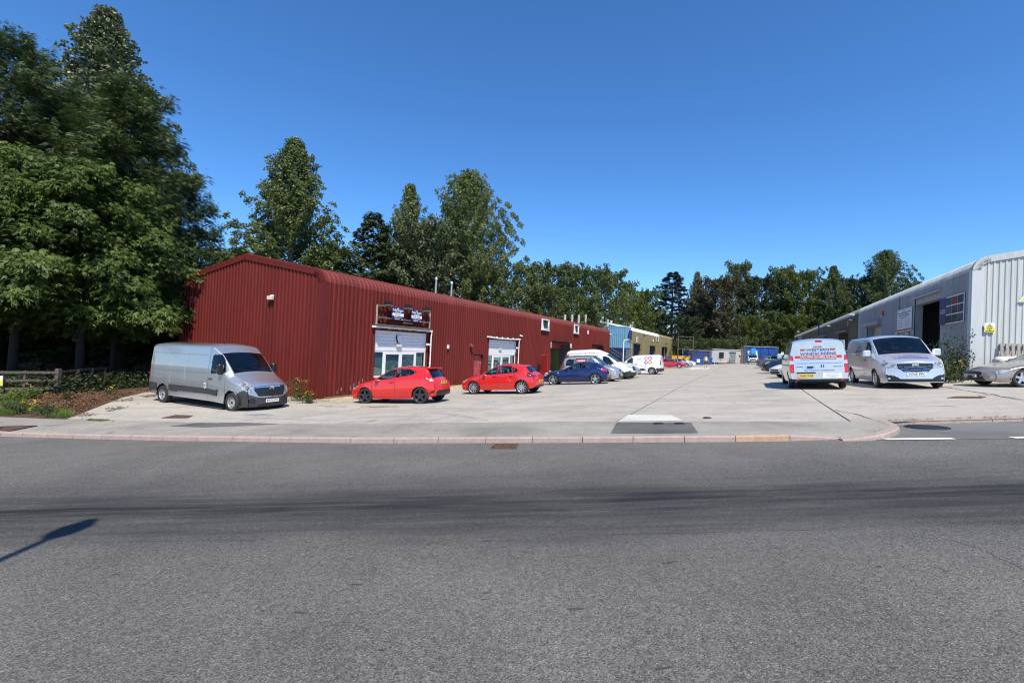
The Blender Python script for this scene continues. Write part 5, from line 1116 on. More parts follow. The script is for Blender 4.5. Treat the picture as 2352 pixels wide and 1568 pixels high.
# ------------------------------------------------ 1 silver long van
Pf, Pr = G2(533.7, 943.9), G2(378.2, 923.9)
wb = (Vector((Pf.x, Pf.y, 0))-Vector((Pr.x, Pr.y, 0))).length; print('movano wheelbase', wb)
wb = 4.2
L = .86+wb+1.0
sidewin = [(1.33, 1.40), (2.02, 1.33), (2.02, 1.97), (1.72, 1.99), (1.60, 1.90)]
lw = []
for q, (a, b) in enumerate(((2.32, 3.62), (3.62, 4.60), (4.60, 5.55))): lw.append(('S', [(a+.03, 1.33), (b-.03, 1.33), (b-.03, 1.36), (a+.03, 1.36)], 'panel_crease', None, {'off': .012}))
van = dict(L=L, W=2.02, sf=.86, sr=.86+wb, r=.345, R=.42, ds=.03, cnt=(12, 16, 22, 22), vs=1.0, sg=1.5,
    top=[(0, 1.02), (.10, 1.06), (.55, 1.19), (.95, 1.34), (1.02, 1.38), (1.68, 2.04), (1.80, 2.12), (2.15, 2.36), (2.5, 2.42), (L-.5, 2.42), (L-.12, 2.39), (L, 2.33)],
    belt=[(0, .86), (.5, 1.02), (1.0, 1.16), (1.4, 1.35), (2.2, 1.5), (L, 1.5)], bot=[(0, .20), (.4, .17), (.86, .24), (2, .30), (L-.9, .34), (L, .36)], wid=[(0, .80), (.15, .88), (.5, .955), (.9, 1), (L-.3, 1), (L, .965)],
    tw=[(0, .66), (.6, .74), (1.0, .80), (1.7, .80), (2.3, .90), (L, .91)], drop=[(0, .06), (1.0, .07), (1.7, .06), (2.3, .09), (L, .09)], bowf=.34, bowr=.05, leanf=[(0, .05), (.3, 0), (.6, .02), (1.0, .10), (1.2, .16)], leanr=[(0, 0), (.8, 0), (2.4, .20)], ff=1.2, rf=2.0,
    mid=.5, bw=.995, sill=.97, seams=[1.22, 2.20], seamz=(.34, 2), style='steel', tw_=.225, archy=.97,
    rules=[('S', grow(sidewin, .04), 'window_trim', m_cblack, {'off': .001}), ('S', sidewin, 'side_window', m_cglass), ('W', (1.06, 1.76, .06), 'windscreen', m_cglass),
           ('F', [(0, .15), (1.1, .15), (1.1, .80), (.72, .62), (.52, .54), (0, .52)], 'front_bumper', m_cplast, {'split': False}), ('S', [(0, .1), (.66, .1), (.52, .62), (.30, .74), (0, .82)], 'front_bumper', m_cplast),
           ('F', [(0, .56), (.50, .58), (.62, .80), (.60, .93), (0, .95)], 'grille', m_cblack, {'split': False, 'off': -.008}), ('F', [(0, .89), (.58, .87), (.60, .925), (0, .94)], 'grille_bar', m_chrome, {'split': False, 'off': .006}), ('F', [(.0, .20), (.48, .20), (.50, .29), (0, .29)], 'lower_intake', m_cblack, {'split': False, 'off': -.01}),
           ('F', [(.58, .34), (.80, .36), (.80, .48), (.62, .50)], 'fog_recess', m_cblack, {'off': -.012}),
           ('F', [(.62, .66), (.84, .74), (.84, 1.05), (.70, .98)], 'headlight', m_lamp), ('S', [(0, .72), (.28, .90), (.50, 1.16), (.40, 1.17), (.05, 1.02)], 'headlight', m_lamp),
           ('S', [(1.66, .53), (L-1.45, .55), (L-1.45, .75), (1.62, .73)], 'rubbing_strip', m_cplast, {'off': .018}), ('S', [(L-.62, .50), (L, .46), (L, .78), (L-.60, .76)], 'rear_bumper', m_cplast, {'off': .018}), ('R', [(0, .3), (1.1, .3), (1.1, .72), (0, .72)], 'rear_bumper', m_cplast, {'split': False, 'off': .02}),
           ('SR', [(L-.06, .9), (L+.1, .9), (L+.1, 1.45), (L-.06, 1.45)], 'tail_light', m_tail), ('R', [(.86, .9), (1.1, .9), (1.1, 1.45), (.86, 1.45)], 'tail_light', m_tail)]+lw,
    inter=dict(seats=[(1.95, (-.55, .5)), (1.95, (.02,))], z=.75, dash=(1.05, 1.30)))
p_silver = car_paint('van_silver', (0.50, 0.51, 0.53), True, .33, .10, .75)
mv = Car('panel_van', 'long silver panel van parked beside red gable end', 'van', van, p_silver, Pf, Pr, -1)
mv.plate(True, .405, 'DT70 JWC'); mv.badge(True, .86, .10); mv.mirrors(1.40, 1.50, .16, (.16, .20, .38), m_cblack); mv.handles([2.05], 1.12, m_cblack); mv.wipers(1.08, 1.4)
for ss_ in (1.95, 3.9, L-.35): mv.rect('side_marker', m_amber, ss_, None, .64 if ss_ < L-1 else .66, 'Rt', .10, .045, 2)
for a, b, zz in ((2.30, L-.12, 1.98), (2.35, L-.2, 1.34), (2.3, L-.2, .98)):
    mv.rect('painted_crease', mat('crease_shade', (0.16, 0.165, 0.17), 0.5), (a+b)/2, None, zz, 'Rt', b-a, .014, 24)  # flat dark lines: shade of the long creases put into colour
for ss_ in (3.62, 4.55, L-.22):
    mv.rect('painted_crease', mat('crease_sheen', (0.55, 0.56, 0.57), 0.35), ss_, None, 1.55, 'Rt', .016, 1.45, 20)  # flat pale lines: highlights of the upright creases put into colour
mv.rect('door_label', m_wht, 2.36, None, .86, 'Rt', .10, .20, 2); mv.rect('door_label', m_pb, 2.36, None, .86, 'Rt', .05, .12, 2)
MB().tube([(0, 0, 0), (-.12, .0, .42)], .008, 5).build('aerial', m_cblack, mv.root, Matrix.Translation((mv.X(2.35), -.35, 2.39)))
for sg in (-1, 1):   # roof swage
    o = mv.rect('roof_rib', p_silver, 2.2, sg*.55, None, 'top', .05, .7, 4)
# ------------------------------------------------ 2 red three door
fw = [[(1.36, .945), (2.12, 1.035), (2.16, 1.385), (1.90, 1.37), (1.62, 1.19)], [(2.22, 1.045), (2.86, 1.13), (3.10, 1.23), (2.72, 1.345), (2.26, 1.388)]]
m_smoke = mat('smoked_tail_lens', (0.10, 0.006, 0.01), 0.15, coat=1.0)
p_red = car_paint('car_red', (0.60, 0.014, 0.010), False, .3, .0)
fi = hatch(3.97, 1.73, 1.49, .80, 3.29, .318, 1.08, .99, 1.98, 3.52, .93, .70, fw, 'dark5big', (1.14, 2.19), rg=m_dglass, roofdrop=.08, tailx=3.84,
    tail=[[(.50, .90), (.88, .86), (.88, 1.10), (.58, 1.02)], [(3.44, 1.02), (3.50, 1.20), (3.74, 1.08), (3.97, .98), (3.97, .82), (3.72, .86)]],
    extra=[('S', [(3.80, .88), (3.76, .97), (3.97, .97), (3.97, .86)], 'reversing_lens', m_clear), ('R', [(.70, .86), (.9, .86), (.9, .97), (.68, .97)], 'reversing_lens', m_clear), ('R', [(0, .26), (.66, .26), (.62, .46), (.46, .52), (0, .52)], 'rear_diffuser', m_cblack, {'split': False}), ('S', [(.95, .2), (3.1, .2), (3.1, .27), (.95, .25)], 'side_skirt', None, {'off': .02}), ('S', [(3.58, .36), (3.95, .42), (3.95, .52), (3.72, .42)], 'rear_insert', m_cblack)])
c2 = Car('red_hatchback', 'bright red three-door hatchback with dark wheels and roof spoiler', 'car', fi, p_red, G2(843.8, 926.8), G2(962.8, 926.8), 1)
c2.plate(False, .80, 'VK17 ETZ'); c2.plate(True, .45, 'VK17 ETZ'); c2.mirrors(1.42, .97, .10); c2.handles([2.05], .86); c2.badge(False, .93, .045)
sp = MB(); sp.box(-.20, .05, -.50, .50, -.02, .025, bev=.01); sp.build('roof_spoiler', p_red, c2.root, Matrix.Translation((c2.X(3.46), 0, 1.385))@Matrix.Rotation(-.12, 4, 'Y'))
MB().tube([(0, 0, 0), (-.30, 0, .26)], .006, 5).build('aerial', m_cblack, c2.root, Matrix.Translation((c2.X(2.2), 0, 1.48)))
# ------------------------------------------------ 3 red five door
pw = [[(1.42, .93), (2.06, .965), (2.08, 1.345), (1.86, 1.335), (1.62, 1.15)], [(2.17, .97), (2.86, 1.005), (2.80, 1.31), (2.19, 1.352)], [(2.93, 1.02), (3.20, 1.06), (3.10, 1.17), (2.90, 1.28)]]
po = hatch(4.05, 1.75, 1.45, .81, 3.36, .315, 1.12, .97, 2.02, 3.46, .95, .70, pw, '10', (1.18, 2.125, 3.05), tailx=3.82, tail=[[(.44, .80), (.88, .78), (.88, 1.00), (.52, 1.0)], [(3.66, .82), (3.70, 1.0), (3.95, .98), (4.05, .98), (4.05, .78)]], extra=[('R', [(0, .24), (.7, .24), (.7, .36), (0, .36)], 'rear_diffuser', m_cblack, {'split': False}), ('R', [(.44, .80), (.88, .78), (.88, 1.00), (.52, 1.0)], 'tail_light', m_smoke), ('S', [(3.66, .82), (3.70, 1.0), (3.95, .98), (4.05, .98), (4.05, .78)], 'tail_light', m_smoke)])
c3 = Car('red_hatchback', 'bright red five-door hatchback with silver wheels near peeling red door', 'car', po, p_red, G2(1091.3, 905), G2(1196.8, 904.7), 1)
c3.plate(False, .58, 'EK68 UAX'); c3.mirrors(1.46, .96, .10); c3.handles([1.98, 2.86], .86); c3.badge(False, .92, .055); MB().tube([(0, 0, 0), (-.16, 0, .14)], .008, 5).build('aerial', m_cblack, c3.root, Matrix.Translation((c3.X(3.2), 0, 1.42)))
# ------------------------------------------------ 4 dark blue hatchback
bw_ = [[(1.66, .93), (2.22, .955), (2.26, 1.305), (2.10, 1.305), (1.84, 1.13)], [(2.35, .96), (3.10, 1.0), (3.02, 1.20), (2.80, 1.28), (2.38, 1.31)]]
p_blue = car_paint('car_blue', (0.008, 0.020, 0.105), True, .3, .04)
bm_ = hatch(4.24, 1.75, 1.42, .76, 3.42, .325, 1.38, .95, 2.24, 3.55, .93, .68, bw_, '5dbig', (1.42, 2.30, 3.2), tailx=4.0, extra=[('R', [(0, .24), (.8, .24), (.8, .34), (0, .34)], 'rear_diffuser', m_cblack, {'split': False})], tail=[[(.42, .78), (.88, .76), (.88, .98), (.52, .96)], [(3.88, .80), (3.84, .98), (4.1, 1.0), (4.24, .94), (4.24, .76)]])
c4 = Car('blue_hatchback', 'dark metallic blue hatchback with silver five-spoke wheels by open doorway', 'car', bm_, p_blue, G2(1277, 883.6), G2(1361, 882), 1)
c4.plate(False, .60, 'WJ57 KLO'); c4.mirrors(1.72, .95, .10); c4.handles([2.18, 3.02], .84); c4.badge(False, .86, .04); c4.rect('side_repeater', m_clear, 1.12, None, .76, 'L', .10, .04, 2)
# ------------------------------------------------ parked row, nose out: people carrier, high-roof van, silver car
HD = Vector(EE)*1.0
def along(front_px, wb_, hd=None, rot=0):
    p = gp(*front_px); h = Matrix.Rotation(math.radians(rot), 4, 'Z')@(hd or HD); return p, Vector((p.x, p.y, 0))-h*wb_
kw = [[(1.45, 1.10), (2.05, 1.10), (2.05, 1.62), (1.84, 1.60)], [(2.20, 1.12), (2.95, 1.14), (2.95, 1.60), (2.20, 1.62)], [(2.98, 1.14), (3.70, 1.18), (3.66, 1.50), (3.50, 1.58), (2.98, 1.60)]]
p_slv = car_paint('car_silver', (0.52, 0.53, 0.55), True, .3, .05)
kg = hatch(4.15, 1.80, 1.80, .86, 3.50, .31, 1.05, 1.10, 1.80, 3.90, 1.15, .84, kw, '5', (1.2, 2.12), tw=.78, rake=.08, tailx=4.05, head=[(.42, .72), (.78, .74), (.82, .98), (.6, .92)], grille=[(0, .70), (.40, .70), (.40, .76), (0, .76)], extra=[('F', [(0, .30), (.5, .30), (.5, .5), (0, .5)], 'lower_intake', m_cblack, {'split': False})])
a, b = along((1393, 876.5), 2.64); c5 = Car('silver_people_carrier', 'silver people carrier with roof rails behind blue hatchback', 'car', kg, p_slv, a, b, -1)
c5.plate(True, .42, 'WA09 FJK'); c5.mirrors(1.5, 1.12, .12)
for sg in (-1, 1): MB().tube([(c5.X(1.9), sg*.62, 1.72), (c5.X(2.1), sg*.64, 1.82), (c5.X(3.5), sg*.64, 1.83), (c5.X(3.75), sg*.62, 1.72)], .02, 6).build('roof_rail', m_cblack, c5.root)
c5.rect('window_poster', m_pr, 2.58, None, 1.47, 'Rt', .62, .20, 2); c5.lay('WHEELS', m_wht, 2.58, None, 1.47, 'Rt', .54, .12, .004).location.y -= .006
tcw = [[(1.35, 1.18), (2.20, 1.14), (2.20, 1.74), (1.98, 1.74), (1.80, 1.66)]]
tc = hatch(5.3, 1.98, 2.36, .98, 3.95, .335, 1.10, 1.26, 1.98, 5.1, 1.9, .98, tcw, '5', (1.3, 2.28, 3.6), tw=.80, rake=.1, tailx=5.26, seats=False, rwin=False, head=[(.48, .80), (.92, .86), (.96, 1.10), (.70, .98)], grille=[(0, .62), (.42, .62), (.50, .78), (.42, .94), (0, .96)], roofdrop=.12,
    extra=[('FS', [(0, .2), (1.1, .2), (1.1, .60), (.6, .52), (0, .52)], 'front_bumper', m_cplast, {'split': False}), ('S', [(0, .1), (.6, .1), (.5, .55), (0, .64)], 'front_bumper', m_cplast)])
tc['top'] = [(0, .94), (.08, .99), (.5, 1.12), (1.10, 1.30), (1.85, 1.90), (2.05, 2.02), (2.7, 2.30), (3.1, 2.36), (5.0, 2.34), (5.2, 2.26), (5.3, 2.15)]; tc['leanr'] = [(0, 0), (2.4, .12)]; tc['belt'] = [(0, .84), (1.1, 1.14), (1.9, 1.3), (5.3, 1.35)]
tc['inter'] = dict(seats=[(1.95, (-.5, .5))], z=.72, dash=(1.2, 1.22))
p_white = car_paint('van_white', (0.78, 0.79, 0.80), False, .3, .06)
a, b = along((1424, 871), 2.97); c6 = Car('white_high_roof_van', 'white high-roof van with web address along its roof', 'van', tc, p_white, a, b, -1)
c6.plate(True, .56, 'WA18 GHV'); c6.mirrors(1.55, 1.30, .14, (.14, .2, .34), m_cblack); c6.badge(True, .78, .09)
c6.lay('www.wheels2worksouthwest.org', m_grey_t, 3.75, None, 2.04, 'Rt', 2.55, .17)
c6.rect('roof_gutter', m_cblack, 3.9, None, 1.80, 'Rt', 2.6, .05, 16)
sa = hatch(4.1, 1.75, 1.45, .85, 3.4, .31, 1.15, .98, 2.0, 3.5, .95, .72, pw, '5', (1.2, 2.12))
a, b = along((1441.5, 868), 2.55); c7 = Car('silver_hatchback', 'pale silver hatchback nose showing behind white high-roof van', 'car', sa, p_slv, a, b, -1); c7.plate(True, .45, 'WK06 DVN')
# ------------------------------------------------ 8 small white van with looped logo
ew = [[(1.35, 1.12), (2.02, 1.12), (2.02, 1.58), (1.86, 1.60), (1.62, 1.40)]]
be = hatch(4.70, 1.85, 1.86, .90, 3.75, .33, 1.05, 1.12, 1.90, 4.45, 1.15, .92, ew, '10', (1.22, 2.12, 3.2), tw=.82, rake=.1, tailx=4.64, seats=False, rwin=False, roofdrop=.10, tail=[[(.99, .85), (.995, .85), (.995, .86), (.99, .86)], [(4.9, .85), (4.9, .86), (4.91, .86), (4.91, .85)]],
    extra=[('R', [(.80, .85), (.95, .85), (.95, 1.30), (.82, 1.30)], 'tail_light', m_smoke), ('S', [(4.60, .85), (4.60, 1.30), (4.8, 1.30), (4.8, .85)], 'tail_light', m_smoke), ('S', [(1.5, .42), (3.20, .42), (3.05, .58), (1.45, .56)], 'rubbing_strip', m_cblack, {'off': .012}), ('SR', [(4.20, .25), (4.9, .25), (4.9, .62), (4.15, .55)], 'rear_bumper', m_cplast, {'off': .015}), ('R', [(0, .25), (1, .25), (1, .58), (0, .58)], 'rear_bumper', m_cplast, {'split': False, 'off': .015})])
be['top'] = [(0, .90), (.08, .94), (.5, 1.06), (1.05, 1.16), (1.85, 1.74), (2.1, 1.83), (2.6, 1.86), (4.4, 1.84), (4.62, 1.78), (4.7, 1.70)]; be['leanr'] = [(0, 0), (.6, 0), (1.9, .14)]; be['inter'] = dict(seats=[(1.9, (-.4, .4))], z=.5, dash=(1.15, 1.1))
pr_ = gp(1497.8, 860); c8 = Car('white_small_van', 'small white van with orange and blue looped logo', 'van', be, p_white, Vector((pr_.x, pr_.y, 0))-HD*2.85, pr_, 1)
c8.plate(False, .70, 'WF20 OXR'); c8.mirrors(1.5, 1.16, .12, (.12, .18, .22)); c8.handles([2.0, 2.32], 1.0, m_cblack)
m_lo = flat('logo_orange', (0.75, 0.12, 0.03)); m_lb = flat('logo_blue', (0.05, 0.05, 0.40))
for k in range(4):
    me_ = MB(); a0 = pi/4+k*pi/2; pts = [(.10*math.cos(a0), .10*math.sin(a0), 0)]
    ca, sa_ = math.cos(a0), math.sin(a0); loop = []
    for q in range(15):
        th = -pi*.62+2*pi*.62*q/14; loop.append((.27*ca+.115*math.cos(a0+th), .27*sa_+.115*math.sin(a0+th)))
    arm = [(.05*ca+.09*sa_, .05*sa_-.09*ca)]+loop+[(.05*ca-.09*sa_, .05*sa_+.09*ca)]
    for (x1, y1), (x2, y2) in zip(arm[:-1], arm[1:]):
        d_ = Vector((x2-x1, y2-y1, 0)); n_ = Vector((-d_.y, d_.x, 0)).normalized()*.042
        me_.add([(x1-n_.x, y1-n_.y, 0), (x2-n_.x, y2-n_.y, 0), (x2+n_.x, y2+n_.y, 0), (x1+n_.x, y1+n_.y, 0)], [(0, 1, 2, 3)])
    c8.place('logo', me_.mesh('logo', m_lb if k % 2 == 0 else m_lo), None, 3.45, None, 1.33, 'L')
c8.lay('C-D', m_lb, 2.62, None, 1.45, 'L', .40, .13, .012); c8.lay('FLOORING', m_lb, 2.62, None, 1.25, 'L', .40, .06); c8.lay('SERVICES', m_lb, 2.62, None, 1.15, 'L', .36, .05)
c8.lay('07368 116768', m_lb, 1.68, None, .80, 'L', .6, .07, .003); c8.lay('flooring.co.uk', m_pr, 1.70, None, .68, 'L', .62, .06)
for kk in range(3):
    c8.lay('carpets vinyl', m_grey_t, 2.40, None, .90-.1*kk, 'L', .3, .035); c8.lay('safety flooring', m_grey_t, 2.85, None, .90-.1*kk, 'L', .4, .035)
c8.rect('rear_logo', m_lo, None, .45, 1.42, 'rear', .10, .3, 3); c8.rect('rear_logo', m_lb, None, .30, 1.42, 'rear', .10, .3, 3)
# ------------------------------------------------ further left row
hr = hatch(4.25, 1.78, 1.48, .86, 3.5, .31, 1.15, .99, 2.05, 3.6, .97, .72, [[(p[0]+.05, p[1]+.02) for p in w_] for w_ in pw], '10', (1.2, 2.18), ds=.04)
p_red2 = car_paint('car_deep_red', (0.42, 0.008, 0.02), False, .3, .04); p_grey = car_paint('car_grey', (0.10, 0.105, 0.11), True, .3, .04); p_navy = car_paint('car_navy', (0.012, 0.014, 0.025), True, .3, .04); p_carw = car_paint('car_white', (0.80, 0.80, 0.79), False, .3, .05)
a, b = along((1560.4, 845.2), 2.64, rot=4); c9 = Car('red_hatchback', 'deep red hatchback facing right beyond small white van', 'car', hr, p_red2, a, b, -1); c9.mirrors(1.5, .98, .1)
a, b = along((1577.5, 843.0), 2.64, rot=4); c10 = Car('grey_hatchback', 'grey hatchback nose between red and white cars', 'car', hr, p_slv, a, b, -1)
a, b = along((1586.5, 841.6), 2.64, rot=4); c11 = Car('white_saloon', 'white car facing right beside the blue bins', 'car', hr, p_carw, a, b, -1); c11.mirrors(1.5, .98, .1)
# ------------------------------------------------ right hand group
gf = hatch(4.26, 1.80, 1.46, .88, 3.5, .32, 1.15, .98, 2.05, 3.6, .98, .72, [[(p[0]+.05, p[1]+.02) for p in w_] for w_ in pw], '5big', (1.2, 2.18), glass=m_dglass, ds=.04)
pr_ = gp(1757.8, 846.0); h_ = Vector((.93, -.36, 0)).normalized(); c12 = Car('grey_hatchback', 'dark grey hatchback facing away beyond black sports utility car', 'car', gf, p_grey, Vector((pr_.x, pr_.y, 0))+h_*2.62, pr_, -1)
c12.handles([1.98, 2.9], .9)
hl = Vector((-.94, .34, 0)).normalized()
su = hatch(4.5, 1.88, 1.68, .92, 3.58, .36, 1.2, 1.14, 2.05, 4.1, 1.1, .90, [[(1.5, 1.12), (2.2, 1.14), (2.2, 1.54), (1.95, 1.53)], [(2.3, 1.15), (3.2, 1.18), (3.2, 1.5), (2.3, 1.55)]], '5', (1.3, 2.25), glass=m_dglass, rake=.1, head=[(.50, .76), (.86, .80), (.88, 1.0), (.6, .92)])
pf_ = gp(1784, 858.0); c13 = Car('black_sports_utility', 'black sports utility car facing left behind white coupe', 'car', su, p_navy, pf_, Vector((pf_.x, pf_.y, 0))-hl*2.66, 1); c13.mirrors(1.55, 1.15, .13)
hn = hatch(4.39, 1.74, 1.38, .92, 3.49, .315, 1.30, .90, 2.15, 3.25, .98, .66, [[(1.62, .90), (2.45, .93), (2.45, 1.24), (2.12, 1.23)], [(2.52, .935), (3.1, .97), (2.9, 1.14), (2.52, 1.23)]], 'dark5', (1.35, 2.48), notch=[(3.95, 1.02), (4.25, .99), (4.36, .95), (4.39, .90)], tailx=3.93, head=[(.46, .56), (.80, .60), (.84, .78), (.6, .70)], tail=[[(.45, .72), (.9, .72), (.9, .88), (.5, .86)], [(4.1, .74), (4.02, .86), (4.3, .90), (4.4, .86), (4.4, .72)]])
pf_ = gp(1830, 867.5); pr_ = gp(1935, 865.0); hq = (Vector((pf_.x, pf_.y, 0))-Vector((pr_.x, pr_.y, 0))).normalized(); print('honda', (pf_-pr_).length)
c14 = Car('white_coupe', 'white sports coupe with black wheels and boot spoiler behind rear-facing van', 'car', hn, p_carw, pf_, Vector((pf_.x, pf_.y, 0))-hq*2.57, 1, scale=1.0)
c14.mirrors(1.7, .92, .1); spb = MB().box(-.14, .14, -.66, .66, .20, .235, bev=.01).box(-.06, .06, -.62, -.56, 0, .2).box(-.06, .06, .56, .62, 0, .2); spb.build('boot_spoiler', p_carw, c14.root, Matrix.Translation((c14.X(4.2), 0, .98)))
mp_ = hatch(4.5, 1.82, 1.75, .9, 3.6, .32, 1.1, 1.08, 1.9, 4.2, 1.1, .82, [[(1.5, 1.08), (2.1, 1.1), (2.1, 1.6), (1.9, 1.58)], [(2.2, 1.1), (3.2, 1.12), (3.2, 1.58), (2.2, 1.62)], [(3.3, 1.13), (4.0, 1.16), (3.9, 1.52), (3.3, 1.57)]], '5', (1.2, 2.15), glass=m_dglass, tw=.76, rake=.1, tailx=4.36)
pr_ = gp(1945, 857.5); c15 = Car('navy_people_carrier', 'dark navy people carrier with rear spoiler half hidden between vans', 'car', mp_, p_navy, Vector((pr_.x, pr_.y, 0))-Vector(EE)*2.7, pr_, 1)
MB().box(-.18, .05, -.6, .6, -.02, .03, bev=.01).build('roof_spoiler', p_navy, c15.root, Matrix.Translation((c15.X(4.25), 0, 1.70)))
pr_ = gp(1816, 842.5); c16 = Car('blue_hatchback', 'mid blue car roof showing beyond black sports utility car', 'car', hr, car_paint('car_mid_blue', (0.02, 0.05, 0.35), True), Vector((pr_.x, pr_.y, 0))+hl*2.64, pr_, 1)
# ------------------------------------------------ mid-size vans of the windscreen firm
tw_ = [[(1.30, 1.16), (2.06, 1.12), (2.06, 1.68), (1.86, 1.68), (1.66, 1.56)]]
TL = 5.0
tf = hatch(TL, 1.95, 1.97, .93, 4.03, .33, 1.02, 1.20, 1.86, 4.85, 1.2, .98, tw_, '5', (1.20, 2.16, 3.35), tw=.83, rake=.05, seats=False, rwin=False, roofdrop=.09, ds=.025)
tf['top'] = [(0, .96), (.06, 1.0), (.55, 1.12), (1.02, 1.24), (1.76, 1.84), (1.95, 1.92), (2.4, 1.97), (4.6, 1.96), (4.88, 1.92), (TL, 1.86)]; tf['tw'] = [(0, .74), (.6, .80), (1.0, .84), (1.8, .80), (2.4, .82), (TL, .83)]; tf['belt'] = [(0, .84), (.5, .98), (1.0, 1.08), (1.5, 1.2), (TL, 1.25)]
tf['bowf'] = .26; tf['bowr'] = .04; tf['leanr'] = [(0, 0), (.7, 0), (2, .12)]; tf['leanf'] = [(0, .04), (.3, 0), (.6, .02), (.95, .10), (1.1, .16)]; tf['wid'] = [(0, .84), (.15, .91), (.5, .97), (.9, 1), (TL-.2, 1), (TL, .97)]; tf['rf'] = 1.6; tf['nk'] = 70; tf['cnt'] = (12, 16, 20, 22)
base_r = [r for r in tf['rules'] if r[2] in ('window_trim', 'side_window', 'windscreen')]
front_r = [('F', [(.46, .70), (.92, .74), (.92, .98), (.70, .99), (.50, .86)], 'headlight', m_lamp), ('S', [(0, .72), (.14, .78), (.46, 1.10), (.38, 1.14), (.05, 1.0)], 'headlight', m_lamp), ('S', [(.22, .94), (.50, 1.10), (.58, 1.20), (.44, 1.17)], 'lamp_surround', m_cblack),
    ('F', [(0, .58), (.34, .60), (.48, .72), (.50, .88), (0, .90)], 'grille', m_cblack, {'split': False, 'off': -.006}), ('F', [(0, .66), (.42, .69), (.43, .71), (0, .68)], 'grille_bar', m_chrome, {'split': False, 'off': .006}), ('F', [(0, .74), (.46, .77), (.46, .79), (0, .76)], 'grille_bar', m_chrome, {'split': False, 'off': .006}), ('F', [(0, .605), (.34, .62), (.36, .635), (0, .62)], 'grille_bar', m_chrome, {'split': False, 'off': .006}),
    ('F', [(0, .24), (.62, .24), (.95, .26), (.95, .42), (.80, .50), (.60, .46), (.44, .36), (0, .36)], 'lower_intake', m_cblack, {'split': False}), ('F', [(.70, .33), (.78, .33), (.78, .39), (.70, .39)], 'fog_lamp', m_lamp)]
rear_r = [('R', [(.80, .62), (1.0, .62), (1.0, 1.30), (.82, 1.30)], 'tail_light', m_tail), ('S', [(TL-.07, .62), (TL-.07, 1.30), (TL+.1, 1.30), (TL+.1, .62)], 'tail_light', m_tail), ('R', [(.83, .98), (1.0, .98), (1.0, 1.10), (.83, 1.10)], 'reversing_lens', m_clear), ('S', [(TL-.07, .98), (TL-.07, 1.10), (TL+.1, 1.10), (TL+.1, .98)], 'reversing_lens', m_clear),
    ('R', [(0, .22), (1.05, .22), (1.05, .40), (0, .40)], 'rear_bumper', m_cplast, {'split': False, 'off': .05}), ('S', [(TL-.5, .22), (TL+.1, .22), (TL+.1, .40), (TL-.42, .40)], 'rear_bumper', m_cplast, {'off': .02}), ('R', [(0, 1.12), (.745, 1.12), (.765, 1.70), (.745, 1.74), (0, 1.75)], 'rear_window_panel', mat('etched_glass', (0.42, 0.50, 0.50), 0.12, 0.0, 0.08, 3, coat=1.0), {'split': False, 'off': .002}), ('r', [(-.006, .42), (.006, .42), (.006, 1.9), (-.006, 1.9)], 'door_gap', m_cblack, {'split': False, 'off': .004}), ('r', [(-.16, 1.80), (.06, 1.80), (.06, 1.86), (-.16, 1.86)], 'brake_lamp', m_tail, {'split': False, 'off': .012})]
tf['rules'] = base_r+front_r+rear_r; tf['inter'] = dict(seats=[(1.85, (-.55, .0, .5))], z=.70, dash=(1.12, 1.16))
p_tr = car_paint('van_pale_silver', (0.66, 0.665, 0.68), True, .32, .08)
a, b = gp(1815, 890.5), gp(1921.5, 890.0); mid = (a+b)/2; hv = Vector(DD); rl = mid-Vector((math.cos(YAW), -math.sin(YAW), 0))*.86
rear_l = Vector((a.x, a.y, 0)); c17 = Car('silver_van', 'pale silver van seen from behind with windscreen company lettering on doors', 'van', tf, p_tr, rear_l+Vector(DD)*3.1+Vector(EE)*.03, rear_l+Vector(EE)*.03, 1, scale=1.02)
T = c17
T.lay('24HR', m_pr, None, .0, 1.63, 'rear', .30, .075, .004); T.lay('WESTERN', m_pb, None, .0, 1.515, 'rear', .74, .10, .008); T.lay('WINDSCREENS', m_pb, None, .0, 1.37, 'rear', 1.16, .105, .008)
for sg in (-1, 1): T.rect('red_bar', m_pr, None, sg*.48, 1.535, 'rear', .17, .045, 3); T.rect('blue_bar', m_pb, None, sg*.48, 1.495, 'rear', .17, .01, 3)
T.rect('red_band', m_pr, None, 0, 1.25, 'rear', 1.50, .09, 12); o_ = T.lay('CALL FREE ON 0800 975 7666', m_wht, None, 0, 1.25, 'rear', 1.18, .05, .006); o_.location.x -= .006
T.lay('www.western-windscreens.co.uk', m_pb, None, 0, 1.165, 'rear', 1.16, .05, .002); T.lay('WINDSCREENS, SIDE & REAR GLASS FOR ALL VEHICLES', m_pb, None, 0, 1.00, 'rear', 1.50, .036, .003); T.lay('VAN WINDOW CONVERSIONS', m_pb, None, .0, .73, 'rear', .98, .045, .003)
T.lay('TRAFIC', m_cblack, None, .62, .87, 'rear', .26, .035, .004); T.lay('RENAULT', m_cblack, None, -.62, .87, 'rear', .30, .035, .004); T.lay('f', m_wht, None, -.12, .89, 'rear', .03, .08, .006).location.x -= .008; T.rect('blue_emblem', m_pb, None, -.12, .89, 'rear', .11, .10, 2)
T.rect('handle_plate', m_chrome, None, .28, .85, 'rear', .34, .10, 2); h_ = MB().box(-.10, .10, -.04, 0, -.035, .035, bev=.012); p_ = T.surf((-4, .28, .85), (1, 0, 0)); h_.build('door_handle', m_cblack, T.root, Matrix.Translation(p_)@Matrix.Rotation(-pi/2, 4, 'Z'))
T.rect('plate_lamp_bar', m_cblack, None, .42, .635, 'rear', .62, .055, 4); T.plate(False, .53, 'WA69 WHB', .42, .52, .11); T.rect('notice_panel', m_upvc, None, -.42, .54, 'rear', .60, .20, 4)
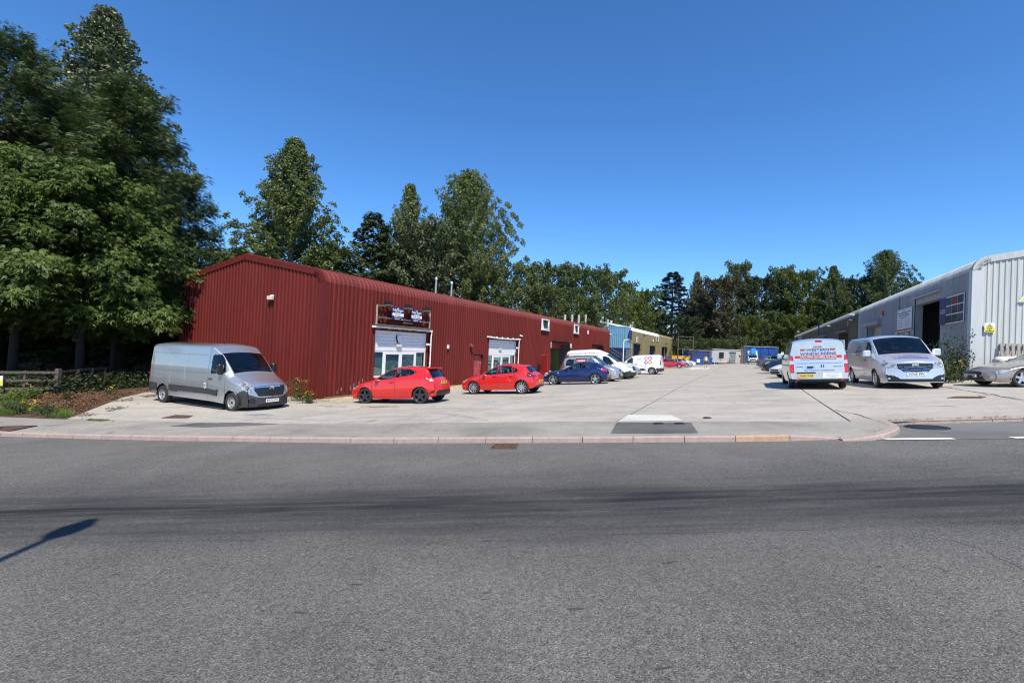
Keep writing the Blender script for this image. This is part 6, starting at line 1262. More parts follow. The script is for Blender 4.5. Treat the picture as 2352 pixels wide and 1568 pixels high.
for kk, tx in enumerate(('INSURANCE APPROVED', 'PLANT & AGRICULTURAL', 'STONE CHIP REPAIRS', 'CLASSICS')): T.lay(tx, m_pb, None, -.42, .605-.045*kk, 'rear', .40 if kk < 3 else .2, .022).location.x -= .006
for sg in (-1, 1): T.rect('reflector', m_tail, None, sg*.72, .36, 'rear', .12, .03, 2).location.x -= .05
T.mirrors(1.36, 1.26, .15, (.14, .22, .26))
m_pb2 = flat('bonnet_print_blue', (0.02, 0.035, 0.30), 0.8)
fl_, fr_ = gp(2015, 889), gp(2140, 889); rr_ = gp(1976, 878.5)
hv = (Vector((fl_.x, fl_.y, 0))-Vector((rr_.x, rr_.y, 0))); print('trafic2 wb', hv.length, (fl_-fr_).length); hv.normalize()
lat = (Vector((fr_.x, fr_.y, 0))-Vector((fl_.x, fl_.y, 0))).normalized(); hd2 = Vector((lat.y, -lat.x, 0)); hd2 = (hd2*.75+hv*.25).normalized()
f0 = Vector((fl_.x, fl_.y, 0)); c18 = Car('silver_van', 'silver van facing the road with blue company lettering on bonnet', 'van', tf, p_tr, f0, f0-hd2*3.1, -1, scale=1.05)
T = c18; T.plate(True, .52, 'WF66 PFV', 0, .52, .115); T.badge(True, .84, .10); T.mirrors(1.36, 1.26, .15, (.14, .24, .26)); T.handles([2.0], 1.0, m_cblack); T.wipers(1.05, 1.25)
T.lay('24HR', m_pr, .74, .0, None, 'top', .24, .06, .004); T.lay('WESTERN', m_pb2, .61, .0, None, 'top', .66, .10, .008); T.lay('WINDSCREENS', m_pb2, .45, .0, None, 'top', 1.02, .115, .008)
for sg in (-1, 1): T.rect('red_bar', m_pr, .62, sg*.46, None, 'top', .18, .04, 3)
T.lay('24HR', m_pr, 2.95, None, 1.62, 'Rt', .14, .06, .003); T.lay('WESTERN', m_pb, 2.95, None, 1.50, 'Rt', .5, .09, .006); T.lay('WINDSCREENS', m_pb, 2.95, None, 1.36, 'Rt', .8, .09, .006); T.lay('0800 975 7666', m_pr, 2.95, None, 1.22, 'Rt', .7, .07, .004)
T.rect('visor_sticker', m_upvc, None, None, None, 'L', .1, .1, 1) if False else None
dr = MB().box(-.03, .03, -.75, 0, .5, 1.9, bev=.02); dr.build('rear_door', p_tr, T.root, Matrix.Translation((T.X(TL)-.02, -.93, 0))@Matrix.Rotation(math.radians(-62), 4, 'Z'))['label'] = 'rear door swung open'
# ------------------------------------------------ champagne coupe at the right edge
xk = hatch(4.76, 1.83, 1.30, 1.02, 3.61, .32, 1.65, .90, 2.45, 3.35, .90, .60, [[(2.0, .90), (2.9, .92), (2.8, 1.18), (2.45, 1.18)]], '5', (1.75, 2.95), notch=[(4.1, .95), (4.5, .90), (4.7, .84), (4.76, .78)], tailx=4.0, nose=.22, head=[(.58, .52), (.80, .55), (.82, .66), (.62, .66)], grille=[(0, .40), (.36, .42), (.42, .50), (.30, .56), (0, .57)], extra=[('S', [(.50, .50), (.72, .51), (.72, .545), (.50, .535)], 'side_marker', m_amber), ('F', [(0, .26), (.34, .26), (.34, .32), (0, .32)], 'lower_intake', m_cblack, {'split': False})])
xk['top'] = [(0, .58), (.1, .63), (.5, .74), (1.1, .86), (1.65, .93), (2.35, 1.24), (2.7, 1.30), (3.1, 1.27), (4.0, .96), (4.5, .92), (4.7, .86), (4.76, .8)]; xk['bowf'] = .45; xk['leanf'] = [(0, .16), (.30, 0), (.5, .02), (.6, .12), (.8, .3)]; xk['ff'] = 1.2
p_ch = car_paint('car_champagne', (0.40, 0.34, 0.28), True, .28, .08)
nose = at(3935/1.7415, 1500/1.7415, 16.3); fwp = gp(4085/1.7415, 1548/1.7415); hx = Vector((-.985, .17, 0)).normalized()
c19 = Car('champagne_coupe', 'champagne coloured coupe entering at right picture edge', 'car', xk, p_ch, fwp, Vector((fwp.x, fwp.y, 0))-hx*2.59, 1)
c19.plate(True, .40, 'R955 VSN'); c19.mirrors(2.1, .92, .1)
# ================================================================== TREES AND PLANTS
def leaf_mat(name, c0, c1, trans=0.25, rough=0.55, tip=None):
    if name in MATS: return MATS[name]
    M = bpy.data.materials.new(name); M.use_nodes = True; t = M.node_tree; L = t.links.new; b = t.nodes['Principled BSDF']; o = t.nodes['Material Output']
    g = N(t, 'ShaderNodeNewGeometry'); tc = N(t, 'ShaderNodeTexCoord'); nz = N(t, 'ShaderNodeTexNoise'); nz.inputs['Scale'].default_value = 0.7; nz.inputs['Detail'].default_value = 2; L(tc.outputs['Object'], nz.inputs['Vector'])
    mx = N(t, 'ShaderNodeMixRGB'); mx.inputs[1].default_value = (*c0, 1); mx.inputs[2].default_value = (*c1, 1)
    ad = N(t, 'ShaderNodeMath', operation='MULTIPLY_ADD', use_clamp=True); L(nz.outputs[0], ad.inputs[0]); ad.inputs[1].default_value = 1.3; ad.inputs[2].default_value = -0.55
    a2 = N(t, 'ShaderNodeMath', operation='MULTIPLY_ADD', use_clamp=True); L(g.outputs['Random Per Island'], a2.inputs[0]); a2.inputs[1].default_value = 0.75; L(ad.outputs[0], a2.inputs[2]); L(a2.outputs[0], mx.inputs[0])
    L(mx.outputs[0], b.inputs['Base Color']); b.inputs['Roughness'].default_value = rough; b.inputs['Specular IOR Level'].default_value = 0.35
    tr = N(t, 'ShaderNodeBsdfTranslucent'); L(mx.outputs[0], tr.inputs[0]); ms = N(t, 'ShaderNodeMixShader'); ms.inputs[0].default_value = trans
    L(b.outputs[0], ms.inputs[1]); L(tr.outputs[0], ms.inputs[2]); L(ms.outputs[0], o.inputs[0]); MATS[name] = M; return M
m_bark = mat('bark_brown', (0.085, 0.06, 0.045), 0.95, var=0.35, scale=8, streak=(6, 6, 1), bump=0.8, bscale=18); m_barkd = mat('bark_dark', (0.032, 0.024, 0.019), 0.95, var=0.35, scale=8, streak=(6, 6, 1), bump=0.8, bscale=18); m_barkp = mat('bark_pale', (0.22, 0.20, 0.17), 0.9, var=0.3, scale=8, streak=(6, 6, 1), bump=0.5, bscale=18)
lf_poplar = leaf_mat('poplar_leaf', (0.075, 0.110, 0.020), (0.215, 0.25, 0.088), .3, .42); lf_poplar_w = leaf_mat('poplar_leaf_pale', (0.05, 0.075, 0.018), (0.20, 0.22, 0.13), .2, .42)
lf_spruce = leaf_mat('spruce_needle', (0.034, 0.062, 0.018), (0.118, 0.155, 0.050), .2, .5); lf_cedar = leaf_mat('cedar_spray', (0.030, 0.058, 0.010), (0.110, 0.155, 0.024), .18, .55)
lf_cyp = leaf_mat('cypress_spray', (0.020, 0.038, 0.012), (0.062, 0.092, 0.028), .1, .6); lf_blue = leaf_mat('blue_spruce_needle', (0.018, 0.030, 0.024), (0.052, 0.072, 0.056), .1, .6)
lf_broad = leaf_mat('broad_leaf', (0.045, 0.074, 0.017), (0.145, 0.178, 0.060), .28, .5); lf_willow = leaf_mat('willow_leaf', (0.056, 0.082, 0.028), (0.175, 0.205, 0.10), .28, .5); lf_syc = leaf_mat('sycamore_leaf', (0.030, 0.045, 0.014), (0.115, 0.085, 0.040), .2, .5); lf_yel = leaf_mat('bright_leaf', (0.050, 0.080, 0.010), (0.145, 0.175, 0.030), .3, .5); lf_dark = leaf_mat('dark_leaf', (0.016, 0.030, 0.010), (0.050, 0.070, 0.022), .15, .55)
lf_bramble = leaf_mat('bramble_leaf', (0.020, 0.038, 0.010), (0.08, 0.115, 0.03), .2, .5); lf_grass = leaf_mat('grass_blade', (0.075, 0.13, 0.02), (0.24, 0.30, 0.07), .35, .6); lf_petal = leaf_mat('yellow_petal', (0.75, 0.42, 0.01), (0.85, 0.60, 0.03), .2, .6); lf_litter = leaf_mat('leaf_litter', (0.075, 0.035, 0.018), (0.20, 0.105, 0.055), .0, .9)
def nrm(a): return a/np.maximum(1e-9, np.linalg.norm(a, axis=-1, keepdims=True))
def fan(C, U, Vv, ln, wd, lobes=(0.0,)):
    """leaf shapes: at C, long axis U, side axis Vv; several diamond lobes fanned out at the given angles"""
    out = []
    for a in lobes:
        c, s_ = math.cos(a), math.sin(a); k = 1.0 if a == 0 else .72; u = U*c+Vv*s_; v = Vv*c-U*s_; l_ = (ln*k)[:, None]; w_ = (wd*(1 if a == 0 else .85))[:, None]
        out.append(np.stack([C, C+u*l_*.45+v*w_*.5, C+u*l_, C+u*l_*.45-v*w_*.5], 1))
    P = np.concatenate(out, 0).reshape(-1, 3); return P, np.arange(len(P)).reshape(-1, 4)
def skeleton(rg, H, h0, Rf, nb, ang, droop, lean=0.0, jit=.25, hpow=1.0):
    """branches: start height, azimuth, horizontal reach, rise"""
    u = (np.arange(nb)+rg.random(nb))/nb; hs = h0+(H-h0)*u**hpow; az = np.arange(nb)*2.39996+rg.normal(0, .4, nb)
    rel = (hs-h0)/(H-h0); reach = Rf(rel)*(1+jit*rg.uniform(-1, .6, nb)); an = ang(rel) if callable(ang) else np.full(nb, ang)
    rise = reach/np.tan(an); return hs, az, reach, rise, droop*reach
def crown(seed, H, h0, Rf, nb, per, ang, droop, mode, leaf, spread, t0=.25, lobes=(0.0,), hpow=1.0, jit=.25, spray_droop=.5, top=True, tpow=.7, vj=.1, nj=.45):
    rg = np.random.default_rng(seed); hs, az, reach, rise, dr = skeleton(rg, H, h0, Rf, nb, ang, droop, jit=jit, hpow=hpow)
    rise = np.minimum(rise, np.maximum(.2, H*1.02-hs+.3*reach))
    n = np.maximum(6, per*(.10+.90*(reach/reach.max())**(1.25 if mode == 'conifer' else 1.5))).astype(int); bi = np.repeat(np.arange(nb), n); T = t0+(1-t0)*rg.random(len(bi))**tpow
    ou = np.stack([np.cos(az), np.sin(az), np.zeros(nb)], 1)[bi]; sd = np.stack([-ou[:, 1], ou[:, 0], ou[:, 2]], 1); up = np.array([0, 0, 1.0])
    R = reach[bi]; c = np.stack([ou[:, 0]*R*T, ou[:, 1]*R*T, hs[bi]+rise[bi]*T**(1.25 if mode == 'poplar' else 1.0)-dr[bi]*T**2], 1)
    dirv = nrm(ou*R[:, None]+up*(rise[bi]-2*dr[bi]*T)[:, None]); sp = spread*(1.05-.55*T)*(.6+.4*R/reach.max()); ln = leaf[0]*rg.uniform(.65, 1.25, len(bi)); wd = leaf[1]*rg.uniform(.7, 1.25, len(bi))
    if mode == 'conifer':
        sg = rg.choice([-1.0, 1.0], len(bi)); off = rg.random(len(bi))**1.2*sp*1.6
        c = c+sd*(sg*off)[:, None]+up*(-off*.25-rg.random(len(bi))*sp*.35+rg.normal(0, vj, len(bi)))[:, None]
        U = nrm(dirv*.8+sd*(sg*.75)[:, None]-up*(spray_droop*rg.uniform(.4, 1.3, len(bi)))[:, None]+rg.normal(0, .18, (len(bi), 3)))
        V = nrm(np.cross(U, nrm(up+rg.normal(0, nj, (len(bi), 3)))))
    else:
        th = rg.random(len(bi))*2*pi; rr = sp*np.sqrt(rg.random(len(bi))); w_ = np.cross(dirv, sd); off = sd*(np.cos(th)*rr)[:, None]+w_*(np.sin(th)*rr)[:, None]
        # gather leaves in clumps along the branch
        k = np.round(T*6)/6; c = c+off+dirv*((k-T)*R*.55)[:, None]
        nrmv = nrm(off+up*.35+ou*.25+rg.normal(0, .55, (len(bi), 3))); U = nrm(np.cross(nrmv, rg.normal(0, 1, (len(bi), 3)))); V = np.cross(nrmv, U)
    P, F = fan(c, U, V, ln, wd, lobes)
    return P, F, (hs, az, reach, rise, dr)
def tree_meshes(key, P, F, sk, leafm, barkm, H, r0, nlimb=26, trunk_top=.9, zoff=0):
    cm = np_mesh(key+'_crown', P, F, leafm); hs, az, reach, rise, dr = sk; mb = MB()
    mb.tube([(0, 0, -.6), (0.02, 0, H*.15), (.05, .04, H*.4), (0, .05, H*.7), (0, 0, H*trunk_top)], [r0*1.25, r0, r0*.8, r0*.45, r0*.08], 9)
    for i in np.linspace(0, len(hs)-1, min(nlimb, len(hs))).astype(int):
        pts = []
        for T in (0, .3, .6, .9): pts.append((math.cos(az[i])*reach[i]*T, math.sin(az[i])*reach[i]*T, hs[i]+rise[i]*T-dr[i]*T*T))
        rb = max(.02, r0*.28*(1-.6*hs[i]/H)); mb.tube(pts, [rb, rb*.7, rb*.45, rb*.15], 5, cap=False)
    return cm, mb.mesh(key+'_trunk', barkm), leafm
def plant_tree(meshes, name, label, px, Y, height, base_h, rot=0.0, sx=1.0, leafm=None, group=None, cat='tree', pos=None, dz=0):
    cm, tm, lm = meshes
    if pos is None:
        d = ray(px, 800); x = d[0]/d[1]*Y; y = Y
    else: x, y = pos
    k = height/base_h; M = Matrix.Translation((x, y, gz(min(x, 75), min(y, 130))-.1+dz))@Matrix.Rotation(rot, 4, 'Z')@Matrix.Diagonal((k*sx, k*sx, k, 1))
    t_ = thing(name, label, cat, M, group); link('trunk', tm, t_); c_ = link('crown', cm, t_)
    if leafm is not None: c_.material_slots[0].link = 'OBJECT'; c_.material_slots[0].material = leafm
    return t_
three = (0.0, .6, -.6); five = (0.0, .5, -.5, 1.0, -1.0)
# prototypes ------------------------------------------------------------------
P, F, sk = crown(11, 18.5, 2.5, lambda r: 4.7*(1-r)**.62+.25, 190, 400, lambda r: 1.15-.45*r, .30, 'conifer', (.36, .055), .75, .15, three, spray_droop=.8, jit=.5, vj=.26, nj=.6)
SPRUCE = tree_meshes('spruce', P, F, sk, lf_spruce, m_barkd, 18.5, .24)
P, F, sk = crown(12, 11.5, 3.9, lambda r: 3.8*(1-r**1.8)**.8+.2, 180, 380, lambda r: 1.05-.4*r, .58, 'conifer', (.30, .065), .70, .18, three, spray_droop=1.0, jit=.5, vj=.20, nj=.5)
CEDAR = tree_meshes('cedar', P, F, sk, lf_cedar, m_barkd, 11.5, .17)
P, F, sk = crown(13, 21, 1.5, lambda r: np.interp(r, [0, .23, .47, .73, .9, 1], [6.0, 5.0, 3.6, 2.0, 1.0, .4]), 220, 1000, lambda r: 1.0-.45*r, .03, 'poplar', (.175, .14), .72, .25, jit=.30, tpow=.85)
POPLAR = tree_meshes('poplar', P, F, sk, lf_poplar, m_barkp, 21, .30, 50)
P, F, sk = crown(14, 21, 1.5, lambda r: np.interp(r, [0, .3, .5, .7, .85, 1], [6.2, 5.8, 4.8, 3.3, 1.9, .5]), 220, 1000, lambda r: 1.05-.5*r, .04, 'poplar', (.18, .145), .80, .25, jit=.30, tpow=.85)
POPLAR2 = tree_meshes('poplar2', P, F, sk, lf_poplar, m_barkp, 21, .32, 44)
P, F, sk = crown(15, 15.5, .6, lambda r: 4.2*(1-r)**.75+.2, 150, 190, lambda r: 1.0-.25*r, .45, 'conifer', (.38, .10), .55, .2, three, spray_droop=.95, jit=.4)
CYPRESS = tree_meshes('cypress', P, F, sk, lf_cyp, m_barkd, 15.5, .2)
P, F, sk = crown(16, 15, 2.2, lambda r: 4.9*np.sqrt(np.clip(1-(1.75*r-.75)**2, .05, 1)), 95, 380, lambda r: 1.15-.55*r, .12, 'broad', (.30, .22), 1.0, .25, jit=.4)
BROAD = tree_meshes('broad', P, F, sk, lf_broad, m_bark, 15, .30)
P, F, sk = crown(17, 15, 2.0, lambda r: 4.6*np.sqrt(np.clip(1-(1.6*r-.6)**2, .05, 1))*(.8+.2*np.cos(r*14)), 80, 400, lambda r: 1.05-.6*r, .15, 'broad', (.32, .24), 1.15, .25, jit=.5)
BROAD2 = tree_meshes('broad2', P, F, sk, lf_broad, m_bark, 15, .30)
P, F, sk = crown(18, 20, 1.0, lambda r: 6.8*(1-r)**.72+.3, 150, 150, lambda r: 1.35-.35*r, .26, 'conifer', (.70, .18), .75, .2, three, spray_droop=.35)
FIR = tree_meshes('fir', P, F, sk, lf_blue, m_bark, 20, .32)
P, F, sk = crown(19, 4.0, .2, lambda r: 2.4*np.sqrt(np.clip(1-r**2, .05, 1)), 60, 130, lambda r: 1.1-.5*r, .2, 'broad', (.17, .12), .6, .15, jit=.4)
BUSH = tree_meshes('bush', P, F, sk, lf_bramble, m_bark, 4.0, .06, 16, .7)
# left hand wood -------------------------------------------------------------
g_ = 'trees of the wood at left'
for px, Y, h, hb, rot, sx, pr, nm, lab, lm in (
    (-10, 25.0, 18.6, 18.5, .3, 1.05, SPRUCE, 'spruce_tree', 'dark feathery spruce at left picture edge', None),
    (275, 27.0, 17.4, 18.5, 2.1, 1.15, SPRUCE, 'spruce_tree', 'tall dark spruce leaning out towards the red gable', None),
    (150, 28.0, 16.8, 18.5, 4.0, 1.05, SPRUCE, 'spruce_tree', 'feathery spruce in front of the tall pale poplar', None),
    (205, 36.0, 27.6, 21, .8, 1.05, POPLAR, 'poplar_tree', 'tallest pale poplar rising above the spruces at left', lf_poplar_w),
    (30, 22.0, 11.9, 11.5, .5, 1.1, CEDAR, 'cedar_tree', 'drooping bright green cedar behind fence at far left', None),
    (185, 22.6, 11.6, 11.5, 2.2, 1.08, CEDAR, 'cedar_tree', 'drooping bright green cedar in middle of the left wood', None),
    (262, 24.6, 9.8, 11.5, 3.9, .90, CEDAR, 'cedar_tree', 'drooping green cedar nearest the red gable', None),
    (398, 31.5, 13.6, 18.5, 1.0, 1.05, SPRUCE, 'spruce_tree', 'shorter dark spruce behind left corner of red gable', None),
    (-130, 23.5, 12.5, 11.5, 1.2, 1.1, CEDAR, 'cedar_tree', 'green cedar cut off by left picture edge', None),
    (-190, 29.0, 17, 18.5, 5.0, 1.1, SPRUCE, 'spruce_tree', 'spruce beyond the left picture edge', None)):
    plant_tree(pr, nm, lab, px, Y, h, hb, rot, sx, lm, g_, dz=-.75 if nm == 'cedar_tree' else 0)
for k, (px, Y, h) in enumerate(((10, 27, 10), (95, 28, 9.5), (215, 28, 10), (300, 29, 9.5), (360, 31, 10), (150, 34, 12), (395, 36, 11), (60, 38, 13), (260, 38, 13))):
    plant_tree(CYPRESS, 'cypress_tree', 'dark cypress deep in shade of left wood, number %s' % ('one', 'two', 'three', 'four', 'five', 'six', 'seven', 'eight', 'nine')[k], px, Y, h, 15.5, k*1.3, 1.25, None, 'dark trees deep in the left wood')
# behind the red unit ---------------------------------------------------------
g_ = 'trees behind the red unit'
for px, Y, h, hb, rot, sx, pr, nm, lab, lm in (
    (655, 46, 22.4, 21, .2, 1.22, POPLAR, 'poplar_tree', 'tall poplar rising behind ridge of red gable', None),
    (845, 44, 15.2, 15.5, 0, 1.25, CYPRESS, 'cypress_tree', 'dark pointed cypress between poplars behind red unit', None),
    (925, 54, 21.2, 21, 1.4, .85, POPLAR, 'poplar_tree', 'slim poplar right of the dark cypress', None),
    (1062, 51, 21.6, 21, 2.6, 1.08, POPLAR2, 'poplar_tree', 'large rounded poplar at right end of the group', None),
    (975, 47, 13.9, 15, .5, 1.1, BROAD, 'willow_tree', 'pale round willow in front of the slim poplar', lf_willow),
    (900, 50, 12.6, 15, 2.5, .85, BROAD2, 'willow_tree', 'pale willow half hidden behind the dark cypress', lf_willow),
    (1115, 48, 10.5, 15, 3.5, .85, BROAD, 'broadleaf_tree', 'low leafy tree below right side of large poplar', lf_broad),
    (770, 50, 12.2, 15, 1.5, .8, BROAD2, 'broadleaf_tree', 'low tree between first poplar and dark cypress', lf_poplar),
    (520, 50, 11.4, 15, 4.5, .9, BROAD2, 'broadleaf_tree', 'low tree left of first poplar at gable corner', lf_poplar),
    (600, 52, 11, 15, .5, .9, BROAD, 'broadleaf_tree', 'low tree behind left slope of red gable', lf_poplar)):
    plant_tree(pr, nm, lab, px, Y, h, hb, rot, sx, lm, g_)
g_ = 'broadleaf row behind the far end of the red unit'
for px, Y, h, rot, sx, pr, lab, lm in ((1195, 68, 14.6, .3, .95, BROAD2, 'first rounded tree right of the large poplar', None), (1262, 72, 15.2, 1.9, .95, BROAD, 'second rounded tree along broadleaf row', None), (1322, 76, 15.8, 2.7, .9, BROAD2, 'third rounded tree along broadleaf row', None),
    (1385, 80, 16.0, 4.1, .95, BROAD, 'rounded tree above four grey flues', None), (1430, 92, 16.2, 5.0, .8, BROAD2, 'thin yellowish tree left of blue spruce', lf_yel), (1474, 96, 15.0, 1.0, .8, BROAD, 'low yellow green tree beside blue spruce', lf_yel), (1245, 62, 10.5, .3, .95, BROAD, 'low tree in front of broadleaf row', None), (1350, 66, 10.2, 2.3, 1.0, BROAD2, 'low tree behind the four grey flues', lf_broad)):
    plant_tree(pr, 'broadleaf_tree', lab, px, Y, h, 15, rot, sx, lm, g_)
g_ = 'trees at the far end of the yard'
for px, Y, h, hb, rot, sx, pr, nm, lab, lm in (
    (1540, 116, 23.6, 20, .3, 1.15, FIR, 'spruce_tree', 'tall blue grey spruce beyond the olive unit', None),
    (1595, 124, 24.5, 21, .8, .75, POPLAR, 'poplar_tree', 'pale thin topped tree right of blue spruce', lf_poplar_w),
    (1640, 112, 19.6, 15, 1.2, .95, BROAD, 'sycamore_tree', 'brownish sycamore hung with seeds at far end', lf_syc),
    (1692, 120, 25.0, 15, 2.2, .75, BROAD2, 'broadleaf_tree', 'highest dark tree at far end of yard', lf_broad), (1745, 116, 20.5, 15, 3.0, .85, BROAD, 'broadleaf_tree', 'dark round tree above the grey cabin', lf_dark),
    (1790, 118, 23.2, 15, 4.0, .72, BROAD2, 'broadleaf_tree', 'open topped tree above the right blue trailer', lf_broad), (1838, 112, 20.8, 15, 5.0, .75, BROAD, 'broadleaf_tree', 'yellow green tree above end of dark unit', lf_yel),
    (1908, 108, 22.0, 21, .4, .90, POPLAR, 'broadleaf_tree', 'spiky crowned tree behind dark part of right unit', lf_broad), (2028, 104, 24.8, 21, 1.9, 1.0, POPLAR2, 'broadleaf_tree', 'tallest spiky tree behind right unit roof', lf_broad), (1965, 112, 19.5, 15, 2.9, .85, BROAD, 'broadleaf_tree', 'dark tree between two spiky crowns behind right unit', lf_dark),
    (2110, 108, 18.5, 15, .9, .8, BROAD2, 'broadleaf_tree', 'last tree peeping over right unit roof', lf_dark), (1870, 116, 17, 15, 3.3, .9, BROAD2, 'broadleaf_tree', 'low tree behind far corner of right unit', lf_broad),
    (1575, 105, 10.5, 15, 2.0, 1.0, BROAD, 'broadleaf_tree', 'low tree behind the left blue trailer', lf_dark), (1665, 106, 11.5, 15, 4.0, 1.1, BROAD2, 'broadleaf_tree', 'low tree behind the grey cabin', lf_syc), (1715, 107, 10.5, 15, 5.0, 1.1, BROAD, 'broadleaf_tree', 'low bright tree behind cabin and trailer', lf_yel), (1770, 108, 11.5, 15, .2, 1.1, BROAD2, 'broadleaf_tree', 'low tree behind right blue trailer', lf_broad), (1825, 104, 10, 15, 1.2, 1.1, BROAD, 'broadleaf_tree', 'low tree at far left of dark unit end', lf_yel), (1510, 112, 12, 15, 1.2, 1.1, BROAD, 'broadleaf_tree', 'low tree below left side of blue spruce', lf_dark),
    (1618, 118, 17, 15, 2.0, 1.0, BROAD2, 'broadleaf_tree', 'dark tree between blue spruce and sycamore', lf_dark), (1460, 108, 13, 15, 2.0, 1.0, BROAD2, 'broadleaf_tree', 'dark tree behind yellowish pair', lf_dark)):
    plant_tree(pr, nm, lab, px, Y, h, hb, rot, sx, lm, g_)
for k, (px, Y, h) in enumerate(((1572, 99, 5.2), (1598, 100, 5.0), (1624, 101, 5.4), (1650, 101, 5.2), (1676, 102, 5.0), (1700, 102, 5.6))):
    plant_tree(BUSH, 'bush', 'bramble bush number %s behind trailer and cabin, counted from the left' % ('one', 'two', 'three', 'four', 'five', 'six')[k], px, Y, h, 4.0, k*1.1, 1.1, lf_bramble, 'bushes behind the cabin', 'bush')
# far belt of trees closing the horizon on both sides
for k in range(18):
    a = -1.2+k*.085 if k < 9 else .50+(k-9)*.08; Y_ = 75+random.uniform(-6, 14) if k < 9 else 125+random.uniform(-5, 12)
    x, y = Y_*math.sin(a)*1.1, Y_*math.cos(a)
    plant_tree((BROAD, BROAD2)[k % 2], 'broadleaf_tree', 'tree in distant belt beyond %s, %s from the left' % ('left wood' if k < 9 else 'right unit', ('first', 'second', 'third', 'fourth', 'fifth', 'sixth', 'seventh', 'eighth', 'ninth')[k % 9]), 0, 0, random.uniform(12, 15), 15, k*.9, 1.2, (lf_dark, lf_broad)[k % 2], 'distant belt of trees', pos=(x, y))
# ------------------------------------------------------------ low growth
def scatter_leaves(name, pts, size, leafm, label=None, cat=None, kind='stuff', upright=.4, lobes=(0.0,), seed=3, aspect=.6):
    rg = np.random.default_rng(seed); pts = np.asarray(pts); n = len(pts); nv_ = nrm(np.array([0, 0, 1.0])+rg.normal(0, upright, (n, 3))); U = nrm(np.cross(nv_, rg.normal(0, 1, (n, 3)))); V = np.cross(nv_, U); s_ = size*rg.uniform(.6, 1.3, n)
    P, F = fan(pts, U, V, s_, s_*aspect, lobes); o = link(name, np_mesh(name, P, F, leafm)); tag(o, label, cat, kind=kind); return o
def blades(name, pts, hgt, leafm, label, cat, kind='stuff', seed=4, w=.012):
    rg = np.random.default_rng(seed); pts = np.asarray(pts); n = len(pts); d = nrm(np.concatenate([rg.normal(0, .45, (n, 2)), np.ones((n, 1))], 1)); az = rg.random(n)*2*pi; V = np.stack([np.cos(az), np.sin(az), np.zeros(n)], 1); h = hgt*rg.uniform(.4, 1.2, n)
    P, F = fan(pts, d, V, h, np.full(n, w)); o = link(name, np_mesh(name, P, F, leafm)); tag(o, label, cat, kind=kind); return o
def region(poly_px, n, seed=1, dz=0.0, clump=None):
    """random ground points inside a picture polygon"""
    rg = np.random.default_rng(seed); W_ = [g2(*c) for c in poly_px]; xs = [p[0] for p in W_]; ys = [p[1] for p in W_]; out = []
    while len(out) < n:
        X = rg.uniform(min(xs), max(xs), 4*n); Y = rg.uniform(min(ys), max(ys), 4*n); k = inpoly(X, Y, W_); X, Y = X[k], Y[k]
        if clump: 
            q = (np.sin(X*3.1+seed)+np.sin(Y*4.3+X*1.7)+np.sin(X*7.9-Y*5.1)*.6) > clump; X, Y = X[q], Y[q]
        out += list(zip(X, Y, G(X, Y)+dz))
    return np.array(out[:n])
scatter_leaves('leaf_litter', region(((90, 945), (130, 930), (250, 905), (345, 893), (380, 893), (330, 902), (240, 922), (190, 945), (150, 953)), 5200, 2, .012), .07, lf_litter, 'brown fallen leaves along edge of concrete at left', 'leaf litter', upright=.7)
scatter_leaves('leaf_litter', region(((0, 945), (0, 915), (120, 900), (280, 880), (250, 900), (110, 935)), 3500, 5, .012), .09, lf_litter, 'brown fallen leaves under the trees at left', 'leaf litter', upright=.7)
scatter_leaves('leaf_litter', region(((160, 955), (190, 945), (260, 922), (370, 900), (360, 915), (280, 940), (200, 958)), 700, 6, .010, .7), .06, lf_litter, 'thin scatter of brown leaves on the concrete', 'leaf litter', upright=.5)
blades('grass', region(((0, 955), (0, 937), (60, 938), (100, 944), (160, 950), (165, 958), (105, 960)), 5500, 7, 0, .1), .20, lf_grass, 'bright green grass tufts along the pavement edge at left', 'grass')
blades('grass', region(((0, 933), (0, 925), (45, 922), (60, 927), (30, 935)), 1600, 8), .22, lf_grass, 'pale grass patch below fence at left', 'grass')
blades('grass', region(((155, 961), (260, 966), (262, 968.5), (150, 963)), 700, 9, 0, .4), .06, lf_grass, 'thin line of grass between concrete and pavement', 'grass')
blades('grass', region(((725, 932), (800, 935), (1000, 931), (1000, 933), (800, 937.5), (722, 934.5)), 600, 10, 0, .6), .05, lf_grass, 'thin grass line at edge of gravel', 'grass')
blades('grass', region(((1240, 878), (1252, 872), (1290, 874), (1283, 880)), 900, 12), .10, lf_grass, 'grass patch by the open red door', 'grass')
blades('grass', region(((2000, 967.5), (2352, 956), (2352, 958), (2010, 969)), 160, 13, 0, .3), .05, lf_grass, 'sparse weeds along joint at side entrance', 'grass')
rgp = np.random.default_rng(31)
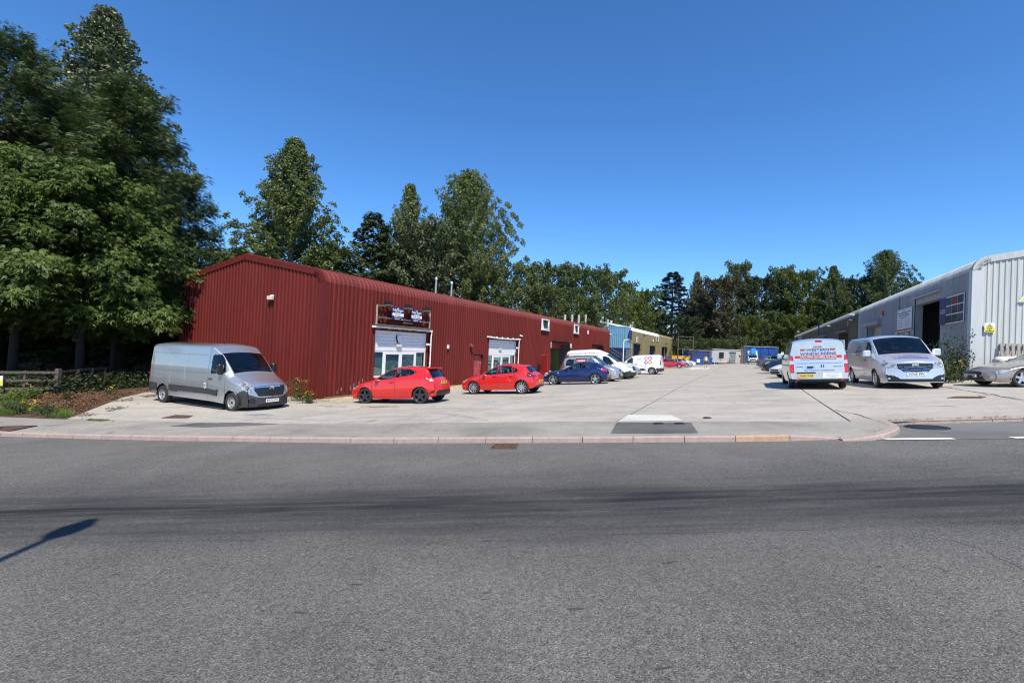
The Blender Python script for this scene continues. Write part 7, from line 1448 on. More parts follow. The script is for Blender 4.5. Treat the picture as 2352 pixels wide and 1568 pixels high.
def weed(label, px, py, hgt, n, spread, leafm=lf_bramble, flowers=0, name='weed', leaf=.09, pos=None, cat='plant'):
    c = gp(px, py) if pos is None else Vector((*pos, gz(*pos))); t_ = thing(name, label, cat, Matrix.Translation(c)); st = MB(); L_, Fl = [], []
    for k in range(n):
        a = rgp.random()*2*pi; r_ = spread*rgp.random(); h = hgt*rgp.uniform(.5, 1.0); lean = rgp.normal(0, .16, 2)*h; b0 = np.array([r_*math.cos(a), r_*math.sin(a), 0]); tip = b0+np.array([lean[0], lean[1], h])
        st.tube([b0, (b0+tip)/2+np.array([lean[0]*.1, 0, h*.05]), tip], [.008, .006, .003], 4, cap=False)
        m_ = int(10+18*h); f = rgp.uniform(.12, 1, m_); L_.append(b0+(tip-b0)*f[:, None]+rgp.normal(0, .05+.03*h, (m_, 3)))
        if flowers and k < flowers: Fl += [tip+rgp.normal(0, .04, 3) for _ in range(6)]
    st.build('stem', mat('plant_stem', (0.12, 0.13, 0.04), 0.8), t_); pts = np.concatenate(L_); pts[:, 2] = np.maximum(pts[:, 2], .01); n_ = len(pts); nv_ = nrm(np.array([0, 0, .8])+rgp.normal(0, .6, (n_, 3))); U = nrm(np.cross(nv_, rgp.normal(0, 1, (n_, 3)))); s_ = leaf*rgp.uniform(.6, 1.4, n_)
    P, F = fan(pts, U, np.cross(nv_, U), s_, s_*.42); link('leaves', np_mesh('leaves', P, F, leafm), t_)
    if Fl:
        f = np.array(Fl); nv_ = nrm(np.array([0, -.3, 1])+rgp.normal(0, .3, f.shape)); U = nrm(np.cross(nv_, rgp.normal(0, 1, f.shape))); P, F = fan(f, U, np.cross(nv_, U), np.full(len(f), .028), np.full(len(f), .028), (0, 1.6, 3.1, 4.7)); link('flowers', np_mesh('flowers', P, F, lf_petal), t_)
    return t_
weed('yellow flowering ragwort at red corner beside silver van', 690, 920, 1.0, 16, .35, lf_bramble, 5, 'ragwort'); weed('low yellow flowered weeds at foot of red corner', 708, 926, .45, 26, .4, lf_bramble, 6, 'ragwort'); weed('tall thin weed stalk beside van nose', 677, 915, 1.25, 4, .08, lf_bramble, 0)
for px, py, lab in ((52, 951, 'dark leafy weed with marigold flowers in verge grass'), (95, 954, 'small weed with orange flower at verge end'), (20, 950, 'small weed at left edge of verge grass'), (112, 958, 'dark weed at pavement edge'), (150, 918, 'single green weed in leaf litter'), (252, 907, 'small weed with yellow flower near van rear')):
    weed(lab, px, py, .42, 16, .22, lf_bramble, 3 if 'flower' in lab else 0, 'weed', .07)
for k, (px, py) in enumerate(((5, 928), (30, 924), (50, 918), (75, 916))): weed('%s bright bramble shoot below the fence from the left' % ('first', 'second', 'third', 'fourth')[k], px, py, .5, 12, .3, lf_grass, 0, 'bramble', .12)
for k, (px, py, h) in enumerate(((2165, 876.5, 1.9), (2190, 877.5, 2.3), (2208, 877.5, 1.5), (2178, 879, 1.0), (2150, 878, .9))): weed(('dark leafy weed left of grey corner', 'tallest buddleia stem by grey corner', 'leafy weed hard against grey corner', 'low yellow flowered weed by grey corner', 'low weed beside silver van')[k], px, py, h, 12, .35, lf_dark if k < 3 else lf_bramble, 5 if k == 3 else 0, 'weed', .13)
# undergrowth in the shade behind the fence
pts = region(((0, 905), (0, 885), (130, 885), (330, 878), (400, 885), (330, 890), (140, 905)), 9000, 21); pts[:, 2] += np.random.default_rng(2).random(len(pts))**2*.75
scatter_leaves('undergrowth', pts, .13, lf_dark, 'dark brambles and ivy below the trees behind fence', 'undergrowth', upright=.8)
# ================================================================== PROPS
def gpos(px, Y):                                        # ground point seen at picture column px, depth Y
    d = ray(px, 830); x = d[0]/d[1]*Y; return Vector((x, Y, gz(x, Y)))
# ---- gravel strip with loose pebbles
wl = [Vector(RO)+Vector(DD)*s_ for s_ in (-.3, 17)]; gv = [wl[0]+Vector(EE)*.05, wl[0]+Vector(EE)*1.7, wl[0]+Vector(DD)*2.2+Vector(EE)*2.5, wl[0]+Vector(DD)*6+Vector(EE)*2.3, wl[0]+Vector(DD)*11+Vector(EE)*1.7, wl[1]+Vector(EE)*.9, wl[1]+Vector(EE)*.05]
drape('gravel', [(p.x, p.y) for p in gv], .012, m_grav, 1.0)
xs = np.array([p.x for p in gv]); ys = np.array([p.y for p in gv]); rg = np.random.default_rng(8); X = rg.uniform(xs.min(), xs.max(), 30000); Y_ = rg.uniform(ys.min(), ys.max(), 30000); k = inpoly(X, Y_, [(p.x, p.y) for p in gv]); X, Y_ = X[k][:6500], Y_[k][:6500]
n = len(X); oc_ = np.array([(1, 0, 0), (-1, 0, 0), (0, 1, 0), (0, -1, 0), (0, 0, 1), (0, 0, -1)], float); of = np.array([(0, 2, 4), (2, 1, 4), (1, 3, 4), (3, 0, 4), (2, 0, 5), (1, 2, 5), (3, 1, 5), (0, 3, 5)])
S_ = rg.uniform(.012, .03, (n, 1, 3))*np.array([1.2, 1.2, .7]); V = oc_[None]*S_*rg.uniform(.75, 1.25, (n, 6, 1))+np.stack([X, Y_, G(X, Y_)+.02], 1)[:, None]; F = (of[None]+6*np.arange(n)[:, None, None]).reshape(-1, 3)
tag(link('pebbles', np_mesh('pebbles', V.reshape(-1, 3), F, leaf_mat('pebble_stone', (0.33, 0.22, 0.13), (0.66, 0.54, 0.40), 0, .9))), 'loose tan pebbles in gravel strip beside red wall', 'gravel', kind='stuff')
# ---- rail fence in the shade of the wood
def fence_run(label, A, B, nposts, hgt=.95, first=True):
    t_ = thing('rail_fence', label, 'fence', Matrix.Translation((A[0], A[1], gz(*A)))); iv = Matrix.Translation((A[0], A[1], gz(*A))).inverted()
    P = [(A[0]+(B[0]-A[0])*f, A[1]+(B[1]-A[1])*f) for f in np.linspace(0, 1, nposts)]
    for i, p in enumerate(P):
        if i or first:
            w_ = .16 if (i == 0) else .09; z = gz(*p); MB().box(p[0]-w_/2, p[0]+w_/2, p[1]-w_/2, p[1]+w_/2, z-.1, z+hgt+(.08 if i == 0 else 0), bev=.008).build('post', m_wood, t_, iv)
    for h in (.22, .55, .88):
        for a, b in zip(P[:-1], P[1:]): MB().beam((a[0], a[1]-.07, gz(*a)+h), (b[0], b[1]-.07, gz(*b)+h), .04, .10).build('rail', m_wood, t_, iv)
    return t_
fp = g2(131, 903); fL = g2(10, 905); fR = g2(240, 885)
fence_run('weathered timber rail fence running left from corner post', fp, (fp[0]*2-fL[0]*1.0+(fL[0]-fp[0])*2.6, fp[1]+(fL[1]-fp[1])*2.6) if False else (fp[0]+(fL[0]-fp[0])*1.9, fp[1]+(fL[1]-fp[1])*1.9), 4)
fence_run('weathered timber rail fence running back towards red gable', (fp[0]+.05, fp[1]+.1), fR, 4, .9, False)
q = (fp[0]+(fL[0]-fp[0])*1.03, fp[1]+(fL[1]-fp[1])*1.03); t_ = thing('fence_sign', 'white and yellow notice on fence at left picture edge', 'sign', Matrix.Translation((q[0]-.12, q[1]-.14, gz(*q)+.55)))
MB().box(-.30, .25, -.01, .01, -.2, .2).build('panel', m_upvc, t_); MB().box(-.29, .24, -.015, -.009, -.19, .03).build('yellow_panel', m_yel, t_)
for kk, tx in enumerate(('No', 'parking in', 'front')): text_obj('lettering', tx, m_blk, t_, .02, -.019, -.02-.07*kk, .05, .12+.1*(kk == 1), .001)
# ---- pallets and white bags behind the coupe
pb = Vector(RC)+Vector(EE)*1.5-Vector(DD)*.25; pz = gz(pb.x, pb.y)
def pallet(M, label):
    t_ = thing('pallet', label, 'pallet', M, 'pallets stood against the pale gable')
    for k in range(7): MB().box(-.6+k*.18, -.6+k*.18+.10, -.012, .012, 0, 1.0).build('deck_board', m_palw, t_)
    for zz in (.02, .45, .90): MB().box(-.6, .6, .013, .10, zz, zz+.09).build('stringer', m_palw, t_)
m_palw = mat('grey_pallet_wood', (0.34, 0.30, 0.26), 0.9, var=0.35, scale=10, bump=.3, bscale=30)
for k in range(3): pallet(frame(pb+Vector(EE)*(1.22*k)+Vector((0, 0, pz+.62-pb.z)), EE)@Matrix.Rotation(-.12, 4, 'X'), ('grey timber pallet nearest the building corner', 'middle grey timber pallet against the gable', 'grey timber pallet at right picture edge')[k])
for k in range(2): pallet(frame(pb-Vector(DD)*.55+Vector(EE)*(1.25*k-.2)+Vector((0, 0, pz+.06-pb.z)), EE)@Matrix.Translation((0, -.4, .62-.0))@Matrix.Rotation(pi/2, 4, 'X'), ('flat pallet carrying white bags, left one', 'flat pallet carrying white bags, right one')[k])
m_bag = mat('white_sack', (0.62, 0.60, 0.58), 0.45, var=0.25, scale=7, bump=1.0, bscale=9)
for k in range(5):
    bm = bmesh.new(); bmesh.ops.create_icosphere(bm, subdivisions=3, radius=1); sd_ = rg.normal(0, 1, 3)
    for v in bm.verts:
        c = v.co; w_ = 1+.10*math.sin(5*c.x+sd_[0])+.08*math.sin(7*c.y+sd_[1]+3*c.z)+.05*math.sin(13*c.x-9*c.z); v.co = Vector((c.x*.50*w_, c.y*.33*w_, max(-.20, c.z*.22*w_)))
    me = bpy.data.meshes.new('bag'); bm.to_mesh(me); bm.free(); me.materials.append(m_bag); [setattr(p, 'use_smooth', True) for p in me.polygons]
    o = link('white_sack', me, None, frame(pb-Vector(DD)*.75+Vector(EE)*(.62*k-.6)+Vector((0, 0, pz+.83-pb.z+.0*k)), EE)@Matrix.Rotation(.3*k, 4, 'Z')); tag(o, ('leftmost', 'second', 'middle', 'fourth', 'rightmost')[k]+' crumpled white plastic sack on pallets behind coupe', 'sack', 'white sacks on the pallets')
# ---- bag of rubbish at open doorway
c = gp(1262, 868); t_ = thing('rubbish_bag', 'small pale rubbish bag by open doorway behind blue hatchback', 'bag', Matrix.Translation(c)); bm = bmesh.new(); bmesh.ops.create_icosphere(bm, subdivisions=3, radius=.42)
for v in bm.verts: v.co = Vector((v.co.x*(1+.12*math.sin(9*v.co.z)), v.co.y, max(0, v.co.z*.8+.22+.05*math.sin(11*v.co.x))))
me = bpy.data.meshes.new('sack'); bm.to_mesh(me); bm.free(); me.materials.append(m_bag); link('sack', me, t_); MB().tube([(0, 0, .5), (.04, 0, .68)], [.05, .1], 6).build('neck', m_bag, t_)
# ---- corrugated box maker
def steel_box(name, label, cat, M, L_, W_, H_, m_side, m_frame, roofm=None, pitch=.28, dep=.05, parts=True):
    """L_ along local X, depth W_ along +Y, front face at y=0"""
    t_ = thing(name, label, cat, M)
    def corr(nm, ax, at_, lo, hi, sg):
        p = []; n_ = max(1, int((hi-lo)/pitch)); pt = (hi-lo)/n_
        for i in range(n_):
            a = lo+i*pt; p += [(a, 0), (a+pt*.3, 0), (a+pt*.45, dep), (a+pt*.8, dep), (a+pt*.95, 0)]
        p.append((hi, 0)); vs = []
        for u, d in p:
            for z in (.12, H_-.10): vs.append((u, at_+sg*(.06-d), z) if ax == 'x' else (at_+sg*(.06-d), u, z))
        MB().add(vs, [(2*i, 2*i+2, 2*i+3, 2*i+1) for i in range(len(p)-1)]).build(nm, m_side, t_)
    corr('side_panel', 'x', 0, .1, L_-.1, 1); corr('side_panel', 'x', W_, .1, L_-.1, -1); corr('end_panel', 'y', 0, .1, W_-.1, 1); corr('end_panel', 'y', L_, .1, W_-.1, -1)
    MB().box(.02, L_-.02, .02, W_-.02, H_-.09, H_-.02).build('roof', roofm or m_side, t_); MB().box(.02, L_-.02, .02, W_-.02, .05, .12).build('floor', m_dkgrey, t_)
    for x in (0, L_-.14):
        for y in (0, W_-.14): MB().box(x, x+.14, y, y+.14, 0, H_).build('corner_post', m_frame, t_)
    for y in (0.003, W_-.103):
        for z in (.003, H_-.123): MB().box(.14, L_-.14, y, y+.10, z, z+.12).build('rail', m_frame, t_)
    for x in (0.003, L_-.103):
        for z in (.003, H_-.123): MB().box(x, x+.10, .14, W_-.14, z, z+.12).build('rail', m_frame, t_)
    return t_
m_cblue = mat('container_light_blue', (0.13, 0.30, 0.44), 0.55, var=0.12, scale=2); m_cnavy = mat('container_navy', (0.012, 0.025, 0.10), 0.5, var=0.2, scale=2); m_cframe = mat('container_navy_frame', (0.02, 0.03, 0.12), 0.5)
# front right corner of the stack, seen at picture column 1436
cc = gpos(1436, 66.0); zt = at(1436, 750.0, 66.0).z; Hc = (zt-cc.z)/2
CM = frame(cc-Vector(EE)*12.0, EE)
navy = steel_box('shipping_container', 'navy shipping container at bottom of stack by metal stairs', 'container', CM, 12.0, 2.9, Hc, m_cnavy, m_cframe)
lblue = steel_box('shipping_container', 'light blue container office stacked on the navy container', 'container', CM@Matrix.Translation((0, 0, Hc+.02)), 12.0, 2.9, Hc, m_cblue, m_cblue)
wq = MB().box(12.0, 12.06, 1.0, 1.12, Hc*.42, Hc*.85).box(12.0, 12.06, 1.9, 2.02, Hc*.42, Hc*.85).box(12.0, 12.06, 1.12, 1.9, Hc*.80, Hc*.85).box(12.0, 12.06, 1.12, 1.9, Hc*.42, Hc*.47).build('window', m_upvc, lblue); MB().box(12.0, 12.02, 1.12, 1.9, Hc*.47, Hc*.8).build('window_pane', m_glass, wq)
for y, a in ((.95, .5), (2.07, -.5)): MB().box(0, .04, -.35, .35, 0, Hc*.45).build('shutter', m_cframe, lblue, Matrix.Translation((12.12, y-.3*np.sign(a)*-1*0, Hc*.41))@Matrix.Rotation(a, 4, 'Z'))
for yy in (.5, 1.0, 1.9, 2.4): MB().tube([(12.03, yy, .15), (12.03, yy, Hc-.15)], .035, 6).build('lock_rod', m_galv, navy)
# outside stair down to the right in front of the containers
st = thing('steel_stair', 'black steel staircase with yellow nosings rising to container office', 'stairs', CM@Matrix.Translation((0, -1.3, 0)))
m_nose = flat('stair_nosing', (0.6, 0.45, 0.06)); n_ = 15; x0, x1 = 8.2, 13.4
for yy in (0, 1.0): MB().beam((x0, yy, Hc), (x1, yy, .05), .06, .28).build('stringer', m_blk, st)
for i in range(n_):
    f = (i+.5)/n_; xx, zz = x0+(x1-x0)*f, Hc*(1-f); MB().box(xx-.14, xx+.14, .04, .96, zz-.02, zz+.02).build('tread', m_blk, st); MB().box(xx+.10, xx+.15, .02, .98, zz+.021, zz+.05).build('tread_nosing', m_nose, st)
for yy in (0, 1.0):
    for dz in (.55, 1.05): MB().tube([(x0, yy, Hc+dz), (x1, yy, dz)], .03, 6).build('handrail', m_dkgrey, st)
    for f in (0, .25, .5, .75, 1): xx = x0+(x1-x0)*f; MB().tube([(xx, yy, Hc*(1-f)), (xx, yy, Hc*(1-f)+1.05)], .028, 6).build('baluster', m_dkgrey, st)
MB().box(x0-2.2, x0, 0, 1.2, Hc-.08, Hc).build('landing', m_blk, st)
for k in range(2): MB().tube([(x0-.3-1.6*k, .1, 0), (x0-.3-1.6*k, .1, Hc-.08)], .05, 6).build('post', m_blk, st)
pc = gpos(1431, 64.0); t_ = thing('swan_neck_post', 'white swan neck pipe beside container stair', 'post', Matrix.Translation(pc)); MB().tube([(0, 0, 0), (0, 0, 4.0), (.12, 0, 4.25), (.7, -.2, 4.3)], .07, 8).build('pipe', m_upvc, t_); MB().box(.5, .9, -.3, -.1, 3.95, 4.2, bev=.03).build('lamp', m_dkgrey, t_)
# ---- far end: two blue trailers, cabin, gate frame, skip, bins
m_tarp = mat('blue_tarpaulin', (0.008, 0.075, 0.34), 0.5, var=0.15, scale=1.2, bump=.4, bscale=2.5); m_cab = mat('cabin_grey', (0.50, 0.50, 0.49), 0.6, var=0.05)
def facing(pxa, pxb, Y, ytop, drop=0):                   # a box front between two columns at depth Y, parallel to e
    A = gpos(pxa, Y); d = ray(pxb, 830); n_ = np.array([-EE[1], EE[0], 0]); t = ((np.array(A)-CAMP)@n_)/(d@n_); B = CAMP+t*d; Lx = float(np.hypot(B[0]-A.x, B[1]-A.y)); z = at((pxa), ytop, Y).z
    return frame(Vector((A.x, A.y, A.z-.02)), EE), Lx, z-A.z
def tent(label, pxa, pxb, Y, ytop):
    M, Lx, H_ = facing(pxa, pxb, Y, ytop); t_ = thing('curtain_trailer', label, 'trailer', M)
    n_ = 20; vs = []
    for i in range(n_+1):
        x = Lx*i/n_
        for z in (.05, H_*.5, H_-.15): vs.append((x, .05*math.sin(i*1.9)+.04*math.sin(z*3+i), z))
    MB().add(vs, [(3*i+j, 3*(i+1)+j, 3*(i+1)+j+1, 3*i+j+1) for i in range(n_) for j in (0, 1)], 0, True).build('curtain', m_tarp, t_)
    MB().box(-.03, .05, .02, 3.0, .05, H_-.15).build('end_curtain', m_tarp, t_); MB().box(Lx-.05, Lx+.03, .02, 3.0, .05, H_-.15).build('end_curtain', m_tarp, t_); MB().box(-.1, Lx+.1, -.15, 3.1, H_-.15, H_).build('roof', m_galv, t_)
    for i in range(5): MB().box(Lx*i/4-.03, Lx*i/4+.03, -.12, -.06, .05, H_-.1).build('post', m_galv if i in (0, 4) else m_tarp, t_)
    for zz in (H_*.35, H_*.62): MB().tube([(0, -.1, zz), (Lx, -.1, zz)], .02, 5).build('strap', m_cframe, t_)
    return t_
tent('left blue sheeted store behind bins and gate frame', 1567, 1632, 98.0, 802); tent('right blue sheeted store behind the pickup', 1708, 1786, 99.0, 794)
M, Lx, H_ = facing(1634, 1705, 98.0, 800.5); cb = thing('site_cabin', 'pale grey portable site cabin with dark window and door', 'cabin', M)
MB().box(0, Lx, 0, 3.0, .45, H_-.12).build('wall', m_cab, cb); MB().box(-.08, Lx+.08, -.1, 3.1, H_-.12, H_).build('roof', mat('cabin_roof', (0.6, 0.6, 0.58), .6), cb)
cx_ = lambda px: float(np.interp(px, (1634, 1705), (0, Lx)))
wn = MB().box(cx_(1651.5), cx_(1662.5), -.06, -.002, H_*.42, H_*.80).build('window', m_dkgrey, cb); MB().box(cx_(1652.3), cx_(1661.7), -.07, -.05, H_*.44, H_*.78).build('window_pane', m_blk, wn)
dr_ = MB().box(cx_(1676.5), cx_(1689.5), -.05, -.002, .47, H_*.80).build('door', mat('cabin_door', (0.22, 0.24, 0.25), .5), cb); MB().box(cx_(1675), cx_(1691), -.15, 0, H_*.81, H_*.84).build('door_hood', m_dkgrey, cb); MB().box(cx_(1678), cx_(1678.8), -.1, -.05, 1.4, 1.55).build('door_handle', m_upvc, dr_)
for xx in (.3, Lx*.5, Lx-.3): MB().box(xx-.12, xx+.12, .1, 2.9, 0, .45).build('foot', m_blk, cb)
MB().lathe([(.02, -.16), (.22, -.14), (.22, .0)], 12, 0, 'y', (cx_(1700), 0, H_*.66)).build('vent', m_galv, cb)
sp_ = thing('cabin_steps', 'dark metal steps with handrail at cabin door', 'steps', M@Matrix.Translation((cx_(1676), -1.25, 0)))
MB().box(0, 2.0, 0, 1.1, .42, .48).build('platform', m_dkgrey, sp_)
for i in range(3): MB().box(2.0+.3*i, 2.3+.3*i, .1, 1.1, .30-.13*i, .34-.13*i).build('tread', m_dkgrey, sp_)
for i, (xx, zz) in enumerate(((0, .45), (2.0, .45), (3.0, .0))): MB().tube([(xx, .05, 0), (xx, .05, zz+.95)], .035, 6).build('post', m_blk, sp_)
MB().tube([(0, .05, 1.35), (2.0, .05, 1.4), (3.0, .05, .9)], .03, 6).build('handrail', m_woodp, sp_); MB().box(-.03, .03, .05, 1.0, .48, 1.4).build('side_panel', m_dkgrey, sp_)
bn = thing('picnic_bench', 'timber picnic bench in front of grey cabin', 'bench', frame(gpos(1638, 95.0), EE)); bw__ = 2.2
for k in range(3): MB().box(0, bw__, -.3+.22*k, -.1+.22*k, .74, .78).build('top_board', m_woodp, bn)
for yy in (-.75, .65): MB().box(0, bw__, yy, yy+.24, .44, .48).build('seat_board', m_woodp, bn)
for xx in (.3, bw__-.3):
    for sg in (-1, 1): MB().beam((xx, sg*.15, .76), (xx, sg*.7, 0), .09, .09).build('leg', m_upvc, bn)
    MB().box(xx-.04, xx+.04, -.75, .89, .38, .44).build('crossbar', m_woodp, bn)
cn = thing('traffic_cone', 'red and white traffic cone beside cabin steps', 'cone', Matrix.Translation(gpos(1664.5, 94))); m_cone = flat('cone_red', (0.65, 0.05, 0.02))
MB().box(-.3, .3, -.3, .3, 0, .06).build('base', m_cone, cn); MB().lathe([(.22, .06), (.16, .42)], 14).build('lower_cone', m_cone, cn); MB().lathe([(.16, .42), (.10, .80)], 14).build('reflective_band', m_wht, cn); MB().lathe([(.10, .80), (.05, 1.05), (.01, 1.06)], 14).build('tip', m_cone, cn)
# rusty goalpost frame and open mesh gate
m_rustf = mat('rusty_steel', (0.10, 0.07, 0.065), 0.85, 0.2, .4, 6)
ga = gpos(1556, 88.0); gb_ = gpos(1590.5, 88.0); gh = at(1590, 773.0, 88.0).z-gb_.z
t_ = thing('gate_frame', 'tall rusty goalpost frame beside the olive unit', 'frame', Matrix.Translation(gb_)); iv = Matrix.Translation(gb_).inverted(); ztop = gb_.z+gh
MB().box(gb_.x-.09, gb_.x+.09, gb_.y-.09, gb_.y+.09, gb_.z, ztop).build('post', m_rustf, t_, iv); MB().box(ga.x-.09, ga.x+.09, ga.y-.09, ga.y+.09, ga.z, ztop).build('post', m_rustf, t_, iv)
MB().beam((ga.x, ga.y, ztop-.08), (gb_.x, gb_.y, ztop-.08), .14, .14).build('crossbeam', m_rustf, t_, iv); zz = at(1590, 801.5, 88.0).z; MB().beam((ga.x, ga.y, zz), (gb_.x, gb_.y, zz), .12, .14).build('crossbeam', m_rustf, t_, iv)
ga = gpos(1596.5, 86.0); gb_ = gpos(1628, 86.0); gh = at(1612, 804, 86.0).z-ga.z
t_ = thing('mesh_gate', 'rusty steel frame gate standing open behind the walker', 'gate', Matrix.Translation(ga)); iv = Matrix.Translation(ga).inverted()
for f, w_ in ((0, .10), (.5, .05), (1, .16)): p = ga.lerp(gb_, f); MB().box(p.x-w_/2, p.x+w_/2, p.y-w_/2, p.y+w_/2, p.z+.05, p.z+gh).build('stile', m_rustf, t_, iv)
for f in (.06, .42, .70, .98): MB().beam(ga+Vector((0, 0, gh*f)), gb_+Vector((0, 0, gh*f)), .06, .08).build('rail', m_rustf, t_, iv)
for i in range(1, 14): p = ga.lerp(gb_, i/14); MB().tube([p+Vector((0, 0, gh*.45)), p+Vector((0, 0, gh*.96))], .018, 4).build('bar', m_rustf, t_, iv)
m_yskip = mat('yellow_skip', (0.70, 0.38, 0.02), .5, var=.2, scale=2)
sk_ = thing('skip', 'yellow skip behind white car at far left', 'skip', frame(gpos(1549, 90), EE)@Matrix.Translation((-.6, 0, 0)))
pr_ = [(0, 2.0), (3.4, 2.0), (2.9, .2), (.5, .2)]
MB().add([(x, y, z) for y in (0, 1.7) for x, z in pr_], [(0, 1, 2, 3), (4, 5, 6, 7), (2, 3, 7, 6), (0, 3, 7, 4), (1, 2, 6, 5)]).build('body', m_yskip, sk_)
for y in (-.04, 1.66): MB().box(-.05, 3.45, y, y+.08, 1.95, 2.05).build('rim', m_yskip, sk_)
for xx in (.9, 1.7, 2.5): MB().box(xx-.06, xx+.06, -.08, 0, .3, 1.95).build('rib', m_yskip, sk_)
m_bin = mat('blue_bin', (0.01, 0.09, 0.42), .45, var=.12)
for k, (px, Y) in enumerate(((1577, 93.0), (1604, 90.0), (1622, 92.0), (1632.5, 93.0))):
    b_ = thing('wheelie_bin', ('low blue bin left of the gate frame', 'big blue bin with white label behind the mesh gate', 'blue bin at right side of mesh gate', 'slim blue bin leaning at corner of cabin')[k], 'bin', frame(gpos(px, Y), EE), 'blue bins'); w_ = (2.2, 2.2, 1.0, .6)[k]; h_ = (1.35, 1.5, 1.5, 1.25)[k]
    MB().add([(sx*w_/2*f, sy*.5*f, z) for z, f in ((.15, .86), (h_, 1.0)) for sx in (-1, 1) for sy in (-1, 1)], [(0, 1, 3, 2), (4, 5, 7, 6), (0, 1, 5, 4), (2, 3, 7, 6), (0, 2, 6, 4), (1, 3, 7, 5)]).build('body', m_bin, b_)
    MB().box(-w_/2-.05, w_/2+.05, -.56, .55, h_, h_+.12, bev=.04).build('lid', m_bin, b_)
    for sx in (-1, 1): MB().lathe([(.01, -.04), (.1, -.04), (.1, .04), (.01, .04)], 10, 0, 'x', (sx*w_*.36, -.3, .1)).build('wheel', m_blk, b_)
    if k == 1: MB().box(-.25, .35, -.53, -.49, .5, 1.2).build('label', m_wht, b_)
for k, (ox, oy, sx) in enumerate(((1150, 490, 1270), (1935, 525, 2062))):   # blue barriers in front of olive doors
    a, b = zo(ox, oy), zo(sx, oy); p = gpos((a[0]/1.7415), 84 if k == 0 else 100); q_ = gpos(b[0]/1.7415, 84 if k == 0 else 100)
    bb_ = thing('blue_hoarding', ('blue slatted screen in front of first olive doorway', 'blue slatted screen right of red doorway')[k], 'screen', frame(p, q_-p)); Lq = (q_-p).length
    for i in range(9): MB().box(0, Lq, -.03, .03, .1+.23*i, .1+.23*i+.2).build('slat', m_blue, bb_)
    for xx in (0, Lq): MB().box(xx-.05, xx+.05, .03, .12, 0, 2.25).build('post', m_blue, bb_)
# ---- pickup with access platform
pk = hatch(5.1, 1.86, 1.78, .95, 4.05, .36, 1.35, 1.12, 2.05, 2.9, 1.1, .96, [[(1.7, 1.14), (2.4, 1.16), (2.4, 1.62), (2.05, 1.62)]], '5', (1.4, 2.5), notch=[(3.15, 1.15), (3.3, 1.08), (4.9, 1.06), (5.05, 1.04), (5.1, 1.0)], tailx=3.15, rwin=False, head=[(.55, .78), (.88, .80), (.88, .98), (.62, .96)], grille=[(0, .66), (.50, .68), (.52, .90), (0, .92)], extra=[('FS', [(0, .25), (1.1, .25), (1.1, .62), (0, .60)], 'front_bumper', m_cplast, {'split': False})], ds=.05, seats=False)
pl_ = gpos(1719, 84.0); pr2 = gpos(1740, 84.0); fdir = Vector((pl_.x-pr2.x, pl_.y-pr2.y, 0)); hdp = Vector((-DD[0]*.9-.05, -DD[1], 0)).normalized()
c20 = Car('white_pickup', 'white pickup with blue access platform basket facing us', 'pickup', pk, p_white, pl_, pl_-hdp*3.1, -1)
c20.plate(True, .55, 'WK15 ZTA'); c20.mirrors(1.8, 1.2, .15, (.12, .2, .26), m_blk)
m_sky = mat('light_blue_plastic', (0.03, 0.30, 0.68), .45)
bo = MB(); bo.tube([(c20.X(3.6), 0, 1.1), (c20.X(3.6), 0, 2.3), (c20.X(3.0), .1, 2.45)], .14, 8); bo.box(c20.X(4.6), c20.X(2.9), -.6, .6, 1.9, 2.15); bo.build('boom', m_upvc, c20.root)
MB().box(c20.X(2.9), c20.X(2.1), -.25, .55, 1.85, 2.85, bev=.05).build('basket', m_sky, c20.root); MB().box(c20.X(2.6), c20.X(2.0), -.75, -.35, 1.8, 2.0).build('control_box', m_sky, c20.root); MB().box(c20.X(3.3), c20.X(3.0), -.8, .8, 1.1, 2.45).build('headboard', m_upvc, c20.root)
# pile of dark timber by the cabin
tp = gpos(1700.5, 91); t_ = thing('timber_stack', 'dark upright timber stack between cabin and pickup', 'timber', frame(tp, EE))
for k in range(6): MB().box(.16*k, .16*k+.14, 0, .4, 0, 3.4+.25*math.sin(k*2.2)).build('post', m_wood, t_)
# ---- street lamp behind the viewpoint whose shadow falls on the road
sx_, sy_ = sundir.x/sundir.z, sundir.y/sundir.z; tipS = gp(205, 1196, ROADZ); Hl = 7.0
head = Vector((tipS.x+sx_*(Hl-tipS.z), tipS.y+sy_*(Hl-tipS.z), Hl)); elb = gp(90, 1246, ROADZ); Hb = 6.9; el = Vector((elb.x+sx_*(Hb-elb.z), elb.y+sy_*(Hb-elb.z), Hb))
lowS = gp(-140, 1375, ROADZ); dirl = (el-head); dirl.z = 0; base = el+dirl.normalized()*1.6; base.z = gz(base.x, base.y)
lp = thing('street_lamp', 'tall grey street lamp standing behind the viewpoint', 'street lamp', Matrix.Translation(base)); iv = Matrix.Translation(base).inverted()
MB().tube([base, (base.x, base.y, 5.6), base.lerp(el, .35)+Vector((0, 0, 6.5-base.lerp(el, .35).z)), el, el.lerp(head, .35)], [.09, .075, .06, .05, .045], 10).build('column', m_galv, lp, iv)
u_ = (head-el).normalized(); s__ = u_.cross(Vector((0, 0, 1))).normalized(); a_ = el.lerp(head, .15); b_ = head
vs = [];
for f, w_ in ((0, .07), (.25, .15), (.7, .16), (1.0, .08)):
    p = a_.lerp(b_, f)
    for dx, dz in ((-w_, 0), (w_, 0), (w_*.7, .12), (-w_*.7, .12)): vs.append(p+s__*dx+Vector((0, 0, dz)))
MB().add(vs, [(4*i+j, 4*i+(j+1) % 4, 4*i+4+(j+1) % 4, 4*i+4+j) for i in range(3) for j in range(4)]+[(0, 1, 2, 3), (12, 13, 14, 15)]).build('lantern', m_galv, lp, iv)
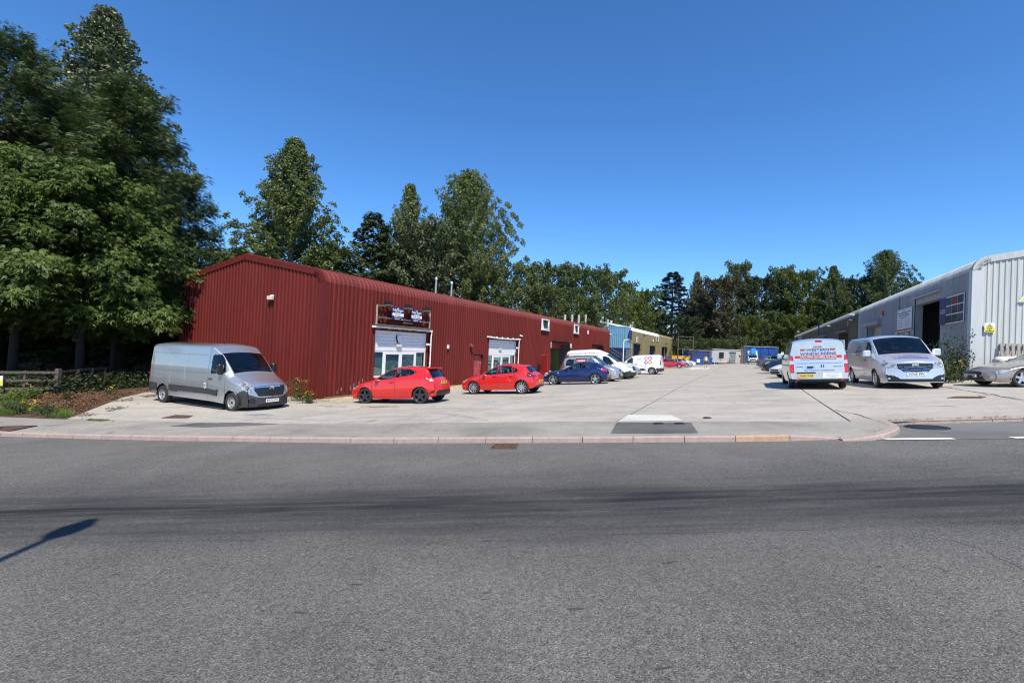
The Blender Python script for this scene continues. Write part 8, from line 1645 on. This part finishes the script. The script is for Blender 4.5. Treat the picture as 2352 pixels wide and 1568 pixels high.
# ---- walker in a high visibility vest
def skin_body(name, joints, edges, mats, parent, mw=None, sub=1):
    me = bpy.data.meshes.new(name); me.from_pydata([j[:3] for j in joints], edges, []); o = link(name, me, parent, mw); sk = o.modifiers.new('skin', 'SKIN'); o.modifiers.new('sub', 'SUBSURF').levels = sub
    for v, j in zip(me.skin_vertices[0].data, joints): v.radius = (j[3], j[4] if len(j) > 4 else j[3])
    me.skin_vertices[0].data[0].use_root = True
    bpy.context.view_layer.update(); em = bpy.data.meshes.new_from_object(o.evaluated_get(bpy.context.evaluated_depsgraph_get())); o.modifiers.clear(); o.data = em; bpy.data.meshes.remove(me); em.materials.clear(); em.materials.append(mats); [setattr(p, 'use_smooth', True) for p in em.polygons]; return o
pp = gp(1620.5, 845.2); wk = thing('person', 'person in yellow high visibility vest and shorts walking away', 'person', frame(pp, EE)@Matrix.Scale(1.0, 4)); m_skin = mat('skin', (0.50, 0.30, 0.21), .6); m_shorts = mat('grey_shorts', (0.07, 0.08, 0.075), .9); m_vest = mat('hi_vis_yellow', (0.60, 0.85, 0.03), .6)
J = [(0, 0, .95, .15, .11), (0, 0, 1.15, .15, .11), (0, 0, 1.35, .17, .11), (0, -.01, 1.47, .07, .07), (0, 0, 1.56, .075, .085), (0, .0, 1.70, .085, .10),
     (-.20, 0, 1.40, .06), (-.27, .02, 1.14, .045), (-.27, .10, .90, .035), (-.27, .12, .80, .03), (.20, 0, 1.40, .06), (.28, -.02, 1.13, .045), (.29, .03, .89, .035), (.29, .05, .79, .03),
     (-.10, 0, .88, .09), (-.11, .06, .50, .065), (-.11, -.06, .10, .045), (-.11, .09, .04, .04), (.10, 0, .88, .09), (.12, .16, .52, .065), (.13, .12, .10, .045), (.13, .27, .05, .04)]
Ed = [(0, 1), (1, 2), (2, 3), (3, 4), (4, 5), (2, 6), (6, 7), (7, 8), (8, 9), (2, 10), (10, 11), (11, 12), (12, 13), (0, 14), (14, 15), (15, 16), (16, 17), (0, 18), (18, 19), (19, 20), (20, 21)]
skin_body('body', J, Ed, m_skin, wk)
skin_body('vest', [(0, 0, .98, .20, .15), (0, 0, 1.2, .19, .145), (0, 0, 1.40, .21, .14)], [(0, 1), (1, 2)], m_vest, wk)
skin_body('shorts', [(0, 0, .92, .18, .14), (-.10, 0, .84, .115), (-.115, .05, .56, .10), (.10, 0, .84, .115), (.12, .12, .58, .10)], [(0, 1), (1, 2), (0, 3), (3, 4)], m_shorts, wk)
bm = bmesh.new(); bmesh.ops.create_uvsphere(bm, u_segments=14, v_segments=10, radius=.115)
for v in bm.verts: v.co.z = v.co.z*1.05 if v.co.z > -.03 else -.03+(v.co.z+.03)*.4
me = bpy.data.meshes.new('hair'); bm.to_mesh(me); bm.free(); me.materials.append(mat('dark_hair', (0.03, 0.02, 0.015), .8)); link('hair', me, wk, Matrix.Translation((0, -.015, 1.68)))
for zz in (1.05, 1.22): MB().lathe([(.205, zz), (.207, zz+.05)], 18).build('reflective_band', m_wht, wk, Matrix.Diagonal((1.0, .76, 1, 1)))
for sx, yy in ((-.11, .06), (.13, .24)): MB().box(sx-.05, sx+.05, yy-.17, yy+.11, 0, .10, bev=.03).build('shoe', m_dkgrey, wk)
for sx in (-.27, .29):   # five short fingers on each hand
    for k in range(5): MB().tube([(sx+(-.03 if k == 4 else -.02+.013*k), .10+.01*k, .80), (sx+(-.05 if k == 4 else -.022+.014*k), .12+.01*k, .80-(.05 if k == 4 else .085))], .009, 5).build('finger', m_skin, wk)
